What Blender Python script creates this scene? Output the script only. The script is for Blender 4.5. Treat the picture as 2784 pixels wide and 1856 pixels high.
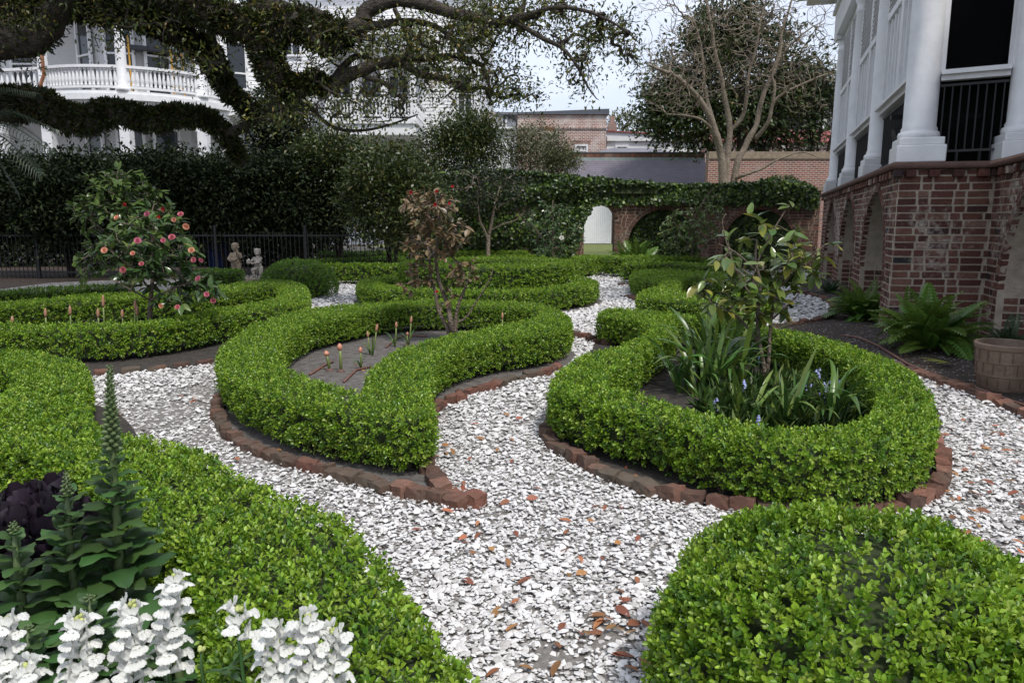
import bpy, bmesh, math, random
import numpy as np
from mathutils import Vector, Matrix
R_ = math.radians
random.seed(11)
rng = np.random.default_rng(11)
for o in list(bpy.data.objects):
    bpy.data.objects.remove(o)
sc = bpy.context.scene
COL = sc.collection

# ------------------------------------------------------------------ camera
HC = 1.25                       # eye height
FPX, CX, CY = 1989.0, 1392.0, 928.0   # focal length / centre in photo pixels (2784 x 1856)
PITCH = math.atan((928 - 601.3) / FPX)
cam_d = bpy.data.cameras.new('camera')
cam_d.sensor_width = 36.0
cam_d.lens = 36.0 * FPX / 2784.0
cam_d.clip_start, cam_d.clip_end = 0.05, 3000
cam = bpy.data.objects.new('camera', cam_d)
COL.objects.link(cam)
cam.location = (0, 0, HC)
cam.rotation_euler = (math.pi / 2 - PITCH, 0, 0)
sc.camera = cam

# ------------------------------------------------------------------ sky and sun
SUN_EL, SUN_AZ = R_(58), R_(150)      # azimuth clockwise from +Y: behind and to the right of the camera
world = bpy.data.worlds.new('World')
sc.world = world
world.use_nodes = True
wt = world.node_tree
wt.nodes.clear()
wo = wt.nodes.new('ShaderNodeOutputWorld')
wb = wt.nodes.new('ShaderNodeBackground')
sky = wt.nodes.new('ShaderNodeTexSky')
sky.sky_type = 'NISHITA'
sky.sun_disc = False
sky.sun_elevation = SUN_EL
sky.sun_rotation = SUN_AZ
sky.air_density, sky.dust_density, sky.ozone_density = 1.0, 2.0, 1.0
tc = wt.nodes.new('ShaderNodeTexCoord')
mp = wt.nodes.new('ShaderNodeMapping')
mp.inputs['Scale'].default_value = (1.0, 1.0, 2.6)
nz = wt.nodes.new('ShaderNodeTexNoise')
nz.inputs['Scale'].default_value = 2.3
nz.inputs['Detail'].default_value = 7
nz.inputs['Roughness'].default_value = 0.6
rp = wt.nodes.new('ShaderNodeValToRGB')
rp.color_ramp.elements[0].position, rp.color_ramp.elements[1].position = 0.28, 0.62
rp.color_ramp.elements[0].color = (0.45, 0.45, 0.45, 1)
rp.color_ramp.elements[1].color = (1, 1, 1, 1)
cl = wt.nodes.new('ShaderNodeMixRGB')
cl.inputs['Color2'].default_value = (7.6, 8.3, 9.8, 1)     # thin bright cloud over the blue
wt.links.new(tc.outputs['Generated'], mp.inputs['Vector'])
wt.links.new(mp.outputs['Vector'], nz.inputs['Vector'])
wt.links.new(nz.outputs['Fac'], rp.inputs['Fac'])
wt.links.new(rp.outputs['Color'], cl.inputs['Fac'])
wt.links.new(sky.outputs['Color'], cl.inputs['Color1'])
wt.links.new(cl.outputs['Color'], wb.inputs['Color'])
wb.inputs['Strength'].default_value = 0.10
wt.links.new(wb.outputs['Background'], wo.inputs['Surface'])
sun_d = bpy.data.lights.new('sun', 'SUN')
sun_d.energy = 2.6
sun_d.angle = R_(9)
sun_d.color = (1.0, 0.96, 0.90)
sun = bpy.data.objects.new('sun', sun_d)
COL.objects.link(sun)
sd = Vector((math.sin(SUN_AZ) * math.cos(SUN_EL), math.cos(SUN_AZ) * math.cos(SUN_EL), math.sin(SUN_EL)))
sun.rotation_euler = sd.to_track_quat('Z', 'Y').to_euler()
vs = sc.view_settings
vs.view_transform = 'Standard'
vs.look = 'None'
vs.gamma = 1.0
vs.use_curve_mapping = False
vs.exposure = 0.32
sc.render.engine = 'CYCLES'
sc.cycles.max_bounces = 6
sc.cycles.transparent_max_bounces = 8

# ------------------------------------------------------------------ pixel -> place
_cp, _sp = math.cos(PITCH), math.sin(PITCH)
def ray(x, y):
    dx, dy = (x - CX) / FPX, (CY - y) / FPX
    return dx, _cp + dy * _sp, -_sp + dy * _cp
def G(x, y, z=0.0):
    """where the line of sight of photo pixel (x, y) meets the level z"""
    a, b, c = ray(x, y)
    t = (z - HC) / c
    return Vector((a * t, b * t, z))
def D(x, y, Y):
    """the point on the line of sight at distance Y in front of the camera"""
    a, b, c = ray(x, y)
    t = Y / b
    return Vector((a * t, Y, HC + c * t))
K = 2784.0 / 2352.0
def V(x, y, Y):
    return D(x * K, y * K, Y)
def proj(p):
    """photo pixel of a place"""
    y, z = p[1], p[2] - HC
    t = y * _cp - z * _sp
    u = y * _sp + z * _cp
    return CX + FPX * p[0] / t, CY - FPX * u / t, t

# ------------------------------------------------------------------ object helpers
def put(name, data, parent=None, loc=None):
    o = bpy.data.objects.new(name, data)
    COL.objects.link(o)
    if parent is not None:
        o.parent = parent
    if loc is not None:
        o.location = loc
    return o
def tag(o, label, cat, group=None):
    o['label'] = label
    o['category'] = cat
    if group:
        o['group'] = group
    return o
def thing(name, label, cat, loc=(0, 0, 0), group=None):
    return tag(put(name, None, None, loc), label, cat, group)
def structure(o):
    o['kind'] = 'structure'
    return o
def stuff(o):
    o['kind'] = 'stuff'
    return o
def off(parent):
    return Vector(parent.location) if parent is not None else Vector((0, 0, 0))

class MB:
    """collects shapes given in world coordinates; build() links them as one mesh"""
    def __init__(s):
        s.v, s.f = [], []
    def poly(s, pts):
        n = len(s.v)
        s.v += [tuple(p) for p in pts]
        s.f.append(tuple(range(n, n + len(pts))))
    def box(s, c, size, M=None):
        n = len(s.v)
        for dx in (-.5, .5):
            for dy in (-.5, .5):
                for dz in (-.5, .5):
                    p = Vector((dx * size[0], dy * size[1], dz * size[2]))
                    if M is not None:
                        p = M @ p
                    s.v.append(tuple(Vector(c) + p))
        for q in ((0, 1, 3, 2), (4, 6, 7, 5), (0, 4, 5, 1), (2, 3, 7, 6), (0, 2, 6, 4), (1, 5, 7, 3)):
            s.f.append(tuple(n + i for i in q))
    def beam(s, a, b, w, h, up=(0, 0, 1)):
        """a bar from a to b, w wide and h high"""
        a, b = Vector(a), Vector(b)
        d = b - a
        x = d.normalized()
        y = Vector(up).cross(x)
        if y.length < 1e-5:
            y = Vector((1, 0, 0)).cross(x)
        y.normalize()
        z = x.cross(y)
        M = Matrix((x, y, z)).transposed()
        s.box((a + b) / 2, (d.length, w, h), M)
    def tube(s, pts, rad, sides=6, cap=True):
        pts = [Vector(p) for p in pts]
        n0 = len(s.v)
        ref = Vector((0.123, 0.31, 0.94))
        k = len(pts)
        for i, p in enumerate(pts):
            d = pts[min(i + 1, k - 1)] - pts[max(i - 1, 0)]
            if d.length < 1e-9:
                d = Vector((0, 0, 1))
            d.normalize()
            if abs(d.dot(ref)) > 0.95:
                ref = Vector((0.9, 0.2, 0.1))
            x = d.cross(ref).normalized()
            y = d.cross(x)
            r = rad[i] if hasattr(rad, '__len__') else rad
            for j in range(sides):
                a = 2 * math.pi * j / sides
                s.v.append(tuple(p + x * (math.cos(a) * r) + y * (math.sin(a) * r)))
            ref = y.cross(d) * -1 if False else ref
        for i in range(k - 1):
            for j in range(sides):
                a = n0 + i * sides + j
                b = n0 + i * sides + (j + 1) % sides
                s.f.append((a, b, b + sides, a + sides))
        if cap:
            s.f.append(tuple(n0 + j for j in reversed(range(sides))))
            s.f.append(tuple(n0 + (k - 1) * sides + j for j in range(sides)))
    def lathe(s, c, prof, seg=16, cap=True):
        n0 = len(s.v)
        c = Vector(c)
        for r, z in prof:
            for j in range(seg):
                a = 2 * math.pi * j / seg
                s.v.append((c.x + r * math.cos(a), c.y + r * math.sin(a), c.z + z))
        for i in range(len(prof) - 1):
            for j in range(seg):
                a = n0 + i * seg + j
                b = n0 + i * seg + (j + 1) % seg
                s.f.append((a, b, b + seg, a + seg))
        if cap:
            s.f.append(tuple(n0 + j for j in reversed(range(seg))))
            s.f.append(tuple(n0 + (len(prof) - 1) * seg + j for j in range(seg)))
    def mesh(s, name, mat, o=Vector((0, 0, 0)), smooth=False):
        me = bpy.data.meshes.new(name)
        me.from_pydata([(p[0] - o[0], p[1] - o[1], p[2] - o[2]) for p in s.v], [], s.f)
        me.materials.append(mat)
        if smooth:
            me.polygons.foreach_set('use_smooth', [True] * len(me.polygons))
        me.update()
        return me
    def build(s, name, mat, parent=None, smooth=False, bevel=0):
        o = put(name, s.mesh(name, mat, off(parent), smooth), parent)
        if bevel:
            m = o.modifiers.new('bevel', 'BEVEL')
            m.width = bevel
            m.segments = 2
            m.limit_method = 'ANGLE'
        return o

def np_mesh(name, verts, faces, mat, col=None):
    """verts (n,3), faces (m,k) -> mesh, with an optional colour for each vertex"""
    me = bpy.data.meshes.new(name)
    nf, k = faces.shape
    me.vertices.add(len(verts))
    me.vertices.foreach_set('co', np.ascontiguousarray(verts, dtype=np.float32).ravel())
    me.loops.add(nf * k)
    me.loops.foreach_set('vertex_index', np.ascontiguousarray(faces, dtype=np.int32).ravel())
    me.polygons.add(nf)
    me.polygons.foreach_set('loop_start', np.arange(0, nf * k, k, dtype=np.int32))
    if col is not None:
        at = me.attributes.new('Col', 'FLOAT_COLOR', 'POINT')
        c4 = np.ones((len(verts), 4), dtype=np.float32)
        c4[:, :3] = col
        at.data.foreach_set('color', c4.ravel())
    me.materials.append(mat)
    me.update(calc_edges=True)
    me.validate()
    return me

# ------------------------------------------------------------------ materials
MATS = {}
def nmat(name):
    m = bpy.data.materials.new(name)
    m.use_nodes = True
    nt = m.node_tree
    return m, nt, nt.nodes['Principled BSDF']
def node(nt, t, **kw):
    n = nt.nodes.new(t)
    for k, v in kw.items():
        if k in n.inputs:
            n.inputs[k].default_value = v
        else:
            setattr(n, k, v)
    return n
def ramp(nt, stops):
    r = nt.nodes.new('ShaderNodeValToRGB')
    e = r.color_ramp.elements
    while len(e) < len(stops):
        e.new(0.5)
    for el, (p, c) in zip(e, stops):
        el.position = p
        el.color = (*c, 1)
    return r
def simple(name, c1, c2=None, rough=0.7, scale=12.0, bump=0.0, bscale=60.0, spec=0.5, metal=0.0):
    """a colour broken up by noise in object space, with fine relief"""
    if name in MATS:
        return MATS[name]
    m, nt, b = nmat(name)
    c2 = c2 or tuple(x * 0.75 for x in c1)
    tcn = node(nt, 'ShaderNodeTexCoord')
    n1 = node(nt, 'ShaderNodeTexNoise', Scale=scale, Detail=6.0, Roughness=0.65)
    nt.links.new(tcn.outputs['Object'], n1.inputs['Vector'])
    r = ramp(nt, [(0.3, c2), (0.7, c1)])
    nt.links.new(n1.outputs['Fac'], r.inputs['Fac'])
    nt.links.new(r.outputs['Color'], b.inputs['Base Color'])
    b.inputs['Roughness'].default_value = rough
    b.inputs['Specular IOR Level'].default_value = spec
    b.inputs['Metallic'].default_value = metal
    if bump:
        n2 = node(nt, 'ShaderNodeTexNoise', Scale=bscale, Detail=4.0)
        nt.links.new(tcn.outputs['Object'], n2.inputs['Vector'])
        bp = node(nt, 'ShaderNodeBump', Strength=bump, Distance=0.02)
        nt.links.new(n2.outputs['Fac'], bp.inputs['Height'])
        nt.links.new(bp.outputs['Normal'], b.inputs['Normal'])
    MATS[name] = m
    return m
def leaf_mat(name, rough=0.42, trans=0.3, attr=True, col=(0.1, 0.2, 0.03), var=0.0, spec=0.5):
    """leaf: colour from the vertex colour (or fixed, varied per object), thin and a little translucent"""
    if name in MATS:
        return MATS[name]
    m, nt, b = nmat(name)
    out = nt.nodes['Material Output']
    if attr:
        a = node(nt, 'ShaderNodeAttribute', attribute_name='Col')
        src = a.outputs['Color']
    else:
        oi = node(nt, 'ShaderNodeObjectInfo')
        hs = node(nt, 'ShaderNodeHueSaturation', Color=(*col, 1))
        mr = node(nt, 'ShaderNodeMapRange')
        mr.inputs['To Min'].default_value = 1 - var
        mr.inputs['To Max'].default_value = 1 + var
        mh = node(nt, 'ShaderNodeMapRange')
        mh.inputs['To Min'].default_value = 0.5 - var * 0.06
        mh.inputs['To Max'].default_value = 0.5 + var * 0.06
        mu = node(nt, 'ShaderNodeMath', operation='MULTIPLY')
        mu.inputs[1].default_value = 7.31
        fr = node(nt, 'ShaderNodeMath', operation='FRACT')
        nt.links.new(oi.outputs['Random'], mr.inputs['Value'])
        nt.links.new(oi.outputs['Random'], mu.inputs[0])
        nt.links.new(mu.outputs[0], fr.inputs[0])
        nt.links.new(fr.outputs[0], mh.inputs['Value'])
        nt.links.new(mr.outputs['Result'], hs.inputs['Value'])
        nt.links.new(mh.outputs['Result'], hs.inputs['Hue'])
        src = hs.outputs['Color']
    nt.links.new(src, b.inputs['Base Color'])
    b.inputs['Roughness'].default_value = rough
    b.inputs['Specular IOR Level'].default_value = spec
    tr = node(nt, 'ShaderNodeBsdfTranslucent')
    nt.links.new(src, tr.inputs['Color'])
    mx = node(nt, 'ShaderNodeMixShader')
    mx.inputs['Fac'].default_value = trans
    nt.links.new(b.outputs['BSDF'], mx.inputs[1])
    nt.links.new(tr.outputs['BSDF'], mx.inputs[2])
    nt.links.new(mx.outputs['Shader'], out.inputs['Surface'])
    MATS[name] = m
    return m

# ------------------------------------------------------------------ many leaves in one mesh
def unit(a):
    return a / np.maximum(np.linalg.norm(a, axis=1, keepdims=True), 1e-9)
def leaf_cloud(name, P, Dv, N, L, W, col, mat, parent=None, hexa=True, fold=0.3, curl=0.15):
    n = len(P)
    P = np.asarray(P, float)
    Dv = unit(np.asarray(Dv, float))
    S = unit(np.cross(Dv, np.asarray(N, float)))
    U = np.cross(S, Dv)
    L = np.broadcast_to(np.asarray(L, float).reshape(-1, 1), (n, 1))
    W = np.broadcast_to(np.asarray(W, float).reshape(-1, 1), (n, 1))
    if hexa:
        vs_ = [P,
               P + Dv * .36 * L + S * .5 * W + U * fold * .5 * W,
               P + Dv * .76 * L + S * .40 * W + U * (fold * .40 * W - curl * .45 * L),
               P + Dv * L - U * curl * L,
               P + Dv * .76 * L - S * .40 * W + U * (fold * .40 * W - curl * .45 * L),
               P + Dv * .36 * L - S * .5 * W + U * fold * .5 * W]
        fs = [(0, 1, 2, 3), (0, 3, 4, 5)]
    else:
        vs_ = [P, P + Dv * .5 * L + S * .5 * W + U * fold * .3 * W, P + Dv * L - U * curl * L,
               P + Dv * .5 * L - S * .5 * W + U * fold * .3 * W]
        fs = [(0, 1, 2, 3)]
    k = len(vs_)
    vv = np.stack(vs_, 1).reshape(-1, 3)
    ff = (np.arange(n)[:, None, None] * k + np.array(fs)[None]).reshape(-1, 4)
    cc = np.repeat(np.asarray(col, float), k, axis=0)
    o = off(parent)
    vv = vv - np.array(o)
    ob = put(name, np_mesh(name, vv, ff, mat, cc), parent)
    return stuff(ob)
def palette(n, cols, wts, jit=0.18):
    c = np.array(cols, float)[rng.choice(len(cols), n, p=np.array(wts) / sum(wts))]
    return c * rng.uniform(1 - jit, 1 + jit, (n, 1)) * rng.uniform(1 - jit * .3, 1 + jit * .3, (n, 3))
def wob(P, f=1.0, s=0.0):
    """smooth pseudo-noise in -1..1"""
    x, y, z = P[:, 0] * f, P[:, 1] * f, P[:, 2] * f
    return (np.sin(3.1 * x + 1.7 * y + s) + np.sin(2.3 * y - 1.9 * z + 1.3 + s) + np.sin(2.7 * z + 2.9 * x + 4.1 + s)
            + np.sin(6.7 * x - 5.3 * y + 2 * s) * .6 + np.sin(7.9 * y + 6.1 * z + s) * .6) / 4.2
def rand_dir(n):
    return unit(rng.normal(size=(n, 3)))
# ------------------------------------------------------------------ loops
def smooth_loop(pts, step, closed=True):
    """Catmull-Rom through 2-D points, resampled evenly"""
    p = np.array([(q[0], q[1]) for q in pts], float)
    n = len(p)
    out = []
    rngi = range(n if closed else n - 1)
    for i in rngi:
        if closed:
            a, b, c, d = p[(i - 1) % n], p[i], p[(i + 1) % n], p[(i + 2) % n]
        else:
            a, b, c, d = p[max(i - 1, 0)], p[i], p[i + 1], p[min(i + 2, n - 1)]
        for t in np.linspace(0, 1, 12, endpoint=False):
            out.append(.5 * (2 * b + (c - a) * t + (2 * a - 5 * b + 4 * c - d) * t * t + (3 * b - a - 3 * c + d) * t ** 3))
    if not closed:
        out.append(p[-1])
    out = np.array(out)
    if closed:
        out = np.vstack([out, out[:1]])
    s = np.concatenate([[0], np.cumsum(np.linalg.norm(np.diff(out, axis=0), axis=1))])
    m = max(4, int(s[-1] / step))
    q = np.linspace(0, s[-1], m, endpoint=not closed)
    return np.stack([np.interp(q, s, out[:, 0]), np.interp(q, s, out[:, 1])], 1)
def area2(l):
    x, y = l[:, 0], l[:, 1]
    return .5 * np.sum(x * np.roll(y, -1) - np.roll(x, -1) * y)
def ccw(l):
    return l if area2(l) > 0 else l[::-1]
def normals2(l):
    """outward normals of a counter-clockwise loop"""
    t = np.roll(l, -1, 0) - np.roll(l, 1, 0)
    t /= np.maximum(np.linalg.norm(t, axis=1, keepdims=True), 1e-9)
    return np.stack([t[:, 1], -t[:, 0]], 1)
def inside(P, l):
    x, y = P[:, 0], P[:, 1]
    r = np.zeros(len(P), bool)
    a, b = l, np.roll(l, -1, 0)
    for (x1, y1), (x2, y2) in zip(a, b):
        if y1 == y2:
            continue
        c = (y1 > y) != (y2 > y)
        r ^= c & (x < (x2 - x1) * (y - y1) / (y2 - y1) + x1)
    return r
def near(P, l):
    """distance to the nearest point of a loop"""
    d = np.full(len(P), 1e9)
    for i in range(0, len(P), 4000):
        q = P[i:i + 4000, None, :2] - l[None]
        d[i:i + 4000] = np.sqrt((q ** 2).sum(2)).min(1)
    return d
def sheet(name, loop, z, mat, parent=None):
    bm = bmesh.new()
    vv = [bm.verts.new((x, y, z)) for x, y in loop]
    ee = [bm.edges.new((vv[i], vv[(i + 1) % len(vv)])) for i in range(len(vv))]
    bmesh.ops.triangle_fill(bm, edges=ee, use_beauty=True)
    bmesh.ops.recalc_face_normals(bm, faces=bm.faces)
    for f in bm.faces:
        if f.normal.z < 0:
            f.normal_flip()
    me = bpy.data.meshes.new(name)
    bm.to_mesh(me)
    bm.free()
    me.materials.append(mat)
    return put(name, me, parent)

# ------------------------------------------------------------------ ground materials
def ground_mats():
    # sand and broken shell between the loose shells
    m, nt, b = nmat('shell_sand')
    tcn = node(nt, 'ShaderNodeTexCoord')
    big = node(nt, 'ShaderNodeTexNoise', Scale=1.1, Detail=5.0, Roughness=0.6)
    fine = node(nt, 'ShaderNodeTexNoise', Scale=85.0, Detail=5.0, Roughness=0.7)
    vor = node(nt, 'ShaderNodeTexVoronoi', Scale=46.0)
    vor2 = node(nt, 'ShaderNodeTexVoronoi', Scale=46.0, feature='DISTANCE_TO_EDGE')
    for q in (big, fine, vor, vor2):
        nt.links.new(tcn.outputs['Object'], q.inputs['Vector'])
    sand = ramp(nt, [(0.3, (0.10, 0.092, 0.085)), (0.7, (0.24, 0.22, 0.20))])
    nt.links.new(fine.outputs['Fac'], sand.inputs['Fac'])
    shell = ramp(nt, [(0.0, (0.42, 0.40, 0.39)), (0.5, (0.62, 0.60, 0.58)), (1.0, (0.78, 0.76, 0.74))])
    sep = node(nt, 'ShaderNodeSeparateColor')
    nt.links.new(vor.outputs['Color'], sep.inputs['Color'])
    nt.links.new(sep.outputs['Red'], shell.inputs['Fac'])
    cov = ramp(nt, [(0.36, (0.10, 0.10, 0.10)), (0.62, (0.50, 0.50, 0.50))])
    nt.links.new(big.outputs['Fac'], cov.inputs['Fac'])
    lt = node(nt, 'ShaderNodeMath', operation='LESS_THAN')
    nt.links.new(sep.outputs['Green'], lt.inputs[0])
    nt.links.new(cov.outputs['Color'], lt.inputs[1])
    ed = node(nt, 'ShaderNodeMath', operation='GREATER_THAN')
    ed.inputs[1].default_value = 0.07
    nt.links.new(vor2.outputs['Distance'], ed.inputs[0])
    mk = node(nt, 'ShaderNodeMath', operation='MULTIPLY')
    nt.links.new(lt.outputs[0], mk.inputs[0])
    nt.links.new(ed.outputs[0], mk.inputs[1])
    mx = node(nt, 'ShaderNodeMixRGB')
    nt.links.new(mk.outputs[0], mx.inputs['Fac'])
    nt.links.new(sand.outputs['Color'], mx.inputs['Color1'])
    nt.links.new(shell.outputs['Color'], mx.inputs['Color2'])
    nt.links.new(mx.outputs['Color'], b.inputs['Base Color'])
    bp = node(nt, 'ShaderNodeBump', Strength=0.9, Distance=0.006)
    nt.links.new(mk.outputs[0], bp.inputs['Height'])
    nt.links.new(bp.outputs['Normal'], b.inputs['Normal'])
    b.inputs['Roughness'].default_value = 0.85
    MATS['shell_sand'] = m
    # loose shell flakes
    m, nt, b = nmat('shell_flake')
    g = node(nt, 'ShaderNodeNewGeometry')
    r = ramp(nt, [(0.0, (0.20, 0.19, 0.18)), (0.08, (0.44, 0.42, 0.40)), (0.30, (0.60, 0.585, 0.57)), (0.65, (0.70, 0.69, 0.68)), (1.0, (0.80, 0.79, 0.78))])
    nt.links.new(g.outputs['Random Per Island'], r.inputs['Fac'])
    tcn = node(nt, 'ShaderNodeTexCoord')
    n1 = node(nt, 'ShaderNodeTexNoise', Scale=120.0, Detail=4.0)
    nt.links.new(tcn.outputs['Object'], n1.inputs['Vector'])
    mm = node(nt, 'ShaderNodeMixRGB', blend_type='MULTIPLY', Fac=0.6)
    r2 = ramp(nt, [(0.35, (0.6, 0.57, 0.55)), (0.6, (1, 1, 1))])
    nt.links.new(n1.outputs['Fac'], r2.inputs['Fac'])
    nt.links.new(r.outputs['Color'], mm.inputs['Color1'])
    nt.links.new(r2.outputs['Color'], mm.inputs['Color2'])
    nt.links.new(mm.outputs['Color'], b.inputs['Base Color'])
    bp = node(nt, 'ShaderNodeBump', Strength=0.5, Distance=0.004)
    nt.links.new(n1.outputs['Fac'], bp.inputs['Height'])
    nt.links.new(bp.outputs['Normal'], b.inputs['Normal'])
    b.inputs['Roughness'].default_value = 0.55
    MATS['shell_flake'] = m
    # bark mulch with shell specks
    m, nt, b = nmat('mulch')
    tcn = node(nt, 'ShaderNodeTexCoord')
    v1 = node(nt, 'ShaderNodeTexVoronoi', Scale=70.0)
    n1 = node(nt, 'ShaderNodeTexNoise', Scale=30.0, Detail=6.0, Roughness=0.7)
    for q in (v1, n1):
        nt.links.new(tcn.outputs['Object'], q.inputs['Vector'])
    sep = node(nt, 'ShaderNodeSeparateColor')
    nt.links.new(v1.outputs['Color'], sep.inputs['Color'])
    c = ramp(nt, [(0.0, (0.018, 0.013, 0.010)), (0.5, (0.045, 0.030, 0.022)), (0.88, (0.10, 0.065, 0.045)), (0.93, (0.16, 0.10, 0.06)), (0.965, (0.45, 0.42, 0.40))])
    c.color_ramp.interpolation = 'CONSTANT'
    nt.links.new(sep.outputs['Red'], c.inputs['Fac'])
    nt.links.new(c.outputs['Color'], b.inputs['Base Color'])
    bp = node(nt, 'ShaderNodeBump', Strength=1.0, Distance=0.02)
    nt.links.new(n1.outputs['Fac'], bp.inputs['Height'])
    nt.links.new(bp.outputs['Normal'], b.inputs['Normal'])
    b.inputs['Roughness'].default_value = 0.9
    MATS['mulch'] = m
ground_mats()
simple('dark_soil', (0.060, 0.050, 0.042), (0.022, 0.018, 0.015), rough=0.95, scale=16, bump=0.9, bscale=50)
simple('soil', (0.17, 0.155, 0.145), (0.060, 0.052, 0.046), rough=0.95, scale=14, bump=0.8, bscale=55)
simple('litter', (0.075, 0.05, 0.035), (0.025, 0.018, 0.013), rough=0.95, scale=9, bump=0.9, bscale=30)
simple('lawn', (0.17, 0.19, 0.055), (0.10, 0.135, 0.03), rough=0.95, scale=3, bump=0.9, bscale=90)

g = MB()
g.poly([(-900, -900, 0), (900, -900, 0), (900, 900, 0), (-900, 900, 0)])
structure(g.build('ground', MATS['litter']))
HH = 0.31          # height of the clipped box edging
def px_loop(pts, z=0.0, step=0.05):
    return ccw(smooth_loop([G(x, y, z)[:2] for x, y in pts], step))
garden = [(-9.5, 0.2), (6.5, 0.2), (6.5, 12.0), (8.5, 19.0), (3.6, 19.1), (-4.5, 19.1), (-7.5, 16.4), (-9.5, 15.0)]
structure(sheet('shell_path', np.array(garden, float), 0.004, MATS['shell_sand']))
lw = MB()
lw.poly([(-6, 19.75, .012), (9.5, 19.75, .012), (12.5, 29.9, .16), (12.5, 34.3, .215), (-6, 34.3, .215)])
structure(lw.build('lawn', MATS['lawn']))

# ------------------------------------------------------------------ hedge outlines, traced on the photograph at the height of their tops
H1_out = [(593, 969), (597, 950), (624, 925), (657, 902), (703, 879), (764, 859), (828, 844), (892, 835), (994, 826), (1102, 820), (1179, 816), (1306, 817),
          (1408, 822), (1472, 829), (1523, 844), (1548, 862), (1552, 877), (1536, 890), (1485, 905), (1408, 915), (1332, 926), (1255, 943), (1204, 963),
          (1179, 984), (1167, 1010), (1163, 1035), (1167, 1073), (1179, 1112), (1150, 1134), (1090, 1138), (1014, 1129), (898, 1110), (782, 1088), (695, 1060),
          (644, 1034), (611, 1006)]
H1_in = [(759, 953), (756, 972), (777, 1000), (823, 1017), (861, 1032), (909, 1050), (943, 1062), (968, 1068), (990, 1064), (996, 1040), (1006, 1013),
         (1032, 984), (1070, 956), (1121, 937), (1179, 920), (1255, 902), (1332, 890), (1395, 879), (1446, 865), (1466, 855), (1456, 844), (1408, 836),
         (1332, 832), (1179, 830), (1051, 838), (943, 856), (866, 872), (815, 890), (779, 913), (763, 933)]
H2_out = [(1625, 849), (1661, 841), (1710, 842), (1764, 847), (1817, 853), (1906, 858), (1987, 867), (2112, 895), (2201, 912), (2277, 930), (2348, 949),
          (2402, 971), (2469, 1007), (2513, 1046), (2536, 1087), (2541, 1127), (2530, 1160), (2480, 1190), (2402, 1212), (2312, 1224), (2200, 1226), (2058, 1208),
          (1951, 1186), (1839, 1154), (1760, 1131), (1683, 1112), (1572, 1086), (1513, 1064), (1500, 1042), (1518, 1012), (1558, 980), (1607, 959), (1665, 946), (1690, 934),
          (1728, 919), (1755, 908), (1766, 894), (1750, 879), (1710, 868), (1661, 861), (1633, 857)]
H2_in = [(1790, 929), (1750, 957), (1692, 992), (1655, 1018), (1648, 1038), (1670, 1055), (1728, 1069), (1795, 1085), (1862, 1107), (1929, 1128), (1996, 1144),
         (2089, 1160), (2179, 1164), (2268, 1158), (2335, 1145), (2373, 1118), (2386, 1082), (2377, 1046), (2345, 1006), (2284, 970), (2201, 939), (2125, 917),
         (2018, 887), (1906, 870), (1850, 867), (1835, 876), (1832, 893), (1820, 911)]
H3_out = [(838, 800), (830, 780), (800, 766), (770, 760), (670, 769), (589, 780), (450, 790), (335, 799), (201, 807), (0, 824), (-300, 850), (-420, 880), (-300, 903),
          (0, 898), (201, 899), (402, 887), (569, 864), (670, 847), (763, 837), (824, 822)]
H3_in = [(-250, 868), (0, 838), (201, 821), (335, 814), (450, 806), (603, 794), (703, 781), (750, 780), (762, 792), (755, 812), (670, 828), (569, 845), (402, 871), (201, 884), (0, 881), (-200, 885)]
H5_out = [(-300, 955), (-100, 953), (0, 954), (120, 963), (201, 978), (236, 1003), (238, 1035), (225, 1075), (235, 1118), (268, 1150), (321, 1173), (402, 1188), (469, 1199),
          (556, 1222), (637, 1273), (712, 1317), (782, 1352), (869, 1381), (945, 1416), (985, 1468), (1032, 1520), (1076, 1562), (1152, 1664), (1200, 1740),
          (1250, 1785), (1296, 1854), (1330, 1960), (1300, 2040), (900, 2040), (640, 1960), (585, 1800), (560, 1700), (530, 1560), (500, 1478), (420, 1440), (330, 1370), (230, 1290), (100, 1235), (-60, 1222), (-300, 1220)]
H5_in = [(-260, 1012), (-60, 1008), (25, 1014), (45, 1036), (20, 1066), (-60, 1080), (-260, 1085)]
H8_out = [(1717, 752), (1735, 738), (1808, 736), (1892, 740), (1996, 746), (2069, 756), (2105, 770), (2112, 786), (2090, 805), (2020, 818), (1940, 822), (1860, 820),
          (1790, 815), (1746, 807), (1738, 798), (1762, 788), (1794, 778), (1797, 770), (1775, 765), (1740, 763)]
H8_in = [(1845, 780), (1838, 790), (1860, 798), (1920, 803), (1990, 802), (2050, 794), (2066, 781), (2040, 768), (1960, 758), (1880, 756), (1852, 764)]

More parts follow.
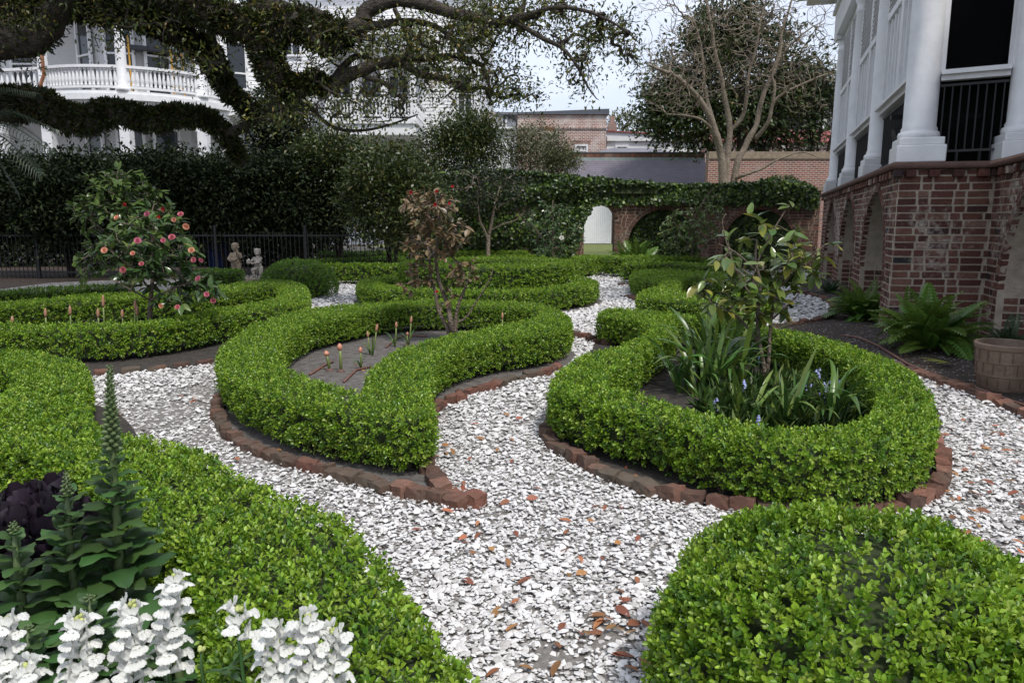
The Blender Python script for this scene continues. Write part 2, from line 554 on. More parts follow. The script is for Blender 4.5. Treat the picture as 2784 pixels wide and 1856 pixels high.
HM = leaf_mat('boxwood_leaf', rough=0.38, trans=0.33)
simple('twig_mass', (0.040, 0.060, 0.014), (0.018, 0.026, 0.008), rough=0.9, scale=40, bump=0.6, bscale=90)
simple('twig_bark', (0.16, 0.125, 0.09), (0.08, 0.06, 0.045), rough=0.9, scale=30)
BOX = ([(0.152, 0.268, 0.017), (0.225, 0.348, 0.028), (0.075, 0.165, 0.014), (0.32, 0.43, 0.06)], [5, 5, 3, 1])
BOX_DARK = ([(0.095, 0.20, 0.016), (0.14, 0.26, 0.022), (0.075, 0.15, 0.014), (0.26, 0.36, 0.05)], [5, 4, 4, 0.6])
def sprigs(Q, N, L, k, pal, spread=0.9):
    """k leaves round a short shoot at every point"""
    n = len(Q)
    ax = unit(N * 0.9 + np.array([0, 0, .35]) + rng.normal(0, .38, (n, 3)))
    Q = Q - N * rng.uniform(0, .030, (n, 1)) + rng.normal(0, .004, (n, 3))
    a = unit(np.cross(ax, rng.normal(size=(n, 3))))
    b = np.cross(ax, a)
    Ps, Ds, Ns, Ls, Cs = [], [], [], [], []
    ci = palette(n, *pal)
    th0 = rng.uniform(0, 6.28, n)
    for j in range(k):
        th = th0 + math.pi * j + (j // 2) * math.pi / 2 + rng.normal(0, .35, n)
        rad = a * np.cos(th)[:, None] + b * np.sin(th)[:, None]
        lev = (j // 2) / max(1, (k - 1) // 2)
        el = (1.05 - .55 * lev) * spread + rng.normal(0, .18, n)
        d = ax * np.cos(el)[:, None] + rad * np.sin(el)[:, None]
        Ps.append(Q + ax * (lev * 1.1 * L) + rad * .1 * L)
        Ds.append(d)
        Ns.append(ax * np.sin(el)[:, None] - rad * np.cos(el)[:, None])
        Ls.append(L * rng.uniform(.7, 1.2, n) * (1.0 - .15 * lev))
        Cs.append(ci * (0.92 + .16 * lev) * rng.uniform(.85, 1.15, (n, 1)))
    return np.vstack(Ps), np.vstack(Ds), np.vstack(Ns), np.concatenate(Ls), np.vstack(Cs)
def hedge(label, outer, inners, h=HH, L=0.02, k=6, lai=1.7, pal=BOX, hexa=False, group='clipped box hedges edging the garden beds', seed=0.0, world_xy=False, bare=0.05):
    conv = (lambda l: ccw(smooth_loop(l, .04))) if world_xy else (lambda l: px_loop(l, h, .04))
    lo = conv(outer)
    li = [conv(q) for q in inners]
    c = lo.mean(0)
    root = thing('box_hedge', label, 'hedge', (c[0], c[1], 0), group)
    loops = [(lo, normals2(lo))] + [(q, -normals2(q)) for q in li]
    # woody inside
    bm = bmesh.new()
    edges, rings = [], []
    for l, n in loops:
        q = (l - n * .045)[::2]
        vv = [bm.verts.new((x - c[0], y - c[1], h - .035)) for x, y in q]
        rings.append(vv)
        edges += [bm.edges.new((vv[i], vv[(i + 1) % len(vv)])) for i in range(len(vv))]
    bmesh.ops.triangle_fill(bm, edges=edges, use_beauty=True)
    for vv in rings:
        lowr = [bm.verts.new((v.co.x, v.co.y, bare + .03)) for v in vv]
        for i in range(len(vv)):
            j = (i + 1) % len(vv)
            bm.faces.new((vv[i], vv[j], lowr[j], lowr[i]))
    me = bpy.data.meshes.new('twig_mass')
    bm.to_mesh(me)
    bm.free()
    me.materials.append(MATS['twig_mass'])
    put('twig_mass', me, root)
    # points on the clipped surface
    dens = lai / (k * 0.55 * L * L * 0.62)
    pts, nrm = [], []
    for l, n in loops:
        seg = np.linalg.norm(np.roll(l, -1, 0) - l, axis=1)
        per = seg.sum()
        m = int(per * h * dens)
        cum = np.cumsum(seg)
        i = np.searchsorted(cum, rng.uniform(0, per, m)).clip(0, len(l) - 1)
        t = rng.uniform(0, 1, (m, 1))
        p2 = l[i] * (1 - t) + np.roll(l, -1, 0)[i] * t
        nn = n[i]
        z = bare + (h - bare) * rng.uniform(0, 1, m) ** .85
        to = np.clip((z - (h - .07)) / .07, 0, 1)
        lowi = np.clip((.14 - z) / .14, 0, 1)
        p2 = p2 - nn * (.045 * (1 - np.sqrt(np.clip(1 - to ** 2, 0, 1))) + .05 * lowi ** 2)[:, None]
        facing = (nn * p2).sum(1) < 0.15 * np.linalg.norm(p2, axis=1)
        keep = facing | (rng.uniform(0, 1, m) < .45)
        pts.append(np.column_stack([p2, z])[keep])
        nrm.append(np.column_stack([nn, to * .9])[keep])
    mn, mx = lo.min(0), lo.max(0)
    bb = (mx - mn).prod()
    m = int(bb * dens)
    q = rng.uniform(mn, mx, (m, 2))
    ok = inside(q, lo)
    for l in li:
        ok &= ~inside(q, l)
    q = q[ok]
    dd = np.minimum.reduce([near(q, l) for l, _ in loops])
    z = h - .035 * np.clip(1 - dd / .06, 0, 1) ** 2
    pts.append(np.column_stack([q, z]))
    nrm.append(np.tile([0, 0, 1.0], (len(q), 1)))
    Q, N = np.vstack(pts), unit(np.vstack(nrm))
    Q = Q + N * (wob(Q, 5.0, seed)[:, None] * .014 + wob(Q, 1.7, seed)[:, None] * .012)
    leaf_cloud('leaves', *(lambda P_, D_, N_, L_, C_: (P_, D_, N_, L_, L_ * .6, C_))(*sprigs(Q, N, L, k, pal)), HM, root, hexa)
    # stems and bare twigs near the ground
    mb = MB()
    for l, n in loops[:1]:
        mid = l - n * .12
        for i in range(0, len(l), 5):
            x, y = mid[i] + rng.normal(0, .03, 2)
            for _ in range(3):
                mb.tube([(x, y, 0), (x + random.gauss(0, .02), y + random.gauss(0, .02), .06), (x + random.gauss(0, .06), y + random.gauss(0, .06), .15)], [.006, .004, .003], 4, False)
    stuff(mb.build('stems', MATS['twig_bark'], root))
    return root
def dome(label, c, r, h, L, k=6, lai=1.7, pal=BOX, hexa=False, p=0.8, rot=0.0, dent=None, group=None):
    """a clipped rounded bush"""
    root = thing('box_bush', label, 'bush', (c[0], c[1], 0), group)
    area = 2.2 * math.pi * (r[0] * r[1] + (r[0] + r[1]) / 2 * h) / 2
    n = int(lai / (k * 0.55 * L * L * 0.62) * area)
    d = rand_dir(n)
    d[:, 2] = np.abs(d[:, 2])
    s = np.sign(d) * np.abs(d) ** p
    ca, sa = math.cos(rot), math.sin(rot)
    x, y = s[:, 0] * r[0], s[:, 1] * r[1]
    Q = np.column_stack([c[0] + x * ca - y * sa, c[1] + x * sa + y * ca, .04 + s[:, 2] * (h - .04)])
    nx, ny = d[:, 0] / r[0], d[:, 1] / r[1]
    N = unit(np.column_stack([nx * ca - ny * sa, nx * sa + ny * ca, d[:, 2] / h]))
    under = np.clip((.16 - Q[:, 2]) / .16, 0, 1)[:, None]
    Q[:, :2] -= N[:, :2] * .09 * under ** 2
    Q = Q + N * (wob(Q, 3.2, 2.0)[:, None] * .022 + wob(Q, 9.0, 1.0)[:, None] * .010)
    if dent is not None:
        q0, rad, dep = dent
        w = np.clip(1 - np.linalg.norm(Q - np.array(q0), axis=1) / rad, 0, 1)[:, None]
        Q = Q - N * dep * w
    leaf_cloud('leaves', *(lambda P_, D_, N_, L_, C_: (P_, D_, N_, L_, L_ * .6, C_))(*sprigs(Q, N, L, k, pal)), HM, root, hexa)
    mb = MB()
    prof = [(.5, .05), (.74, .10), (.84, .3), (.82, .52), (.70, .72), (.50, .83), (.22, .87)]
    n0 = 20
    for a, z in prof:
        for j in range(n0):
            t = 2 * math.pi * j / n0
            x, y = a * r[0] * math.cos(t), a * r[1] * math.sin(t)
            mb.v.append((c[0] + x * ca - y * sa, c[1] + x * sa + y * ca, z * h))
    for i in range(len(prof) - 1):
        for j in range(n0):
            a, b = i * n0 + j, i * n0 + (j + 1) % n0
            mb.f.append((a, b, b + n0, a + n0))
    mb.f.append(tuple((len(prof) - 1) * n0 + j for j in range(n0)))
    mb.build('twig_mass', MATS['twig_mass'], root)
    mb = MB()
    for i in range(16):
        a = random.uniform(0, 6.28)
        x, y = c[0] + r[0] * .4 * math.cos(a), c[1] + r[1] * .4 * math.sin(a)
        mb.tube([(x, y, 0), (x + .02, y, .08), (x + random.gauss(0, .08), y + random.gauss(0, .08), .2)], [.008, .006, .004], 4, False)
    stuff(mb.build('stems', MATS['twig_bark'], root))
    return root

hedge('teardrop box hedge round the bed with budding bulbs and the bronze camellia', H1_out, [H1_in], L=.0205, lai=1.75, seed=1)
hedge('looping box hedge round the bed of strap-leaved plants and yellow-green camellia', H2_out, [H2_in], L=.0205, lai=1.75, hexa=True, seed=2)
hedge('long box hedge round the left bed with the pink-flowered camellia', H3_out, [H3_in], L=.025, lai=1.7, seed=3)
hedge('foreground box hedge running from the left edge to bottom centre beside snapdragons', H5_out, [H5_in], L=.0195, lai=1.8, hexa=True, seed=5)
hedge('box hedge loop behind the yellow-green camellia beside the white path', H8_out, [H8_in], L=.030, lai=1.6, seed=8)
# round bed in the middle: a ring and a taller ring inside it
cc = D(1300, 760, 11.55)
def ring(cx, cy, r, n=40, sq=1.0):
    return [(cx + r * math.cos(2 * math.pi * i / n), cy + sq * r * math.sin(2 * math.pi * i / n)) for i in range(n)]
hedge('round outer ring of box hedge in the middle of the garden', ring(cc.x, 11.55, 1.87), [ring(cc.x, 11.55, 1.50)], L=.029, lai=1.6, world_xy=True, seed=4)
ci_ = D(1322, 730, 11.55)
hedge('taller inner ring of box hedge inside the round bed', ring(ci_.x, 11.65, 1.36), [ring(ci_.x + .1, 11.85, .78)], h=.60, L=.030, lai=1.6, world_xy=True, seed=6)
FG = 'far box hedge strips before the back wall'
def strip(label, pts, wid, h=.38, L=.036, pal=BOX):
    """a straight run of hedge, its centre line traced at its top"""
    c = [G(x, y, h)[:2] for x, y in pts]
    l = smooth_loop(c, .15, False)
    t = np.gradient(l, axis=0)
    t /= np.linalg.norm(t, axis=1, keepdims=True)
    n = np.stack([-t[:, 1], t[:, 0]], 1) * wid / 2
    e0, e1 = l[0] - t[0] * wid * .3, l[-1] + t[-1] * wid * .3
    lp = list(l + n) + [e1 + n[-1] * .5, e1 - n[-1] * .5] + list((l - n)[::-1]) + [e0 - n[0] * .5, e0 + n[0] * .5]
    return hedge(label, lp, [], h=h, L=L, k=6, lai=1.5, pal=pal, group=FG, world_xy=True)
strip('box hedge strip left of the round bed, behind the ball-shaped bush', [(850, 722), (930, 721), (1010, 721), (1085, 722)], .40)
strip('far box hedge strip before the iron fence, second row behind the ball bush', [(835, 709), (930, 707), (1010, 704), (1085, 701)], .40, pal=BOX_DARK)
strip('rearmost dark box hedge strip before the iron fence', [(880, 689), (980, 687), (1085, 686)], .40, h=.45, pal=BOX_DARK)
strip('far box hedge strip just behind the taller inner ring', [(1250, 687), (1340, 685), (1420, 685)], .40, h=.46)
strip('short far box hedge strip behind the round bed at its right', [(1320, 698), (1400, 696), (1470, 696)], .40)
strip('box hedge block left of the path leading to the white gate', [(1515, 712), (1560, 705), (1605, 699), (1636, 698)], .55, h=.42)
strip('farthest box hedge strip right of the path to the gate', [(1668, 700), (1720, 699), (1800, 700), (1880, 702)], .45, h=.44)
strip('second box hedge strip right of the path, behind the loop hedge', [(1708, 717), (1800, 716), (1900, 720), (1975, 724)], .36, h=.40)
strip('short box hedge strip bending round behind the second strip', [(1740, 706), (1850, 706), (1950, 708), (1988, 714)], .34, h=.40)
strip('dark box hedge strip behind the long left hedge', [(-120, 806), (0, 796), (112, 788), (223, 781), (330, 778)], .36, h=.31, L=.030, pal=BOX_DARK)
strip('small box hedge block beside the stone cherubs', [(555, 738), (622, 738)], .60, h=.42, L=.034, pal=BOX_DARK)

q = D(815, 770, 12.2)
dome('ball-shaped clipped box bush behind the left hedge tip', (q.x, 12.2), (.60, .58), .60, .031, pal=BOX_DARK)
dome('big rounded box bush in the right foreground', (0.875, 1.70), (.50, .50), .47, .0195, lai=2.9, hexa=True, p=.78, rot=R_(-24))
# ------------------------------------------------------------------ brick-edged beds: soil inside the edging
E1 = [(603, 1086), (592, 1108), (589, 1135), (612, 1178), (654, 1212), (701, 1236), (753, 1256), (811, 1273), (869, 1288), (927, 1305), (985, 1320), (1043, 1335), (1090, 1348),
      (1148, 1362), (1194, 1370), (1240, 1381)]
E1b = [(1283, 1374), (1243, 1361), (1208, 1342), (1185, 1318), (1168, 1288), (1160, 1240), (1165, 1180), (1189, 1117), (1240, 1091), (1281, 1073), (1319, 1063), (1362, 1050), (1395, 1040), (1485, 1020), (1512, 1008)]
E2 = [(1520, 1130), (1502, 1156), (1488, 1189), (1498, 1216), (1522, 1234), (1558, 1256), (1598, 1277), (1639, 1296), (1674, 1311), (1710, 1323), (1750, 1337), (1795, 1351), (1839, 1363), (1889, 1371), (1942, 1379), (2080, 1398), (2240, 1408), (2360, 1400),
      (2443, 1386), (2496, 1371), (2531, 1351), (2551, 1322), (2560, 1292), (2560, 1257), (2545, 1217), (2530, 1190)]
E3 = [(2440, 1006), (2475, 1019), (2515, 1030), (2552, 1042), (2589, 1055), (2630, 1068), (2664, 1082), (2701, 1099), (2739, 1114), (2773, 1130), (2850, 1160)]
E4 = [(2100, 897), (2142, 889), (2183, 881), (2225, 874), (2256, 863), (2263, 838), (2241, 817), (2199, 804), (2152, 797)]
soil1 = [(603, 1086), (592, 1120), (654, 1210), (811, 1272), (985, 1318), (1130, 1352), (1200, 1362), (1170, 1288), (1165, 1180), (1240, 1091), (1362, 1052), (1512, 1010), (1560, 980), (1545, 950),
         (1450, 900), (1200, 880), (950, 900), (760, 940), (650, 1000)]
soil2 = [(1510, 1140), (1492, 1189), (1522, 1232), (1598, 1274), (1710, 1320), (1839, 1360), (1942, 1376), (2080, 1395), (2240, 1404), (2443, 1383), (2531, 1348), (2558, 1292), (2540, 1210), (2560, 1140), (2480, 1060), (2350, 1000), (2150, 940), (1900, 890), (1750, 880), (1640, 900), (1600, 980), (1540, 1070)]
soil3 = [(838, 870), (760, 835), (600, 850), (300, 880), (-300, 930), (-500, 1000), (-300, 1035), (0, 1030), (248, 1027), (402, 1011), (600, 985), (780, 910)]
soil5 = [(-400, 1010), (240, 1100), (420, 1260), (700, 1420), (950, 1560), (1180, 1850), (1150, 2600), (-400, 2600), (-1500, 1700)]
mulch_px = [(2100, 893), (2142, 887), (2183, 880), (2225, 873), (2258, 862), (2263, 838), (2241, 816), (2180, 801), (2190, 770), (2330, 745), (2400, 800), (2500, 860), (2900, 880), (3200, 1000), (3200, 1260), (2850, 1158), (2773, 1130), (2701, 1099), (2630, 1068), (2552, 1042), (2440, 1006), (2300, 945)]
beds = []
for i, s in enumerate((soil1, soil2, soil3, soil5)):
    l = px_loop(s)
    beds.append(l)
    structure(sheet('soil_bed', l, .012 + .001 * i, MATS['soil' if i == 0 else 'dark_soil']))
l4 = np.array(ring(cc.x, 11.55, 1.95))
beds.append(l4)
structure(sheet('soil_bed', l4, .017, MATS['soil']))
ml = px_loop(mulch_px)
beds.append(ml)
structure(sheet('mulch_bed', ml, .019, MATS['mulch']))

# ------------------------------------------------------------------ loose oyster shell
def shells():
    n = 300000
    Y = 1.0 + 16.5 * rng.uniform(0, 1, n) ** 1.6
    X = rng.uniform(-.80, .80, n) * (Y + .3)
    P = np.column_stack([X, Y])
    ok = np.ones(n, bool)
    for l in beds:
        ok &= ~inside(P, l)
    ok &= ~((X < -3.4) & (Y > 9.0))
    P = P[ok]
    Y = P[:, 1]
    # worn, sandy places
    worn = np.zeros(len(P))
    for (px, py, r) in ((470, 1120, .50), (545, 1065, .45), (400, 1150, .4), (590, 1190, .25), (1515, 1090, .25), (1480, 1150, .16), (1640, 1745, .13), (1500, 1790, .12), (1680, 790, .5), (700, 1255, .2), (2300, 1500, .2), (660, 1190, .22)):
        c = G(px, py)
        worn = np.maximum(worn, np.clip(1.25 - np.hypot(P[:, 0] - c.x, P[:, 1] - c.y) / r, 0, 1))
    P3 = np.column_stack([P, np.zeros(len(P))])
    worn = np.maximum(worn, np.clip(wob(P3, 3.0, 7.0) * 1.7 - .70, 0, 1))
    keep = rng.uniform(0, 1, len(P)) > worn * .93
    P = P[keep]
    n = len(P)
    Y = P[:, 1]
    size = rng.lognormal(-.05, .42, n).clip(.45, 2.3) * .0086 * np.clip(Y / 3.4, 1.0, 3.0) ** .8
    asp = rng.uniform(.50, .95, n)
    yaw = rng.uniform(0, 6.283, n)
    kk = 7
    ang = np.linspace(0, 2 * math.pi, kk, endpoint=False)[None] + rng.normal(0, .22, (n, kk))
    rad = size[:, None] * rng.uniform(.78, 1.18, (n, kk))
    lx, ly = rad * np.cos(ang), rad * np.sin(ang) * asp[:, None]
    cx, cy = size * rng.normal(0, .15, n), size * rng.normal(0, .12, n)
    tx, ty = rng.normal(0, .22, n), rng.normal(0, .22, n)
    hz = size * rng.uniform(.20, .60, n)
    base = .006 + rng.uniform(0, .012, n) + size * .22
    lx = np.column_stack([lx, cx])
    ly = np.column_stack([ly, cy])
    lz = base[:, None] + lx * tx[:, None] + ly * ty[:, None]
    lz[:, -1] += hz
    lz = np.maximum(lz, .005)
    c, s = np.cos(yaw)[:, None], np.sin(yaw)[:, None]
    v = np.stack([P[:, :1] + lx * c - ly * s, P[:, 1:2] + lx * s + ly * c, lz], 2).reshape(-1, 3)
    f = np.array([(j, (j + 1) % kk, kk) for j in range(kk)])
    ff = (np.arange(n)[:, None, None] * (kk + 1) + f[None]).reshape(-1, 3)
    o = stuff(put('shell_pieces', np_mesh('shell_pieces', v, ff, MATS['shell_flake'])))
    o['label'] = 'loose white broken oyster shells covering the garden path'
    o['category'] = 'shells'
    return n
shells()
# ------------------------------------------------------------------ brick
def brick_mat(name, stops, lime=0.5, mossy=0.0):
    m, nt, b = nmat(name)
    g_ = node(nt, 'ShaderNodeNewGeometry')
    oi = node(nt, 'ShaderNodeObjectInfo')
    ad = node(nt, 'ShaderNodeMath', operation='ADD')
    fr = node(nt, 'ShaderNodeMath', operation='FRACT')
    nt.links.new(g_.outputs['Random Per Island'], ad.inputs[0])
    nt.links.new(oi.outputs['Random'], ad.inputs[1])
    nt.links.new(ad.outputs[0], fr.inputs[0])
    r = ramp(nt, stops)
    nt.links.new(fr.outputs[0], r.inputs['Fac'])
    n1 = node(nt, 'ShaderNodeTexNoise', Scale=28.0, Detail=6.0, Roughness=0.7)
    n2 = node(nt, 'ShaderNodeTexNoise', Scale=1.7, Detail=4.0)
    n3 = node(nt, 'ShaderNodeTexNoise', Scale=11.0, Detail=6.0, Roughness=0.7)
    for q in (n1, n2, n3):
        nt.links.new(g_.outputs['Position'], q.inputs['Vector'])
    mm = node(nt, 'ShaderNodeMixRGB', blend_type='MULTIPLY', Fac=0.8)
    r1 = ramp(nt, [(0.3, (0.5, 0.48, 0.46)), (0.65, (1.15, 1.1, 1.05))])
    nt.links.new(n1.outputs['Fac'], r1.inputs['Fac'])
    nt.links.new(r.outputs['Color'], mm.inputs['Color1'])
    nt.links.new(r1.outputs['Color'], mm.inputs['Color2'])
    mul = node(nt, 'ShaderNodeMath', operation='MULTIPLY')
    nt.links.new(n2.outputs['Fac'], mul.inputs[0])
    nt.links.new(n3.outputs['Fac'], mul.inputs[1])
    rl = ramp(nt, [(0.30 - .04 * lime, (0, 0, 0)), (0.42 - .04 * lime, (lime, lime, lime))])
    nt.links.new(mul.outputs[0], rl.inputs['Fac'])
    mx = node(nt, 'ShaderNodeMixRGB')
    mx.inputs['Color2'].default_value = (0.46, 0.41, 0.36, 1)
    nt.links.new(rl.outputs['Color'], mx.inputs['Fac'])
    nt.links.new(mm.outputs['Color'], mx.inputs['Color1'])
    last = mx.outputs['Color']
    if mossy:
        rm = ramp(nt, [(0.45, (0, 0, 0)), (0.62, (mossy, mossy, mossy))])
        nt.links.new(n2.outputs['Fac'], rm.inputs['Fac'])
        mo = node(nt, 'ShaderNodeMixRGB')
        mo.inputs['Color2'].default_value = (0.085, 0.070, 0.052, 1)
        nt.links.new(rm.outputs['Color'], mo.inputs['Fac'])
        nt.links.new(last, mo.inputs['Color1'])
        last = mo.outputs['Color']
    nt.links.new(last, b.inputs['Base Color'])
    bp = node(nt, 'ShaderNodeBump', Strength=0.7, Distance=0.006)
    nt.links.new(n1.outputs['Fac'], bp.inputs['Height'])
    nt.links.new(bp.outputs['Normal'], b.inputs['Normal'])
    b.inputs['Roughness'].default_value = 0.88
    b.inputs['Specular IOR Level'].default_value = 0.25
    MATS[name] = m
    return m
brick_mat('porch_brick', [(0.0, (0.028, 0.026, 0.030)), (0.06, (0.070, 0.032, 0.028)), (0.35, (0.105, 0.045, 0.036)), (0.65, (0.135, 0.060, 0.046)), (0.9, (0.165, 0.085, 0.064)), (1.0, (0.21, 0.13, 0.10))], lime=0.8)
brick_mat('wall_brick', [(0.0, (0.075, 0.045, 0.036)), (0.4, (0.115, 0.062, 0.047)), (0.8, (0.15, 0.078, 0.056)), (1.0, (0.21, 0.085, 0.058))], lime=0.25)
brick_mat('edging_brick', [(0.0, (0.085, 0.052, 0.042)), (0.4, (0.135, 0.070, 0.052)), (0.8, (0.18, 0.082, 0.060)), (1.0, (0.26, 0.135, 0.10))], lime=0.35, mossy=0.9)
simple('mortar', (0.46, 0.39, 0.31), (0.28, 0.235, 0.185), rough=0.95, scale=9, bump=0.6, bscale=70)
simple('old_mortar', (0.30, 0.235, 0.165), (0.17, 0.13, 0.095), rough=0.95, scale=7, bump=0.5, bscale=60)

def rough_brick(seed, rnd=0.10, cuts=1):
    """a unit brick with worn edges; local x = length, y = depth, z = height"""
    random.seed(seed)
    bm = bmesh.new()
    bmesh.ops.create_cube(bm, size=1.0)
    bmesh.ops.bevel(bm, geom=list(bm.edges), offset=rnd, segments=1, profile=.6, affect='EDGES')
    for v in bm.verts:
        v.co += Vector((random.gauss(0, .012), random.gauss(0, .02), random.gauss(0, .018)))
    me = bpy.data.meshes.new('brick')
    bm.to_mesh(me)
    bm.free()
    return me
def rough_edging(seed):
    """an old brick on end: rounded, chipped"""
    rs = random.Random(seed)
    bm = bmesh.new()
    bmesh.ops.create_cube(bm, size=1.0)
    bmesh.ops.subdivide_edges(bm, edges=list(bm.edges), cuts=2, use_grid_fill=True)
    ph = [rs.uniform(0, 6) for _ in range(4)]
    for v in bm.verts:
        c = v.co.copy()
        l = (abs(c.x) ** 7 + abs(c.y) ** 7 + abs(c.z) ** 7) ** (1 / 7)
        c *= .5 / max(l, 1e-4) * .6 + .4
        c += Vector((rs.gauss(0, .014), rs.gauss(0, .026), rs.gauss(0, .026)))
        c.z += .07 * math.sin(3 * c.x + ph[0]) + .06 * math.sin(4 * c.y + ph[1])
        v.co = c
    me = bpy.data.meshes.new('brick')
    bm.to_mesh(me)
    bm.free()
    return me
def with_mat(me, mat):
    m2 = me.copy()
    m2.materials.append(mat)
    return m2
RB = [rough_brick(s, .045) for s in range(4)]
random.seed(5)
def lay_bricks(parent, mat, bricks, limit=300):
    """bricks: (centre, x axis, length, height, depth, roll); the ones that show largest become parts of their own, the rest one joined part"""
    meshes = [with_mat(b, mat) for b in RB]
    o = off(parent)
    def score(b):
        x, y, t = proj(b[0])
        if t < .3 or not (-40 < x < 2824 and -40 < y < 1896):
            return 0
        n = Vector((b[1].y, -b[1].x, 0))
        face = abs(n.dot((Vector(b[0]) - Vector((0, 0, HC))).normalized()))
        return b[2] * b[3] * (face + .05) / (t * t)
    bricks = sorted(bricks, key=score, reverse=True)
    vv, ff = [], []
    for i, (c, xa, ln, ht, dp, roll) in enumerate(bricks):
        ya = Vector((0, 0, 1)).cross(xa).normalized()
        za = Vector((0, 0, 1))
        if roll:
            cr, sr = math.cos(roll), math.sin(roll)
            xa2 = xa * cr + za * sr
            za = za * cr - xa * sr
            xa = xa2
        M = Matrix((xa * ln, ya * dp, za * ht)).transposed().to_4x4()
        M.translation = Vector(c) - o
        if i < limit:
            ob = put('brick', meshes[i % 4], parent)
            ob.matrix_basis = M
        else:
            me = RB[i % 4]
            n0 = len(vv)
            vv += [tuple(M @ v.co) for v in me.vertices]
            ff += [tuple(n0 + k for k in p.vertices) for p in me.polygons]
    if vv:
        me = bpy.data.meshes.new('bricks')
        me.from_pydata(vv, [], ff)
        me.materials.append(mat)
        stuff(put('bricks', me, parent))
def arch_wall(root, org, xa, length, ztop, arches, brick_m, mortar_m, depth=.35, course=.0788, ring_w=.105, sl=.215, hd=.103, joint=.017, bricks=None, z0=0.0, prd=.008, core=True, cut=0.0):
    """a brick face along xa from org; arches: (u centre, half width, springing z). The mortar body is one mesh with real reveals; returns the bricks"""
    org, xa = Vector(org), Vector(xa).normalized()
    nrm = Vector((xa.y, -xa.x, 0))            # towards the viewer when xa runs to the viewer's right
    P = lambda u, z, d=0.0: org + xa * u + Vector((0, 0, z)) - nrm * d
    line = [(0, z0)]
    for uc, r, zs in sorted(arches):
        line += [(uc - r, z0), (uc - r, zs)]
        for i in range(1, 24):
            a = math.pi - math.pi * i / 24
            line.append((uc + r * math.cos(a), zs + r * math.sin(a)))
        line += [(uc + r, zs), (uc + r, z0)]
    line.append((length, z0))
    if core:
        mb = MB()
        line[-1] = (length - cut, z0)
        for (u1, b1), (u2, b2) in zip(line[:-1], line[1:]):
            if u2 - u1 > 1e-6:
                mb.poly([P(u1, b1), P(u2, b2), P(u2, ztop), P(u1, ztop)])
                mb.poly([P(u2, b2, depth), P(u1, b1, depth), P(u1, ztop, depth), P(u2, ztop, depth)])
                mb.poly([P(u1, ztop), P(u2, ztop), P(u2, ztop, depth), P(u1, ztop, depth)])
            if b1 > z0 + 1e-6 or b2 > z0 + 1e-6:
                mb.poly([P(u1, b1), P(u1, b1, depth), P(u2, b2, depth), P(u2, b2)])
        mb.poly([P(0, z0), P(0, ztop), P(0, ztop, depth), P(0, z0, depth)])
        mb.poly([P(length - cut, z0), P(length - cut, z0, depth), P(length - cut, ztop, depth), P(length - cut, ztop)])
        mb.build('mortar', mortar_m, root)
    out = [] if bricks is None else bricks
    row = 0
    z = z0
    while z + course * .6 < ztop:
        ht = min(course, ztop - z) - joint
        zm = z + ht / 2 + joint / 2
        u = -random.uniform(.0, .05) - (0.11 if row % 2 else 0.0)
        k = row
        while u < length:
            ln = (sl if k % 2 == 0 else hd) * random.uniform(.94, 1.06)
            iv = [(max(u, 0.004), min(u + ln, length - .004))]
            for uc, r, zs in arches:
                if zm > zs:
                    q = (r + ring_w) ** 2 - (zm - zs) ** 2
                    if q <= 0:
                        continue
                    hw = math.sqrt(q)
                else:
                    hw = r - .004
                nv = []
                for a, b in iv:
                    if b <= uc - hw or a >= uc + hw:
                        nv.append((a, b))
                    else:
                        if uc - hw - a > .035:
                            nv.append((a, uc - hw - .006))
                        if b - (uc + hw) > .035:
                            nv.append((uc + hw + .006, b))
                iv = nv
            for a, b in iv:
                if b - a > .03:
                    out.append((P((a + b) / 2, zm, .03 - prd + random.uniform(-.003, .003)), xa, b - a - joint * .5, ht * random.uniform(.96, 1.03), .06, random.gauss(0, .004)))
            u += ln + joint
            k += 1
        z += course
        row += 1
    for uc, r, zs in arches:
        n = int(math.pi * r / (course * .98))
        for i in range(n):
            a = math.pi * (i + .5) / n
            c = P(uc + (r + ring_w / 2 - .006) * math.cos(a), zs + (r + ring_w / 2 - .006) * math.sin(a), (.07) / 2 - prd - .003)
            out.append((c, xa, ring_w - .006, math.pi * r / n - .012, .07, a))
        # jamb and soffit bricks seen inside the reveal
        nz_ = int((zs - z0) / course)
        for sgn in (-1, 1):
            for i in range(nz_):
                for j, dd in enumerate((.12, .26) if depth > .3 else (.12,)):
                    c = P(uc + sgn * (r - .002 + .028), z0 + (i + .5) * course + joint / 2, dd + .01)
                    out.append((c, nrm, .125, course - joint, .06, 0))
            if False:
                pass
    return out, P

# ------------------------------------------------------------------ porch house on the right
AX, AY = 4.19, 8.10                      # its near corner
dL = Vector((math.sin(R_(18.4)), math.cos(R_(18.4)), 0))     # along the left front, away from the camera
dF = Vector((math.cos(R_(11)), -math.sin(R_(11)), 0))         # along the short front
A = Vector((AX, AY, 0))
LF, UF = 9.7, .95
B = A + dF * UF
ZL = 1.80                                 # top of the brickwork, the ledge sits on it
porch = thing('porch_house', 'white columned porch on a brick arcade at the right edge', 'house', (AX, AY, 0))
ARC = [(9.7 - 1.6, 1.02, .60), (9.7 - 4.55, 1.03, .60), (9.7 - 7.62, 1.05, .60)]
bl, P1 = arch_wall(porch, A + dL * LF, -dL, LF, ZL, ARC, None, MATS['mortar'], depth=.42, cut=.07)
bl, P2 = arch_wall(porch, A, dF, UF, ZL, [], None, MATS['mortar'], depth=.05, bricks=bl)
dB = (-dL)
bl, P3 = arch_wall(porch, B, dB, 4.0, ZL, [(1.60, 1.15, .55)], None, MATS['mortar'], depth=.40, bricks=bl)
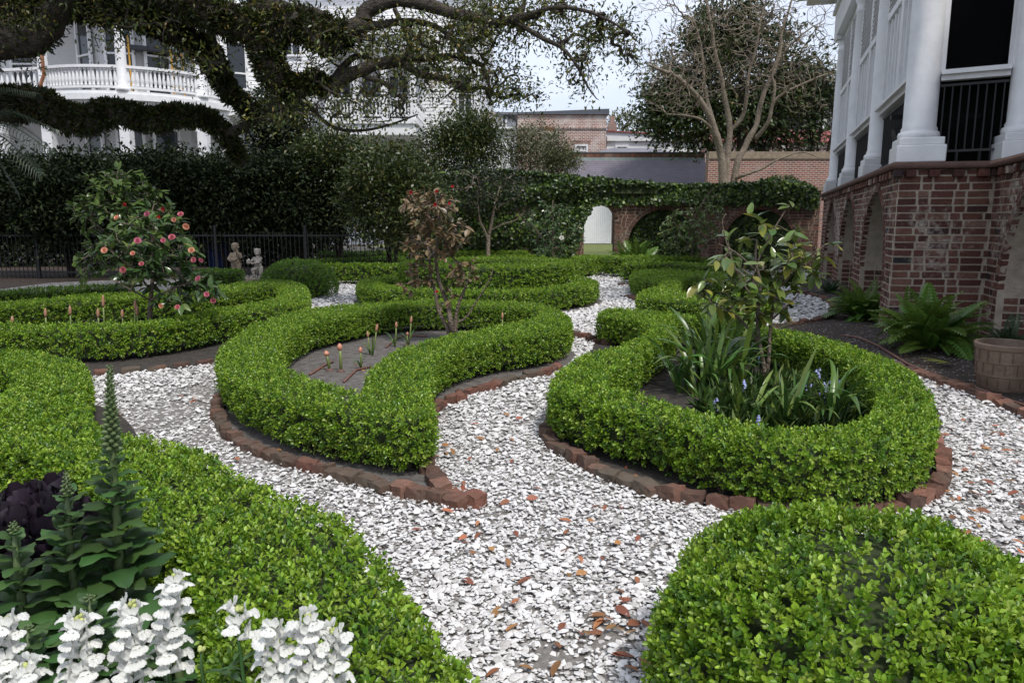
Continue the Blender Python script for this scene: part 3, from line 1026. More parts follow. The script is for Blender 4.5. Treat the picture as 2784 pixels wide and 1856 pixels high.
# back walls inside the arches
inn = MB()
for P_, lng, dep in ((P1, LF, .95), (P3, 4.0, .9)):
    pass
bi, _ = arch_wall(porch, A + dL * LF - Vector((-dL.y, dL.x, 0)) * .95, -dL, LF - .5, ZL - .05, [], None, MATS['old_mortar'], depth=.1, bricks=bl)
# corbel course under the ledge
for P_, lng in ((P1, LF), (P2, UF), (P3, 4.0)):
    u = .05
    xa_ = (P_(1, 0) - P_(0, 0)).normalized()
    while u < lng:
        bl.append((P_(u + .05, ZL - .045, -.022), xa_, .10, .075, .09, 0))
        u += .235
lay_bricks(porch, MATS['porch_brick'], bl, 300)

simple('white_paint', (0.78, 0.78, 0.78), (0.66, 0.66, 0.67), rough=0.45, scale=5, bump=0.08, bscale=40)
simple('grey_white', (0.62, 0.63, 0.65), (0.52, 0.53, 0.55), rough=0.5, scale=4)
simple('brownstone', (0.15, 0.085, 0.065), (0.09, 0.052, 0.042), rough=0.8, scale=10, bump=0.5, bscale=40)
simple('black_iron', (0.012, 0.012, 0.013), (0.006, 0.006, 0.007), rough=0.5, scale=10)
simple('room_shade_and_soil', (0.020, 0.018, 0.017), (0.012, 0.011, 0.010), rough=0.9, scale=3)  # near-black puts the porch interior's lack of light into its colour; also barrel soil
# rounded brown ledge
def nose(pts, r, mat, name, parent):
    mb = MB()
    mb.tube(pts, r, 10)
    return mb.build(name, mat, parent, smooth=True)
nL = Vector((-dL.y, dL.x, 0)) * 1.0       # outward from the left front (towards -x)
nF = Vector((dF.y, -dF.x, 0))             # outward from the short front (towards the camera)
led = MB()
outl = [A + dL * LF + nL * .07, A + nL * .07 + nF * .05, B + nF * .07 + nL * .07, B - dL * 4 + nL * .07]
innr = [A + dL * LF - nL * .6, A - nL * .6 - nF * .4, B - nF * .4 - nL * .6, B - dL * 4 - nL * .6]
for i in range(3):
    a, b, c, d = outl[i], outl[i + 1], innr[i + 1], innr[i]
    for z, fl in ((ZL + .075, False), (ZL + .003, True)):
        q = [Vector((p.x, p.y, z)) for p in (a, b, c, d)]
        led.poly(q if not fl else q[::-1])
led.build('ledge', MATS['brownstone'], porch)
nose([Vector((p.x, p.y, ZL + .038)) for p in (outl[0], outl[0] * .5 + outl[1] * .5, outl[1], outl[2], outl[3])], .038, MATS['brownstone'], 'ledge_nosing', porch)
ZP = ZL + .076
ZC = 5.25                                 # underside of the beam on the columns
def column(pos, z0, z1, r, name='column', parent=None, sq=.24):
    root_c = put(name, None, parent, Vector((pos.x, pos.y, z0)) - off(parent))
    base = Vector((pos.x, pos.y, z0))
    m = MB()
    m.lathe((pos.x, pos.y, z0 + .26), [(r * 1.22, 0), (r * 1.27, .03), (r * 1.22, .065), (r * 1.06, .08), (r * 1.10, .10), (r, .13), (r * .995, 1.0), (r * .95, 2.0), (r * .86, z1 - z0 - .6), (r * .95, z1 - z0 - .58), (r * .95, z1 - z0 - .54), (r * .86, z1 - z0 - .52),
                                         (r * .86, z1 - z0 - .44), (r * 1.15, z1 - z0 - .34)], 28)
    o1 = put('shaft', m.mesh('shaft', MATS['white_paint'], base, True), root_c)
    rz = math.atan2(dL.y, dL.x)
    M = Matrix.Rotation(rz, 3, 'Z')
    m = MB()
    m.box((pos.x, pos.y, z0 + .09), (sq * 2, sq * 2, .18), M)
    m.box((pos.x, pos.y, z0 + .22), (sq * 1.84, sq * 1.84, .08), M)
    o2 = put('plinth', m.mesh('plinth', MATS['white_paint'], base), root_c)
    bv = o2.modifiers.new('bevel', 'BEVEL'); bv.width = .012; bv.segments = 2
    m = MB()
    m.box((pos.x, pos.y, z1 - .04), (r * 2.5, r * 2.5, .08), M)
    put('capital', m.mesh('capital', MATS['white_paint'], base), root_c)
    return root_c
cin = -nL * .20
cols = [A + nL * -.22 + nF * -.20 + dL * .05] + [A + dL * s + cin for s in (3.06, 6.12, 9.38)]
for c_ in cols:
    column(c_, ZP, ZC, .165, parent=porch)
colR = B + Vector((.16, -.12, 0))
column(colR, ZP, ZC, .165, parent=porch)
# beam and cornice on the left front
m = MB()
e0, e1 = A - dL * .1 + cin, A + dL * (LF + .15) + cin
m.beam(Vector((*e0[:2], ZC + .28)), Vector((*e1[:2], ZC + .28)), .42, .56)
m.beam(Vector((*e0[:2], ZC + .60)) , Vector((*(e1 + dL * .05)[:2], ZC + .60)), .54, .08)
m.build('entablature', MATS['white_paint'], porch)
m = MB()
m.beam(Vector((*(e0 + nL * .3)[:2], ZC + .98)), Vector((*(e1 + nL * .3 + dL * .35)[:2], ZC + .98)), 1.05, .14)
m.beam(Vector((*(e0 + nL * .45)[:2], ZC + 1.12)), Vector((*(e1 + nL * .45 + dL * .45)[:2], ZC + 1.12)), 1.15, .14)
m.beam(Vector((*(e0)[:2], ZC + .77)), Vector((*(e1)[:2], ZC + .77)), .46, .28)
m.build('cornice', MATS['white_paint'], porch)
m0 = MB()
m0.box((0, 0, 0), (.10, .30, .12), Matrix.Rotation(math.atan2(dL.y, dL.x), 3, 'Z'))
dme = m0.mesh('modillion', MATS['white_paint'])
for i in range(30):
    q = e0 + dL * (.2 + i * .33) + nL * .40
    put('modillion', dme, porch, Vector((q.x, q.y, ZC + .84)) - off(porch))
# front beam over the corner
m = MB()
m.beam(Vector((*(cols[0] - dF * .1)[:2], ZC + .28)), Vector((*colR[:2], ZC + .28)), .42, .56)
m.build('front_beam', MATS['white_paint'], porch)
# the room behind, its shade painted near-black: floor, back wall, ceiling
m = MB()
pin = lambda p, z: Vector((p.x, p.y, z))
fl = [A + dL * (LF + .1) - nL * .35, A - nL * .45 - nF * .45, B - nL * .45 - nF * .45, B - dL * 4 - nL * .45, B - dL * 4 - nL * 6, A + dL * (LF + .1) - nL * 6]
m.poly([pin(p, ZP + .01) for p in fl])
m.build('porch_floor', MATS['room_shade_and_soil'], porch)
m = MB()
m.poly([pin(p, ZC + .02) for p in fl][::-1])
m.build('porch_ceiling', MATS['room_shade_and_soil'], porch)
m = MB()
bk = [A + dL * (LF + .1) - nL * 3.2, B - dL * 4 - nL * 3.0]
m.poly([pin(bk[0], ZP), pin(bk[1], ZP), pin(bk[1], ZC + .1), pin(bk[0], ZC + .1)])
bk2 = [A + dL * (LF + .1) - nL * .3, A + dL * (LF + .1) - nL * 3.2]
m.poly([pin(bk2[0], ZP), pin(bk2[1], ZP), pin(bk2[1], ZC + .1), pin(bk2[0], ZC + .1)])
m.build('back_wall', MATS['room_shade_and_soil'], porch)
# black insect screen behind the rails
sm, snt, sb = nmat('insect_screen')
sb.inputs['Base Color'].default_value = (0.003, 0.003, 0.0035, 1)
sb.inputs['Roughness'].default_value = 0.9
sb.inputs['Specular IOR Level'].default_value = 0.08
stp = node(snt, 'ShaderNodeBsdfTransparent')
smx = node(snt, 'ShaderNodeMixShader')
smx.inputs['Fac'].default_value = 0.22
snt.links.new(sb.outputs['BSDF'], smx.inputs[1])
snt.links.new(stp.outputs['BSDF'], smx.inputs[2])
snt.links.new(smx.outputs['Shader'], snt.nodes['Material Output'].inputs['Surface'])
ZS = 2.80                                  # window sill over the rail
bar0 = MB()
bar0.tube([(0, 0, 0), (0, 0, 1)], .009, 6)
barm = bar0.mesh('rail_bar', MATS['black_iron'])
def bay(p, q, inset, nbars, shutters=True):
    """between two columns: iron rail, sill, screen and, on the left front, white panelled shutters over it"""
    d = (q - p).normalized()
    n = Vector((-d.y, d.x, 0)) if d.dot(dL) > .5 else Vector((d.y, -d.x, 0))
    a, b = p + d * .17, q - d * .17
    L_ = (b - a).length
    m = MB()
    m.beam(pin(a, ZS) + n * .04, pin(b, ZS) + n * .04, .20, .045)
    m.beam(pin(a, ZS - .05) + n * .02, pin(b, ZS - .05) + n * .02, .12, .055)
    m.build('sill', MATS['white_paint'], porch)
    m = MB()
    m.beam(pin(a, ZS - .12), pin(b, ZS - .12), .03, .025)
    m.build('top_rail', MATS['black_iron'], porch)
    m = MB()
    m.beam(pin(a, ZP + .12), pin(b, ZP + .12), .03, .025)
    for t in (.33, .67):
        c = a + d * L_ * t
        m.beam(pin(c, ZP), pin(c, ZP + .12), .025, .025, (1, 0, 0))
    m.build('rail', MATS['black_iron'], porch)
    for i in range(nbars):
        c = a + d * (L_ * (i + .5) / nbars)
        o_ = put('rail_bar', barm, porch, pin(c, ZP + .12) - off(porch))
        o_.scale = (1, 1, ZS - .12 - ZP - .12)
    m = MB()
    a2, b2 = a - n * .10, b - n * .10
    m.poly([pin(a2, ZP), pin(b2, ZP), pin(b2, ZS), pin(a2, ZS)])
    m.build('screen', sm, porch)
    if not shutters:
        m = MB()
        for c in (a - d * .03, b + d * .03):
            m.beam(pin(c, ZS), pin(c, ZC), .07, .10, (1, 0, 0))
        m.build('frame', MATS['white_paint'], porch)
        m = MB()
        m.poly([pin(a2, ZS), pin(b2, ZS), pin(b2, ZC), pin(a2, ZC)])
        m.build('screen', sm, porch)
        return
    # two leaves, each a frame with louvres above and a panel with upright strips below
    ZM = 4.02
    m = MB()
    m.poly([pin(a - n * .02, ZS), pin(b - n * .02, ZS), pin(b - n * .02, ZC), pin(a - n * .02, ZC)])
    m.build('shutter_back', MATS['grey_white'], porch)
    for s in (0, 1):
        u0, u1 = a + d * (L_ * (.02 + .5 * s)), a + d * (L_ * (.48 + .5 * s))
        sh = put('shutter', None, porch, pin(u0, ZS) - off(porch))
        o_ = pin(u0, ZS)
        fr = MB()
        for c in (u0, u1):
            fr.beam(pin(c, ZS + .02) + n * .03, pin(c, ZC) + n * .03, .05, .09, d)
        for z in (ZS + .05, ZM, ZC - .05):
            fr.beam(pin(u0, z) + n * .032, pin(u1, z) + n * .032, .05, .10)
        put('frame', fr.mesh('frame', MATS['white_paint'], o_), sh)
        for t in (.26, .5, .74):
            st = MB()
            c = u0 + (u1 - u0) * t
            st.beam(pin(c, ZS + .08) + n * .02, pin(c, ZM - .08) + n * .02, .05, .05, d)
            put('upright', st.mesh('upright', MATS['white_paint'], o_), sh)
        k = 15
        w = (u1 - u0).length - .09
        for i in range(k):
            z = ZM + .1 + (ZC - ZM - .25) * i / (k - 1)
            lv = MB()
            c = pin((u0 + u1) / 2, z) + n * .03
            M = Matrix((d, n * math.cos(.6) - Vector((0, 0, math.sin(.6))), n * math.sin(.6) + Vector((0, 0, math.cos(.6))))).transposed()
            lv.box(c, (w, .075, .012), M)
            put('louvre', lv.mesh('louvre', MATS['white_paint'], o_), sh)
for i in range(3):
    bay(cols[i] if i else cols[0] + dL * .0, cols[i + 1], 0, 20)
bay(cols[0], colR - dF * .0, 0, 8, shutters=False)
# dim furniture behind the front screen
m = MB()
q = A + dF * .7 - nF * 1.2
m.beam(pin(q, ZP), pin(q + dF * .05, ZP + 1.15), .05, .05)
m.beam(pin(q - dF * .5, ZP + .62), pin(q + dF * .5, ZP + .62), .05, .05)
m.tube([pin(q - dF * .45, ZP + .4), pin(q + dF * .3, ZP + .55)], .09, 8)
m.build('bench', MATS['black_iron'], porch)

# ------------------------------------------------------------------ garden wall at the back with arches
YW = 19.35
wall = thing('garden_wall', 'brick garden wall with blind arches and an open gateway under ivy', 'wall', (D(1900, 690, YW).x, YW, 0))
x0w, x1w = D(1560, 620, YW).x, D(2226, 620, YW).x
zcen = D(1802, 667, YW).z
uc = [D(x, 640, YW).x - x0w for x in (1629, 1804, 2064)]
GWr = .40
arw = [(uc[0], GWr, D(1629, 597, YW).z), (uc[1], .93, zcen), (uc[2], .93, zcen)]
bw, PW = arch_wall(wall, (x0w, YW, 0), (1, 0, 0), x1w - x0w, 2.02, arw, None, MATS['old_mortar'], depth=.36)
bw2 = []
for u in np.arange(.1, x1w - x0w, .235):
    bw2.append((PW(u, 1.92, -.02), Vector((1, 0, 0)), .105, .07, .09, 0))
lay_bricks(wall, MATS['wall_brick'], bw + bw2, 300)
m = MB()
m.box((x0w + (x1w - x0w) / 2, YW + .18, 2.07), (x1w - x0w + .1, .46, .09))
m.build('coping', MATS['old_mortar'], wall)
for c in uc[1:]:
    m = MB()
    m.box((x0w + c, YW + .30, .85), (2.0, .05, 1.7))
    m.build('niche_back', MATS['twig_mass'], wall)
# continuation to the left, wholly under ivy
m = MB()
xl = D(1080, 620, YW).x
m.box(((xl + x0w) / 2, YW + .18, 1.05), (x0w - xl, .36, 2.1))
m.build('ivy_clad_wall', MATS['old_mortar'], wall)

# ------------------------------------------------------------------ white gate beyond, in its own brick wall
YG = 33.8
gl, gr = D(1576, 600, YG).x, D(1663, 600, YG).x
zt, zb = D(1625, 558, YG).z, D(1625, 662, YG).z
gate = thing('plank_gate', 'white arched plank gate seen through the brick gateway', 'gate', ((gl + gr) / 2, YG, 0))
npl = 17
simple('gate_white', (0.80, 0.80, 0.82), (0.72, 0.72, 0.74), rough=0.5, scale=6)
for i in range(npl):
    a = gl + (gr - gl) * i / npl
    b = gl + (gr - gl) * (i + 1) / npl
    def top(x):
        u = (x - (gl + gr) / 2) / ((gr - gl) / 2)
        return zt - .42 * (1 - math.sqrt(max(0, 1 - .93 * u * u)))
    m = MB()
    a2, b2 = a + .004, b - .004
    y0_, y1_ = YG - .02, YG + .02
    m.poly([(a2, y0_, zb), (b2, y0_, zb), (b2, y0_, top(b2)), (a2, y0_, top(a2))])
    m.poly([(b2, y1_, zb), (a2, y1_, zb), (a2, y1_, top(a2)), (b2, y1_, top(b2))])
    m.poly([(a2, y0_, top(a2)), (b2, y0_, top(b2)), (b2, y1_, top(b2)), (a2, y1_, top(a2))])
    m.poly([(a2, y0_, zb), (a2, y0_, top(a2)), (a2, y1_, top(a2)), (a2, y1_, zb)])
    m.poly([(b2, y0_, zb), (b2, y1_, zb), (b2, y1_, top(b2)), (b2, y0_, top(b2))])
    m.build('plank', MATS['gate_white'], gate)
m = MB()
for z in (zb + .3, zt - .75):
    m.box(((gl + gr) / 2, YG + .05, z), (gr - gl - .1, .05, .12))
m.build('batten', MATS['gate_white'], gate)

# ------------------------------------------------------------------ brick edging of the beds
EB = [rough_edging(20 + s) for s in range(6)]
EBm = [with_mat(b, MATS['edging_brick']) for b in EB]
def edging(label, px, sp=.098, size=(.106, .080, .085), zc=.018, tilt=.0):
    l = smooth_loop([G(x, y)[:2] for x, y in px], sp, False)
    c = l.mean(0)
    root = thing('brick_edging', label, 'edging', (c[0], c[1], 0), 'brick edgings of the beds')
    t = np.gradient(l, axis=0)
    for i, (p, d) in enumerate(zip(l, t)):
        a = math.atan2(d[1], d[0]) + random.gauss(0, .13)
        M = Matrix.Rotation(a, 4, 'Z') @ Matrix.Rotation(tilt + random.gauss(0, .07), 4, 'X') @ Matrix.Rotation(random.gauss(0, .06), 4, 'Y')
        S = Matrix.Diagonal((size[0] * random.uniform(.92, 1.08), size[1] * random.uniform(.8, 1.15), size[2] * random.uniform(.8, 1.12), 1))
        M = M @ S
        M.translation = Vector((p[0] - c[0] + random.gauss(0, .007), p[1] - c[1] + random.gauss(0, .007), zc + random.gauss(0, .007)))
        o = put('brick', EBm[(i * 5 + int(p[0] * 31)) % 6], root)
        o.matrix_basis = M
edging('curved brick edging along the front of the teardrop bed', E1)
edging('brick edging along the path side of the teardrop bed, ending in a point', E1b)
edging('long curved brick edging round the front of the strap-leaf bed', E2, sp=.105, size=(.112, .080, .085))
edging('brick edging between the right path and the mulch by the barrel', E3, sp=.135, size=(.13, .115, .08))
edging('mossy brick edging curling round the far shell circle by the arcade', E4, sp=.12, size=(.115, .09, .08))
edging('short run of bricks at the tail of the strap-leaf hedge', [(1550, 913), (1585, 923), (1616, 930), (1650, 939)], sp=.105, size=(.10, .10, .085))
edging('low brick edging under the long left hedge', [(200, 1030), (321, 1018), (402, 1010), (470, 1003), (560, 992)], sp=.15, size=(.14, .07, .07))
edging('few bricks at the foot of the hedge loop beside the path', [(1690, 777), (1725, 776)], sp=.14, size=(.13, .11, .09))
edging('few bricks at the second tip of the hedge loop', [(1708, 812), (1728, 818)], sp=.14, size=(.12, .11, .09))
edging('brick step across the path before the gateway', [(1652, 746), (1672, 742), (1694, 741)], sp=.2, size=(.19, .12, .10))
# ------------------------------------------------------------------ trees
def bark_mat(name, c1, c2, scale=14.0):
    m, nt, b = nmat(name)
    tcn = node(nt, 'ShaderNodeTexCoord')
    n1 = node(nt, 'ShaderNodeTexNoise', Scale=scale, Detail=8.0, Roughness=0.7, Distortion=0.4)
    w = node(nt, 'ShaderNodeTexVoronoi', Scale=scale * 2.2, feature='DISTANCE_TO_EDGE')
    for q in (n1, w):
        nt.links.new(tcn.outputs['Object'], q.inputs['Vector'])
    r = ramp(nt, [(0.3, c2), (0.68, c1)])
    nt.links.new(n1.outputs['Fac'], r.inputs['Fac'])
    nt.links.new(r.outputs['Color'], b.inputs['Base Color'])
    ad = node(nt, 'ShaderNodeMath', operation='ADD')
    nt.links.new(n1.outputs['Fac'], ad.inputs[0])
    nt.links.new(w.outputs['Distance'], ad.inputs[1])
    bp = node(nt, 'ShaderNodeBump', Strength=0.9, Distance=0.03)
    nt.links.new(ad.outputs[0], bp.inputs['Height'])
    nt.links.new(bp.outputs['Normal'], b.inputs['Normal'])
    b.inputs['Roughness'].default_value = 0.95
    b.inputs['Specular IOR Level'].default_value = 0.2
    MATS[name] = m
bark_mat('oak_bark', (0.105, 0.09, 0.075), (0.022, 0.018, 0.014))
bark_mat('myrtle_bark', (0.27, 0.225, 0.17), (0.15, 0.12, 0.09), 5.0)
bark_mat('camellia_bark', (0.20, 0.16, 0.125), (0.10, 0.078, 0.06), 12.0)
bark_mat('dark_bark', (0.06, 0.048, 0.038), (0.02, 0.016, 0.013), 12.0)
LM = leaf_mat('tree_leaf', rough=0.40, trans=0.22)
LMG = leaf_mat('glossy_leaf', rough=0.42, trans=0.15)
LMS = leaf_mat('shade_leaf', rough=0.65, trans=0.12, spec=0.25)

def curve3(pts, n=6):
    p = np.array([tuple(q) for q in pts], float)
    out = []
    k = len(p)
    for i in range(k - 1):
        a, b, c, d = p[max(i - 1, 0)], p[i], p[i + 1], p[min(i + 2, k - 1)]
        for t in np.linspace(0, 1, n, endpoint=False):
            out.append(.5 * (2 * b + (c - a) * t + (2 * a - 5 * b + 4 * c - d) * t * t + (3 * b - a - 3 * c + d) * t ** 3))
    out.append(p[-1])
    return np.array(out)
def mst(seed_pts, pts, bias=0.0):
    """joins every point to the growing tree by its nearest member; returns parent indices (negative: into seed_pts)"""
    S, P = np.asarray(seed_pts, float), np.asarray(pts, float)
    n = len(P)
    best = np.full(n, 1e9)
    par = np.zeros(n, int)
    for i in range(0, n, 500):
        d = np.linalg.norm(P[i:i + 500, None] - S[None], axis=2)
        par[i:i + 500] = -(d.argmin(1) + 1)
        best[i:i + 500] = d.min(1)
    plen = np.zeros(n)
    done = np.zeros(n, bool)
    order = []
    cost = best.copy()
    for _ in range(n):
        i = int(np.where(done, 1e9, cost).argmin())
        done[i] = True
        order.append(i)
        plen[i] = best[i] + (plen[par[i]] if par[i] >= 0 else 0)
        d = np.linalg.norm(P - P[i], axis=1)
        c = d + bias * plen[i]
        up = (~done) & (c < cost)
        best[up], par[up], cost[up] = d[up], i, c[up]
    return par, order
def twig_mesh(mb, S, P, par, order, r_tip, r_max, wig=.10, sides=4, power=.5):
    cnt = np.ones(len(P))
    for i in reversed(order):
        if par[i] >= 0:
            cnt[par[i]] += cnt[i]
    rad = np.minimum(r_tip * cnt ** power, r_max)
    for i in order:
        a = Vector(S[-par[i] - 1]) if par[i] < 0 else Vector(P[par[i]])
        b = Vector(P[i])
        ln = (b - a).length
        w = Vector((random.gauss(0, 1), random.gauss(0, 1), random.gauss(0, 1))) * ln * wig
        ra = rad[i] * 1.15 if par[i] < 0 else min(rad[par[i]], rad[i] * 1.35)
        mb.tube([a, a * .5 + b * .5 + w, b], [ra, (ra + rad[i]) / 2, rad[i]], sides if rad[i] > .012 else 3, False)
    return rad
def tip_leaves(P, dirs, n, L, wid=.42, spread=.9, rad=.05, up=.2, pal=None, droop=0.0):
    """n leaves fanned about every point"""
    m = len(P)
    Q = np.repeat(P, n, 0) + rng.normal(0, rad, (m * n, 3))
    d = unit(np.repeat(dirs, n, 0) + rng.normal(0, spread, (m * n, 3)) + np.array([0, 0, up - droop]))
    N = unit(np.array([0, 0, 1.0]) + rng.normal(0, .55, (m * n, 3)))
    Ls = L * rng.uniform(.65, 1.2, m * n)
    return Q, d, N, Ls, Ls * wid, palette(m * n, *pal)
def ell(n, c, r, shell=0.0):
    d = rand_dir(n)
    q = rng.uniform(shell ** 3, 1, (n, 1)) ** (1 / 3)
    return np.array(tuple(c)) + d * q * np.array(r)
def limbs(root, specs, mat, sides=9, name='limb'):
    """each limb: points, start radius, end radius; a mesh of its own"""
    S = []
    for k, (pts, r0, r1) in enumerate(specs):
        c = curve3(pts, 5)
        c = c + np.column_stack([wob(c, 2.3, k), wob(c, 2.1, k + 5), wob(c, 1.9, k + 9)]) * r0 * .25
        n = len(c)
        rr = np.linspace(r0, r1, n) * (1 + .12 * wob(c, 6.0, k + 2))
        mb = MB()
        mb.tube([Vector(q) for q in c], list(rr), sides)
        mb.build('trunk' if (k == 0 and name == 'limb') else name, mat, root, smooth=True)
        S.append(c)
    return S

# ---- live oak, limbs traced on the photograph; its trunk stands left of the frame
OAKY = 10.2
OAKPAL = ([(0.065, 0.092, 0.020), (0.11, 0.13, 0.025), (0.17, 0.165, 0.03), (0.22, 0.145, 0.03), (0.040, 0.062, 0.016)], [4, 4, 2.4, .8, 3])
def vl(pts, Y, dy=0.0):
    n = len(pts)
    return [V(x, y, Y + dy * i / max(1, n - 1)) for i, (x, y) in enumerate(pts)]
tb = Vector((-8.9, 9.6, 0))
oak = thing('live_oak', 'spreading live oak with fern-covered limbs over the upper left', 'tree', tb)
fork = Vector((-8.3, 9.8, 2.3))
oak_limbs = [
    ([tb + Vector((0, 0, -.1)), tb + Vector((.1, 0, 1.0)), fork, Vector((-8.0, 10.0, 3.2)), Vector((-8.4, 10.2, 4.6)), Vector((-8.2, 10.0, 6.2))], .46, .22),
    ([fork, V(-60, 120, 9.9), V(0, 98, 9.9), V(65, 88, 9.9), V(103, 67, 9.8), V(129, 36, 9.8), V(160, 0, 9.7), V(190, -60, 9.6), V(260, -140, 9.3)], .24, .09),
    ([Vector((-8.0, 10.0, 3.2)), V(-40, 20, 10.2), V(60, 8, 10.3), V(150, 6, 10.3), V(225, 14, 10.3), V(330, 44, 10.4), V(400, 66, 10.4), V(460, 105, 10.5), V(491, 155, 10.5), V(512, 194, 10.6), V(543, 222, 10.6), V(575, 246, 10.6), V(600, 276, 10.6)], .24, .07),
    ([fork, V(-60, 235, 10.6), V(0, 233, 10.6), V(65, 236, 10.6), V(116, 252, 10.6), V(155, 278, 10.6), V(207, 274, 10.6), V(259, 260, 10.6), V(297, 269, 10.6), V(349, 279, 10.6), V(401, 266, 10.6), V(453, 270, 10.6), V(491, 287, 10.6), V(517, 309, 10.6), V(535, 345, 10.7), V(556, 372, 10.7)], .25, .06),
    ([V(517, 309, 10.6), V(548, 300, 10.6), V(570, 285, 10.6), V(588, 262, 10.6), V(622, 244, 10.6), V(660, 238, 10.7)], .085, .03),
    ([V(330, 44, 10.4), V(400, 30, 10.3), V(470, 44, 10.2), V(544, 43, 10.2), V(593, 29, 10.1), V(636, 18, 10.0), V(679, 26, 10.0), V(722, 34, 10.0), V(760, 55, 9.9), V(785, 72, 9.9)], .14, .07),
    ([V(225, 14, 10.3), V(330, -10, 10.0), V(450, 10, 9.8), V(560, 70, 9.8), V(620, 70, 9.8), V(668, 54, 9.8), V(708, 68, 9.8), V(737, 98, 9.8), V(766, 101, 9.8), V(794, 80, 9.8), V(832, 58, 9.8), V(840, 29, 9.8), V(866, 11, 9.8), V(909, 6, 9.8), V(995, 20, 9.8), V(1067, 32, 9.7), V(1139, 57, 9.7), V(1183, 50, 9.6), V(1250, 30, 9.5)], .21, .045),
    ([V(628, 72, 9.8), V(612, 115, 9.8), V(630, 165, 9.8), V(650, 190, 9.9), V(690, 207, 10.0), V(720, 190, 10.0), V(757, 207, 10.0)], .19, .09),
    ([V(757, 207, 10.0), V(794, 178, 10.0), V(837, 161, 10.0), V(869, 146, 10.0), V(909, 138, 10.0), V(952, 132, 10.0), V(1010, 132, 10.0), V(1053, 129, 10.0), V(1110, 150, 9.9)], .10, .03),
    ([V(757, 195, 10.0), V(794, 150, 10.1), V(823, 130, 10.1), V(860, 141, 10.1)], .055, .03),
    ([V(869, 150, 10.0), V(923, 147, 10.0), V(966, 172, 10.0), V(1024, 184, 10.0), V(1067, 204, 10.0), V(1110, 201, 10.0), V(1150, 225, 10.0)], .06, .02),
    ([V(837, 175, 10.0), V(880, 190, 9.9), V(909, 213, 9.9), V(929, 233, 9.9), V(909, 247, 9.9)], .04, .015),
    ([V(840, 60, 9.8), V(870, 58, 9.9), V(930, 50, 10.0), V(1000, 62, 10.0), V(1040, 95, 10.0), V(1065, 130, 10.0), V(1090, 170, 10.0)], .06, .015),
    ([V(1183, 50, 9.6), V(1240, 85, 9.5), V(1290, 110, 9.5), V(1325, 150, 9.4), V(1350, 200, 9.4), V(1370, 228, 9.4)], .035, .006),
    ([V(1183, 50, 9.6), V(1260, 20, 9.4), V(1340, 25, 9.3), V(1420, 60, 9.2), V(1470, 100, 9.2)], .035, .006),
    ([V(935, 140, 10.0), V(940, 100, 10.0), V(925, 60, 10.0), V(905, 20, 10.0)], .05, .03),
    ([V(700, 230, 10.3), V(760, 290, 10.4), V(830, 300, 10.4), V(900, 285, 10.4), V(960, 262, 10.4)], .03, .01),
]
OS = limbs(oak, oak_limbs, MATS['oak_bark'])
seeds = np.vstack([c[3:] for c in OS[1:]])
oak_pts = []
for (x, y, rx, ry, n) in ((560, 30, 130, 45, 55), (470, 140, 60, 60, 26), (720, 120, 150, 70, 45), (860, 90, 160, 80, 90), (1000, 90, 150, 80, 130), (1120, 60, 110, 60, 110), (820, 240, 130, 55, 70), (1000, 190, 150, 60, 90),
                          (1140, 190, 90, 60, 60), (1290, 60, 120, 50, 70), (1400, 70, 80, 60, 45), (1330, 160, 50, 70, 32), (1190, 215, 55, 25, 20), (1440, 140, 30, 45, 14), (640, 250, 80, 50, 40), (300, 30, 140, 40, 60), (60, 40, 80, 35, 34), (1190, 10, 160, 30, 60), (250, 90, 60, 40, 10), (50, 130, 60, 30, 8), (400, 120, 40, 40, 14)):
    e = ell(n, (0, 0, 0), (rx, ry, .9))
    for q in e:
        oak_pts.append(V(x + q[0], y + q[1], 10.0 + q[2]))
# the crown goes on above and to the left of the frame
for (c, r, n) in (((-6.0, 8.6, 6.6), (2.6, 2.6, 1.1), 170), ((-3.0, 9.5, 6.9), (2.2, 2.4, .9), 110), ((-6.5, 5.6, 6.0), (2.6, 2.2, 1.0), 150), ((-9.0, 11.5, 6.0), (2.4, 2.4, 1.3), 110), ((-5.0, 12.6, 6.6), (3.0, 1.8, 1.0), 110), ((-8.6, 8.0, 6.6), (2.2, 2.6, 1.2), 90)):
    oak_pts += [Vector(q) for q in ell(n, c, r)]
hi = []
for tgt in ((-6.0, 8.6, 6.4), (-6.5, 5.6, 5.8), (-9.0, 11.5, 5.8), (-5.0, 12.6, 6.4), (-3.0, 9.5, 6.7)):
    hi.append(([Vector((-8.3, 10.1, 5.2)), Vector((-8.0, 9.8, 5.8)).lerp(Vector(tgt), .5) + Vector((0, 0, .3)), Vector(tgt)], .12, .05))
OS2 = limbs(oak, hi, MATS['oak_bark'], 7, 'upper_limb')
seeds = np.vstack([seeds] + OS2)
OP = np.array([tuple(p) for p in oak_pts])
par, order = mst(seeds, OP, .15)
mb = MB()
twig_mesh(mb, seeds, OP, par, order, .0055, .03, .16)
stuff(mb.build('twigs', MATS['oak_bark'], oak))
dirs = np.array([OP[i] - (seeds[-par[i] - 1] if par[i] < 0 else OP[par[i]]) for i in range(len(OP))])
dirs = unit(dirs)
vis = OP[:, 2] < 5.4
q1 = tip_leaves(OP[vis], dirs[vis], 17, .068, .38, .8, .10, .05, OAKPAL)
q2 = tip_leaves(OP[~vis], dirs[~vis], 26, .15, .5, .9, .25, .05, OAKPAL)
leaf_cloud('leaves', *[np.concatenate([a, b]) for a, b in zip(q1, q2)], LM, oak, False)
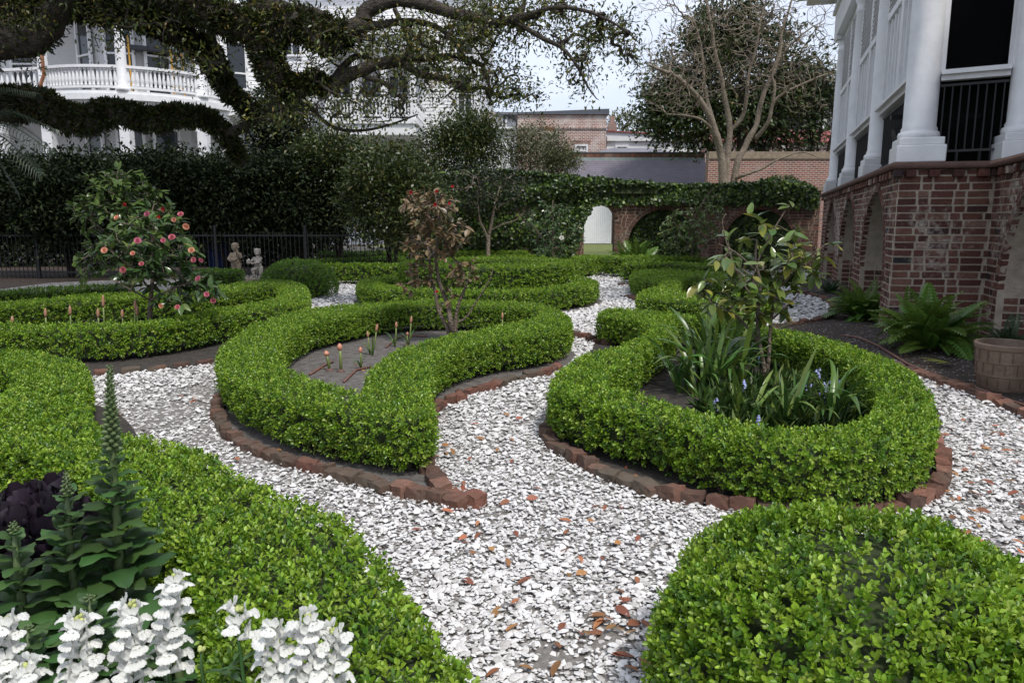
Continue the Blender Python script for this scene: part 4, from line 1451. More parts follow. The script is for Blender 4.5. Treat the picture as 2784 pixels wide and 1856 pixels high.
# resurrection fern on the upper sides of the limbs
FP, FN = [], []
for k, dens in ((1, 160), (2, 800), (3, 1000), (6, 900), (7, 1200), (4, 120), (5, 160)):
    c = OS[k]
    r0, r1 = oak_limbs[k][1], oak_limbs[k][2]
    rr = np.linspace(r0, r1, len(c))
    seg = np.linalg.norm(np.diff(c, axis=0), axis=1)
    for i in range(len(seg)):
        if k == 6 and c[i][0] > V(800, 80, 9.8).x:
            continue
        n = int(seg[i] * dens * (.6 + .8 * random.random()))
        if n <= 0:
            continue
        t = rng.uniform(0, 1, (n, 1))
        ax = unit((c[i + 1] - c[i])[None])[0]
        d = rng.normal(size=(n, 3))
        d[:, 2] = d[:, 2] * .8 + .25
        d = unit(d - ax * (d @ ax)[:, None])
        FP.append(c[i] * (1 - t) + c[i + 1] * t + d * rr[i] * .92)
        FN.append(d)
FP, FN = np.vstack(FP), np.vstack(FN)
n = len(FP)
FL = rng.uniform(.045, .115, n)
leaf_cloud('fern_fronds', np.repeat(FP, 2, 0), unit(np.repeat(FN, 2, 0) + rng.normal(0, .5, (2 * n, 3)) + np.array([0, 0, -.15])), rand_dir(2 * n), np.repeat(FL, 2), np.repeat(FL, 2) * .26,
           palette(2 * n, [(0.035, 0.05, 0.012), (0.06, 0.075, 0.018), (0.075, 0.055, 0.02), (0.025, 0.035, 0.010)], [4, 3, 2, 3]), LM, oak, True, .2, .35)

# ---- bare crape myrtle behind the wall
MY = 23.0
def mv(pts):
    return [V(x, y, MY + dy) for x, y, dy in pts]
mroot = V(1660, 420, MY)
myrtle = thing('bare_myrtle', 'bare pale-barked multi-stemmed tree behind the garden wall', 'tree', (mroot.x, MY, 0))
ml_ = [
    (mv([(1665, 560, 0), (1662, 470, 0), (1660, 400, 0), (1655, 350, 0), (1640, 300, -.2), (1615, 240, -.4), (1570, 190, -.6), (1530, 165, -.8), (1490, 150, -1)]), .17, .035),
    (mv([(1662, 470, 0), (1668, 390, .1), (1672, 340, .2), (1676, 300, .3), (1670, 250, .4), (1660, 200, .5), (1650, 150, .5), (1640, 100, .5), (1630, 40, .5), (1620, -20, .5)]), .12, .03),
    (mv([(1676, 300, .3), (1705, 270, .2), (1715, 220, 0), (1720, 170, 0), (1735, 120, -.1), (1745, 60, -.2), (1760, 0, -.2)]), .07, .025),
    (mv([(1680, 560, .2), (1684, 450, .2), (1692, 380, .2), (1715, 330, .3), (1735, 290, .3), (1750, 230, .4), (1770, 180, .5), (1790, 120, .5), (1800, 60, .5), (1820, 0, .5)]), .13, .03),
    (mv([(1735, 320, .3), (1765, 280, 0), (1775, 240, -.1), (1800, 215, -.2), (1850, 190, -.3), (1900, 170, -.4)]), .07, .02),
    (mv([(1775, 240, -.1), (1780, 200, -.1), (1772, 170, 0), (1790, 130, 0), (1830, 90, 0), (1870, 60, 0)]), .05, .02),
    (mv([(1690, 410, .1), (1715, 400, -.2), (1755, 385, -.3), (1790, 365, -.4), (1840, 350, -.4), (1880, 362, -.5)]), .055, .015),
    (mv([(1640, 300, -.2), (1610, 275, -.5), (1570, 265, -.6), (1530, 262, -.7)]), .05, .015),
    (mv([(1655, 330, 0), (1625, 230, .5), (1615, 160, .6), (1610, 100, .6), (1590, 40, .6)]), .07, .02),
]
MS = limbs(myrtle, ml_, MATS['myrtle_bark'], 8)
ms = np.vstack([c[8:] for c in MS])
tp = []
for (x, y, rx, ry, n) in ((1680, 120, 190, 120, 1300), (1560, 190, 110, 80, 520), (1830, 140, 110, 90, 560), (1640, 20, 190, 70, 620), (1560, 240, 80, 40, 100), (1830, 20, 110, 60, 220), (1850, 230, 60, 40, 60), (1500, 130, 60, 50, 80)):
    for q in ell(n, (0, 0, 0), (rx, ry, 1.9)):
        tp.append(V(x + q[0], y + q[1], MY + q[2]))
tp = np.array([tuple(p) for p in tp])
par, order = mst(ms, tp, .35)
mb = MB()
twig_mesh(mb, ms, tp, par, order, .0046, .030, .07, 4, .42)
stuff(mb.build('twigs', MATS['myrtle_bark'], myrtle))

# ---- crowns made of leaf clumps
def crown_tree(name, label, cat, base, blobs, L, pal, per, n_clump, trunk_r, bark='dark_bark', trunk_top=None, mat=None, wid=.45, group=None, forks=4, clump_r=.22, hexa=False, lean=0.0, droop=0.0):
    root = thing(name, label, cat, (base[0], base[1], 0), group)
    pts = []
    tot = sum(b[2] for b in blobs)
    for c, r, w in blobs:
        pts.append(ell(max(3, int(n_clump * w / tot)), c, r, .25))
    pts = np.vstack(pts)
    cen = np.average([tuple(b[0]) for b in blobs], axis=0, weights=[b[2] for b in blobs])
    zt_ = trunk_top if trunk_top is not None else cen[2]
    specs = []
    for k in range(forks):
        a = 2 * math.pi * k / forks + .7
        b0 = Vector((base[0] + .04 * math.cos(a), base[1] + .04 * math.sin(a), -.05))
        tgt = Vector(pts[rng.integers(len(pts))])
        tgt.z = max(tgt.z, zt_)
        md = Vector((b0.x * .65 + tgt.x * .35, b0.y * .65 + tgt.y * .35, zt_ * .5))
        specs.append(([b0, md, tgt], trunk_r * (1 if k == 0 else .8), trunk_r * .3))
    S_ = limbs(root, specs, MATS[bark], 7)
    sd_ = np.vstack([c[4:] for c in S_])
    par, order = mst(sd_, pts, .2)
    mb = MB()
    twig_mesh(mb, sd_, pts, par, order, trunk_r * .07, trunk_r * .4, .12)
    stuff(mb.build('twigs', MATS[bark], root))
    dv = unit(pts - cen + rng.normal(0, .3, pts.shape))
    q = tip_leaves(pts, dv, per, L, wid, .75, clump_r, .12, pal, droop)
    leaf_cloud('crown', *q, mat or LM, root, hexa)
    return root
MAGP = ([(0.030, 0.050, 0.016), (0.050, 0.078, 0.022), (0.075, 0.10, 0.03), (0.13, 0.10, 0.03)], [4, 4, 2, .4])
my = 32.6
mb_ = [(V(1690, 170, my), (3.6, 1.8, 2.6), 5), (V(1600, 260, my), (2.7, 1.6, 1.5), 3), (V(1790, 260, my), (2.7, 1.6, 1.6), 3), (V(1680, 80, my), (2.0, 1.4, 1.6), 2), (V(1540, 230, my), (1.4, 1.2, 1.5), 1.3), (V(1850, 200, my), (1.6, 1.2, 1.4), 1)]
q = V(1700, 420, my)
crown_tree('magnolia_tree', 'dense dark evergreen tree behind the bare multi-stemmed tree', 'tree', (q.x, my), mb_, .23, MAGP, 30, 1000, .30, mat=LMG, wid=.46, clump_r=.30)
q = V(1880, 240, 33.0)
crown_tree('pine_tree', 'brownish evergreen tree just left of the white porch', 'tree', (q.x, 33.0), [(V(1885, 245, 33.0), (1.1, 1.1, 1.9), 1)], .16, ([(0.06, 0.07, 0.025), (0.10, 0.08, 0.03), (0.04, 0.05, 0.02)], [3, 2, 2]), 22, 110, .14, wid=.25)
q = V(1440, 290, 60.0)
crown_tree('distant_tree', 'small distant tree over the white shed roof', 'tree', (q.x, 60.0), [(V(1445, 292, 60.0), (2.0, 1.6, 1.3), 1)], .28, ([(0.09, 0.11, 0.035), (0.13, 0.14, 0.04)], [1, 1]), 16, 90, .18)

# ---- dark evergreens along the iron fence on the left
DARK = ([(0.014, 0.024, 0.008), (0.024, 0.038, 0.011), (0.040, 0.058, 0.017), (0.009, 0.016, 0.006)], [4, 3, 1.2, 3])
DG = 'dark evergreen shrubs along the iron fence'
sp = [(-40, 16.8, 'dark evergreen shrub at the left edge, behind the palm fronds'), (150, 16.6, 'dark evergreen shrub behind the far camellia'), (340, 16.8, 'dark evergreen shrub between the far camellia and the cherubs'),
      (520, 17.2, 'dark evergreen shrub directly behind the stone cherubs'), (690, 17.4, 'dark evergreen shrub right of the cherubs, below the oak limb end')]
for k, (x, Y, lb) in enumerate(sp):
    q = V(x, 470, Y)
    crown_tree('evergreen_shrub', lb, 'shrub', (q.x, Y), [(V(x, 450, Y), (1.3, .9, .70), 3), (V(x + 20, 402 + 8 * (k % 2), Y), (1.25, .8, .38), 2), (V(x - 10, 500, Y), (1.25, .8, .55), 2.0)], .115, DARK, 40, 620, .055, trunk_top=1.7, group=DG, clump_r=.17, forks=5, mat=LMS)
for k, (x, lb) in enumerate(((40, 'dense dark bush added low behind the fence at far left to darken the gap'), (260, 'dense dark bush added low behind the fence to darken the gap, behind the far camellia'), (470, 'dense dark bush added low behind the blue tub to darken the gap'), (660, 'dense dark bush added low behind the cherubs to their right to darken the gap'))):
    q = V(x, 520, 21.0)  # second row, added to close the view and darken the fence region
    crown_tree('added_dark_bush', lb, 'bush', (q.x, 21.0), [(Vector((q.x, 21.0, .9)), (1.7, .9, .9), 2), (Vector((q.x, 21.0, 2.2)), (1.7, .9, .8), 1)], .16, DARK, 30, 330, .05, trunk_top=1.0, group='dark bushes added behind the fence to darken the gap', clump_r=.25, mat=LMS)
# taller leafy shrubs in front of the white house
MID = ([(0.030, 0.050, 0.013), (0.055, 0.080, 0.018), (0.09, 0.11, 0.025), (0.13, 0.11, 0.03)], [4, 4, 2, .5])
for (x, y, Y, r, lb, n) in ((640, 300, 18.5, (.9, .7, 1.0), 'tall dark shrub below the oak limbs, before the white house', 260), (770, 385, 17.6, (1.1, .8, .8), 'leafy shrub left of the ivy wall, beneath the oak', 260),
                            (900, 450, 15.5, (1.0, .8, 1.0), 'camellia bush with a dark short trunk behind the bronze camellia', 280)):
    q = V(x, y, Y)
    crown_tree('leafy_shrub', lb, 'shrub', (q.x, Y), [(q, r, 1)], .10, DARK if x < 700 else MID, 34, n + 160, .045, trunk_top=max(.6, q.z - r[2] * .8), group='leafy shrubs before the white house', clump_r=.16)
GREY = ([(0.075, 0.095, 0.030), (0.12, 0.135, 0.05), (0.17, 0.17, 0.075), (0.20, 0.19, 0.13), (0.05, 0.065, 0.02)], [4, 3, 2, 1.5, 2])
q = V(1050, 350, 20.6)
t_ = crown_tree('tall_camellia', 'tall green camellia with red blooms rising behind the ivy wall', 'tree', (q.x, 20.6), [(V(1040, 360, 20.6), (1.45, .9, .75), 3), (V(1075, 310, 20.6), (.9, .7, .55), 2)], .10, MID, 32, 480, .05, trunk_top=2.0, clump_r=.17)
q = V(1230, 350, 21.2)
crown_tree('grey_shrub', 'greyish twiggy shrub with white blooms beside the slate roof', 'shrub', (q.x, 21.2), [(V(1225, 345, 21.2), (1.0, .7, .72), 3), (V(1290, 372, 21.2), (.45, .5, .35), 1)], .07, GREY, 30, 420, .035, trunk_top=1.9, clump_r=.15)
# small tree with pale trunk before the ivy
sm_r = thing('pale_trunk_tree', 'small tree with slender pale stems before the ivy wall', 'tree', (V(1120, 565, 18.2).x, 18.2, 0))
sl_ = [(mvp, a, b) for mvp, a, b in (
    ([V(1121, 600, 18.2), V(1122, 555, 18.2), V(1126, 530, 18.2), V(1132, 500, 18.2), V(1140, 460, 18.2), V(1148, 430, 18.3)], .055, .02),
    ([V(1122, 555, 18.2), V(1114, 530, 18.1), V(1102, 505, 18.0), V(1098, 470, 18.0), V(1096, 430, 18.0)], .035, .014),
    ([V(1126, 530, 18.2), V(1155, 515, 17.9), V(1185, 505, 17.8), V(1200, 490, 17.8)], .02, .008))]
SS = limbs(sm_r, sl_, MATS['myrtle_bark'], 7)
pts = np.vstack([[tuple(V(1120 + q[0], 430 + q[1], 18.1 + q[2])) for q in ell(150, (0, 0, 0), (95, 55, .7))]])
sd_ = np.vstack([c[6:] for c in SS])
par, order = mst(sd_, pts, .2)
mb = MB(); twig_mesh(mb, sd_, pts, par, order, .004, .02, .12)
stuff(mb.build('twigs', MATS['myrtle_bark'], sm_r))
leaf_cloud('crown', *tip_leaves(pts, unit(rng.normal(size=pts.shape)), 16, .09, .45, .8, .15, .1, DARK), LM, sm_r, False)

# ---- ivy over the back wall
IVY = ([(0.035, 0.065, 0.012), (0.060, 0.105, 0.018), (0.12, 0.19, 0.025), (0.018, 0.034, 0.010)], [4, 4, 2.4, 3])
def ivy_top(x):
    """upper edge of the ivy in photo pixels"""
    return float(np.interp(x, [1060, 1200, 1330, 1420, 1560, 1700, 1850, 2000, 2080, 2150, 2210, 2226], [505, 470, 462, 465, 478, 492, 503, 500, 492, 492, 505, 540]))
def ivy_low(x):
    return float(np.interp(x, [1060, 1100, 1560, 1590, 1612, 1640, 1670, 1700, 1760, 1850, 1950, 2050, 2150, 2226], [705, 705, 700, 600, 556, 552, 556, 545, 548, 545, 548, 550, 556, 560]))
IP, IN = [], []
for _ in range(26000):
    x = random.uniform(1060, 2222)
    a, b = ivy_top(x), ivy_low(x)
    y = a + (b - a) * random.random() ** 1.0
    if x > 1680:
        y += max(0, random.gauss(0, 5))
    p = D(x, y, YW - .12 - .12 * random.random() - .10 * math.sin(x * .021) - .10 * math.sin(y * .06 + x * .01))
    IP.append(tuple(p)); IN.append((random.gauss(0, .5), -1, random.gauss(.15, .5)))
for _ in range(9000):     # top of the mat
    x = random.uniform(1060, 2222)
    p = D(x, ivy_top(x), YW)
    IP.append((p.x, YW - .25 + random.random() * .85, p.z - .12 * random.random() ** 2 + .03 * math.sin(x * .07))); IN.append((random.gauss(0, .5), random.gauss(-.2, .4), 1))
for c in uc[1:]:          # ivy inside the blind arches
    for _ in range(2600):
        a = random.uniform(-.93, .93)
        z = random.uniform(.05, zcen + math.sqrt(max(0, .93 ** 2 - a * a)))
        IP.append((x0w + c + a, YW + .27 - .05 * random.random(), z)); IN.append((random.gauss(0, .4), -1, random.gauss(.1, .4)))
IP, IN = np.array(IP), unit(np.array(IN))
ivy = thing('wall_ivy', 'mat of green ivy covering the top and left part of the back wall', 'ivy', (2.0, YW - .2, 0))
n = len(IP)
dv = unit(np.cross(IN, rng.normal(size=(n, 3))) + np.array([0, 0, -.5]))
Ls = rng.uniform(.05, .11, n)
leaf_cloud('leaves', IP, dv, unit(IN + rng.normal(0, .35, (n, 3))), Ls, Ls * .8, palette(n, *IVY), LM, ivy, True, .15, .1)
m = MB()
for x in range(1062, 2216, 14):
    xa, xb = x, x + 14
    p, q = D(xa, ivy_top(xa) + 8, YW), D(xb, ivy_top(xb) + 8, YW)
    m.poly([(p.x, YW - .16, 1.95), (q.x, YW - .16, 1.95), (q.x, YW - .10, q.z), (p.x, YW - .10, p.z)])
    m.poly([(p.x, YW - .10, p.z), (q.x, YW - .10, q.z), (q.x, YW + .5, q.z), (p.x, YW + .5, p.z)])
m.build('stem_mass', MATS['twig_mass'], ivy)
q = V(1800, 410, YW + .4)
dome('rounded clipped bush topping the ivy at the right end of the wall', (q.x, YW + .5), (.85, .5), q.z + .05, .05, lai=1.4, pal=([(0.04, 0.075, 0.015), (0.06, 0.10, 0.02)], [1, 1]))
# ------------------------------------------------------------------ white house with the bowed porch, far left
def siding_mat():
    m, nt, b = nmat('white_siding')
    g_ = node(nt, 'ShaderNodeNewGeometry')
    n1 = node(nt, 'ShaderNodeTexNoise', Scale=1.5, Detail=5.0)
    nt.links.new(g_.outputs['Position'], n1.inputs['Vector'])
    r = ramp(nt, [(0.3, (0.66, 0.66, 0.67)), (0.7, (0.80, 0.80, 0.80))])
    nt.links.new(n1.outputs['Fac'], r.inputs['Fac'])
    nt.links.new(r.outputs['Color'], b.inputs['Base Color'])
    b.inputs['Roughness'].default_value = 0.55
    MATS['white_siding'] = m
siding_mat()
gm, gnt, gb = nmat('window_glass')
gb.inputs['Base Color'].default_value = (0.02, 0.025, 0.03, 1)
gb.inputs['Roughness'].default_value = 0.08
MATS['window_glass'] = gm
def clapboard(root, a, b, z0, z1, step=.16, name='siding'):
    """lapped boards between two points: each board leans out at its foot"""
    a, b = Vector(a), Vector(b)
    d = (b - a).normalized()
    n = Vector((d.y, -d.x, 0))
    mb = MB()
    z = z0
    while z < z1:
        t = min(z + step, z1)
        mb.poly([Vector((a.x, a.y, z)) + n * .028, Vector((b.x, b.y, z)) + n * .028, Vector((b.x, b.y, t)) + n * .004, Vector((a.x, a.y, t)) + n * .004])
        mb.poly([Vector((a.x, a.y, z)) + n * .004, Vector((b.x, b.y, z)) + n * .004, Vector((b.x, b.y, z)) + n * .028, Vector((a.x, a.y, z)) + n * .028])
        z += step
    return mb.build(name, MATS['white_siding'], root)
def window(root, c, d, w, z0, z1, n, panes=(1, 2), glass='window_glass', shutters=False):
    """sash window: frame, sill and panes under it as parts of their own"""
    c, d, n = Vector(c), Vector(d), Vector(n)
    base = Vector((c.x, c.y, z0))
    wr = put('window', None, root, base - off(root))
    f = MB()
    t = .10
    for s in (-1, 1):
        q = c + d * s * (w / 2) + n * .05
        f.beam((q.x, q.y, z0 - t), (q.x, q.y, z1 + t), .10, t, d)
    for z in (z0 - t / 2, z1 + t / 2, (z0 + z1) / 2):
        p, q = c - d * (w / 2 - t / 2) + n * .05, c + d * (w / 2 - t / 2) + n * .05
        f.beam((p.x, p.y, z), (q.x, q.y, z), .09, t if z != (z0 + z1) / 2 else .06)
    put('frame', f.mesh('frame', MATS['white_paint'], base), wr)
    for j in range(panes[1]):
        for i in range(panes[0]):
            u0, u1 = -w / 2 + w * i / panes[0] + .03, -w / 2 + w * (i + 1) / panes[0] - .03
            a0, a1 = z0 + (z1 - z0) * j / panes[1] + .03, z0 + (z1 - z0) * (j + 1) / panes[1] - .03
            g_ = MB()
            p, q = c + d * u0 + n * .02, c + d * u1 + n * .02
            g_.poly([(p.x, p.y, a0), (q.x, q.y, a0), (q.x, q.y, a1), (p.x, p.y, a1)])
            put('pane', g_.mesh('pane', MATS[glass], base), wr)
    if shutters:
        for s in (-1, 1):
            sh = MB()
            q = c + d * s * (w * .78) + n * .06
            sh.beam((q.x, q.y, z0), (q.x, q.y, z1), w * .45, .04, d) if False else sh.box((q.x, q.y, (z0 + z1) / 2), (w * .45, .05, z1 - z0))
            put('shutter', sh.mesh('shutter', MATS['shutter_grey'], base), wr)
    return wr
simple('shutter_grey', (0.10, 0.11, 0.13), (0.07, 0.075, 0.09), rough=0.5)
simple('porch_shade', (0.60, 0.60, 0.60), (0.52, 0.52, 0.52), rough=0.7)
def zat(y, Y):
    return D(1392, y, Y).z
RB_, YB = 3.8, 29.8
XB = D(240, 245, 26.0).x
zf = zat(247, 26.0)           # balcony floor
zfb = zat(300, 26.0)          # underside of the fascia
zr = zat(176, 26.0)           # top of the railing
ztop = zat(-70, 26.0)
zg = 2.0                      # floor of the lower porch
house = thing('porch_mansion', 'white house with a two-storey bowed porch and balustrade, upper left', 'house', (XB, YB, 0))
def bow(a, r=RB_):
    return Vector((XB + r * math.sin(a), YB - r * math.cos(a), 0))
AN = [R_(-27 + 102 * i / 36) for i in range(37)]
LW = [bow(R_(-27)), bow(R_(-27)) + Vector((-6.5, 1.3, 0))]          # left wing runs off the frame
def band(zlo, zhi, ro, ri, name, mat, wing=True):
    mb = MB()
    pts_o = ([LW[1] + Vector((0, -(ro - RB_), 0)), ] if wing else []) + [bow(a, ro) for a in AN]
    pts_i = ([LW[1] + Vector((0, (RB_ - ri), 0)), ] if wing else []) + [bow(a, ri) for a in AN]
    for i in range(len(pts_o) - 1):
        a, b, c, d = pts_o[i], pts_o[i + 1], pts_i[i + 1], pts_i[i]
        z3 = lambda p, z: (p.x, p.y, z)
        mb.poly([z3(a, zlo), z3(b, zlo), z3(b, zhi), z3(a, zhi)])
        mb.poly([z3(a, zhi), z3(b, zhi), z3(c, zhi), z3(d, zhi)])
        mb.poly([z3(d, zlo), z3(c, zlo), z3(b, zlo), z3(a, zlo)])
        mb.poly([z3(c, zlo), z3(d, zlo), z3(d, zhi), z3(c, zhi)])
    return mb.build(name, mat, house)
band(zf - .10, zf, RB_ + .16, RB_ - 2.0, 'balcony_floor', MATS['white_paint'])
band(zf - .30, zf - .10, RB_ + .22, RB_ - .5, 'cornice', MATS['white_paint'])
band(zfb, zf - .30, RB_ + .06, RB_ - .5, 'fascia', MATS['white_paint'])
band(zfb - .10, zfb - .003, RB_ + .12, RB_ - .55, 'architrave', MATS['white_paint'])
band(zr - .09, zr, RB_ + .09, RB_ - .09, 'handrail', MATS['white_paint'])
band(zf + .10, zf + .17, RB_ + .07, RB_ - .07, 'bottom_rail', MATS['white_paint'])
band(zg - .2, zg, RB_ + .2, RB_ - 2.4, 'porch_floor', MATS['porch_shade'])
band(ztop, ztop + .5, RB_ + .25, RB_ - 2.6, 'porch_roof', MATS['white_paint'])
hb = zr - .09 - (zf + .17)
bp_ = MB()
bp_.lathe((0, 0, 0), [(.05, 0), (.05, .06), (.035, .08), (.06, .16), (.065, .22), (.045, .36), (.028, .5), (.045, .56), (.028, .60), (.04, hb - .08), (.05, hb - .06), (.05, hb)], 8)
bal = bp_.mesh('baluster', MATS['white_paint'], smooth=True)
posts = [R_(-27), R_(17), R_(56)]
k = 0
for i in range(48):
    a = R_(-27 + 100 * (i + .5) / 48)
    if min(abs(a - p) for p in posts) < R_(2.2):
        continue
    p = bow(a)
    put('baluster', bal, house, Vector((p.x, p.y, zf + .17)) - off(house))
for i in range(26):
    p = LW[0].lerp(LW[1], (i + .7) / 30)
    put('baluster', bal, house, Vector((p.x, p.y, zf + .17)) - off(house))
for a in posts + [None, R_(73)]:
    p = bow(a) if a is not None else LW[0].lerp(LW[1], .30)
    m = MB()
    r = .17
    m.lathe((p.x, p.y, zf), [(r * 1.5, 0), (r * 1.5, .10), (r * 1.2, .15), (r, .2), (r, 1.2), (r * .9, ztop - zf)], 16)
    m.build('column', MATS['white_paint'], house, smooth=True)
    m = MB()
    m.box((p.x, p.y, (zg + zfb) / 2), (.34, .34, zfb - zg))
    m.build('pier', MATS['white_paint'], house)
# arches of the lower porch between the piers
ab = [R_(-27), R_(17), R_(56)]
for a0, a1 in zip(ab[:-1], ab[1:]):
    mb = MB()
    n = 14
    for i in range(n):
        t0, t1 = i / n, (i + 1) / n
        h = lambda t: zfb - .12 - 1.0 * (1 - math.sqrt(max(0, 1 - (2 * t - 1) ** 2)))
        p, q = bow(a0 + (a1 - a0) * t0), bow(a0 + (a1 - a0) * t1)
        for rr in (0, .12):
            pp, qq = bow(a0 + (a1 - a0) * t0, RB_ - rr), bow(a0 + (a1 - a0) * t1, RB_ - rr)
            mb.poly([(pp.x, pp.y, h(t0)), (qq.x, qq.y, h(t1)), (qq.x, qq.y, zfb - .1), (pp.x, pp.y, zfb - .1)])
        p2, q2 = bow(a0 + (a1 - a0) * t0, RB_ - .12), bow(a0 + (a1 - a0) * t1, RB_ - .12)
        mb.poly([(p.x, p.y, h(t0)), (p2.x, p2.y, h(t0)), (q2.x, q2.y, h(t1)), (q.x, q.y, h(t1))])
    mb.build('arch', MATS['white_paint'], house)
# bowed inner wall with tall windows
mb = MB()
rin = 2.0
IA = [R_(-80 + 160 * i / 40) for i in range(41)]
for i in range(40):
    p, q = bow(IA[i], rin), bow(IA[i + 1], rin)
    mb.poly([(p.x, p.y, zg), (q.x, q.y, zg), (q.x, q.y, ztop), (p.x, p.y, ztop)])
for p, q in ((bow(R_(-80), rin) + Vector((-7, .3, 0)), bow(R_(-80), rin)), (bow(R_(80), rin), bow(R_(80), rin) + Vector((1.2, 0, 0)))):
    mb.poly([(p.x, p.y, zg), (q.x, q.y, zg), (q.x, q.y, ztop), (p.x, p.y, ztop)])
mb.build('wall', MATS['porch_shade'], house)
for a, w in ((-33, .85), (8, .95), (42, .85)):
    c = bow(R_(a), rin + .01)
    nn = Vector((math.sin(R_(a)), -math.cos(R_(a)), 0))
    dd = Vector((nn.y * -1, nn.x, 0))
    window(house, c + nn * .06, dd, w, zf + .25, zf + 2.9, nn)
c = bow(R_(-80), rin) + Vector((-2.4, .1, 0))
window(house, c, (1, 0, 0), .9, zf + .25, zf + 2.9, (0, -1, 0))
for a in (-28, 12, 45):
    c = bow(R_(a), rin + .01)
    nn = Vector((math.sin(R_(a)), -math.cos(R_(a)), 0))
    window(house, c + nn * .06, Vector((-nn.y, nn.x, 0)), .9, zg + .9, zg + 2.6, nn)
# sided wall right of the bow, with its own balcony
w0, w1 = Vector((bow(R_(80), rin).x + .6, 30.2, 0)), Vector((D(760, 300, 31.0).x, 31.6, 0))
clapboard(house, w0, w1, 0, ztop + .5)
dd = (w1 - w0).normalized()
nn = Vector((dd.y, -dd.x, 0))
window(house, w0.lerp(w1, .34) + nn * .04, dd, .8, zf + .3, zf + 2.6, nn, glass='window_glass')
window(house, w0.lerp(w1, .30) + nn * .04, dd, 1.1, zg + .5, zg + 1.9, nn)
m = MB()
s0, s1 = w0.lerp(w1, .02) + nn * 1.0, w0.lerp(w1, .55) + nn * 1.0
m.beam((s0.x, s0.y, zf - .25), (s1.x, s1.y, zf - .25), 2.0, .40)
m.build('side_balcony', MATS['white_paint'], house)
for z, t in ((zr - .3, .08), (zf + .12, .06)):
    m = MB()
    e0, e1 = s0 + nn * .85, s1 + nn * .85
    m.beam((e0.x, e0.y, z), (e1.x, e1.y, z), .14, t)
    m.build('handrail' if t == .08 else 'bottom_rail', MATS['white_paint'], house)
for i in range(16):
    p = (s0 + nn * .85).lerp(s1 + nn * .85, (i + .5) / 16)
    put('baluster', bal, house, Vector((p.x, p.y, zf + .12)) - off(house)).scale = (1, 1, (zr - .35 - zf - .1) / hb)
for t in (.16, .62):
    m = MB()
    p = w0.lerp(w1, t) + nn * .3
    for i in range(7):
        f0 = i / 7
        m.beam((p.x + nn.x * .5 * (1 - f0) ** 2, p.y + nn.y * .5 * (1 - f0) ** 2, zf - .5 - 1.2 * f0), (p.x + nn.x * .5 * (1 - (i + 1) / 7) ** 2, p.y + nn.y * .5 * (1 - (i + 1) / 7) ** 2, zf - .5 - 1.2 * (i + 1) / 7), .14, .16, (1, 0, 0))
    m.build('bracket', MATS['white_paint'], house)
# copper downpipe with its elbow
simple('copper', (0.42, 0.19, 0.10), (0.26, 0.11, 0.06), rough=0.35, scale=8, metal=0.6)
m = MB()
cp = [V(92, 55, 25.7), V(96, 128, 25.7), V(101, 172, 25.7), V(94, 192, 25.7), V(91, 214, 25.7)]
m.tube(cp, .06, 8)
tag(m.build('copper_downpipe', MATS['copper'], None, smooth=True), 'bare copper downpipe with a bend at the left porch column', 'downpipe')
# yellow scaffold on the balcony
simple('scaffold_yellow', (0.62, 0.34, 0.03), (0.5, 0.26, 0.02), rough=0.45)
simple('scaffold_deck', (0.05, 0.055, 0.07), (0.03, 0.03, 0.04), rough=0.6)
sy = 27.3
sc_root = thing('scaffold', 'yellow scaffold with dark deck standing on the balcony', 'scaffold', (V(340, 190, sy).x, sy, zf))
for (xv, dy) in ((293, 0), (301, .6), (392, .6), (417, 1.3)):
    m = MB()
    t_, b_ = V(xv, 82 + (30 if xv > 380 else 0), sy + dy), V(xv, 188, sy + dy)
    m.tube([(t_.x, t_.y, zf), (t_.x, t_.y, t_.z)], .03, 6)
    m.build('standard', MATS['scaffold_yellow'], sc_root)
for z in (.5, 1.1, 1.7):
    for (p_, q_) in (((293, 0), (301, .6)), ((392, .6), (417, 1.3))):
        m = MB()
        a_, b_ = V(p_[0], 150, sy + p_[1]), V(q_[0], 150, sy + q_[1])
        m.tube([(a_.x, a_.y, zf + z), (b_.x, b_.y, zf + z)], .022, 5)
        m.build('rung', MATS['scaffold_yellow'], sc_root)
m = MB()
a_, b_ = V(297, 112, sy + .3), V(404, 138, sy + 1.0)
m.beam((a_.x, a_.y, zf + 1.75), (b_.x, b_.y, zf + 1.75), .55, .12)
m.build('deck', MATS['scaffold_deck'], sc_root)

# ------------------------------------------------------------------ second white house behind the oak
Y2 = 40.0
h2l, h2r = D(700, 300, Y2).x, D(1298, 300, Y2).x
house2 = thing('white_house', 'tall white clapboard house glimpsed through the oak branches', 'house', ((h2l + h2r) / 2, Y2, 0))
z2t = zat(-40, Y2)
clapboard(house2, (h2l, Y2, 0), (h2r, Y2, 0), 0, z2t, .17)
clapboard(house2, (h2r, Y2, 0), (h2r + .6, Y2 + 9, 0), 0, z2t, .17, 'side_siding')
m = MB()
m.box((h2r - .02, Y2 - .04, z2t / 2), (.28, .16, z2t))
m.build('corner_board', MATS['white_paint'], house2)
m = MB()
m.box(((h2l + h2r) / 2, Y2 + 4.2, z2t + .25), (h2r - h2l + 1.0, 9.6, .5))
m.build('eaves', MATS['white_paint'], house2)
m = MB()
e = [(h2l - .6, Y2 - .7, z2t + .5), (h2r + .7, Y2 - .7, z2t + .5), (h2r + .7, Y2 + 9, z2t + .5), (h2l - .6, Y2 + 9, z2t + .5)]
rg = [(h2l + 5, Y2 + 4.2, z2t + 3.4), (h2r - 5, Y2 + 4.2, z2t + 3.4)]
m.poly([e[0], e[1], rg[1], rg[0]]); m.poly([e[1], e[2], rg[1]]); m.poly([e[2], e[3], rg[0], rg[1]]); m.poly([e[3], e[0], rg[0]])
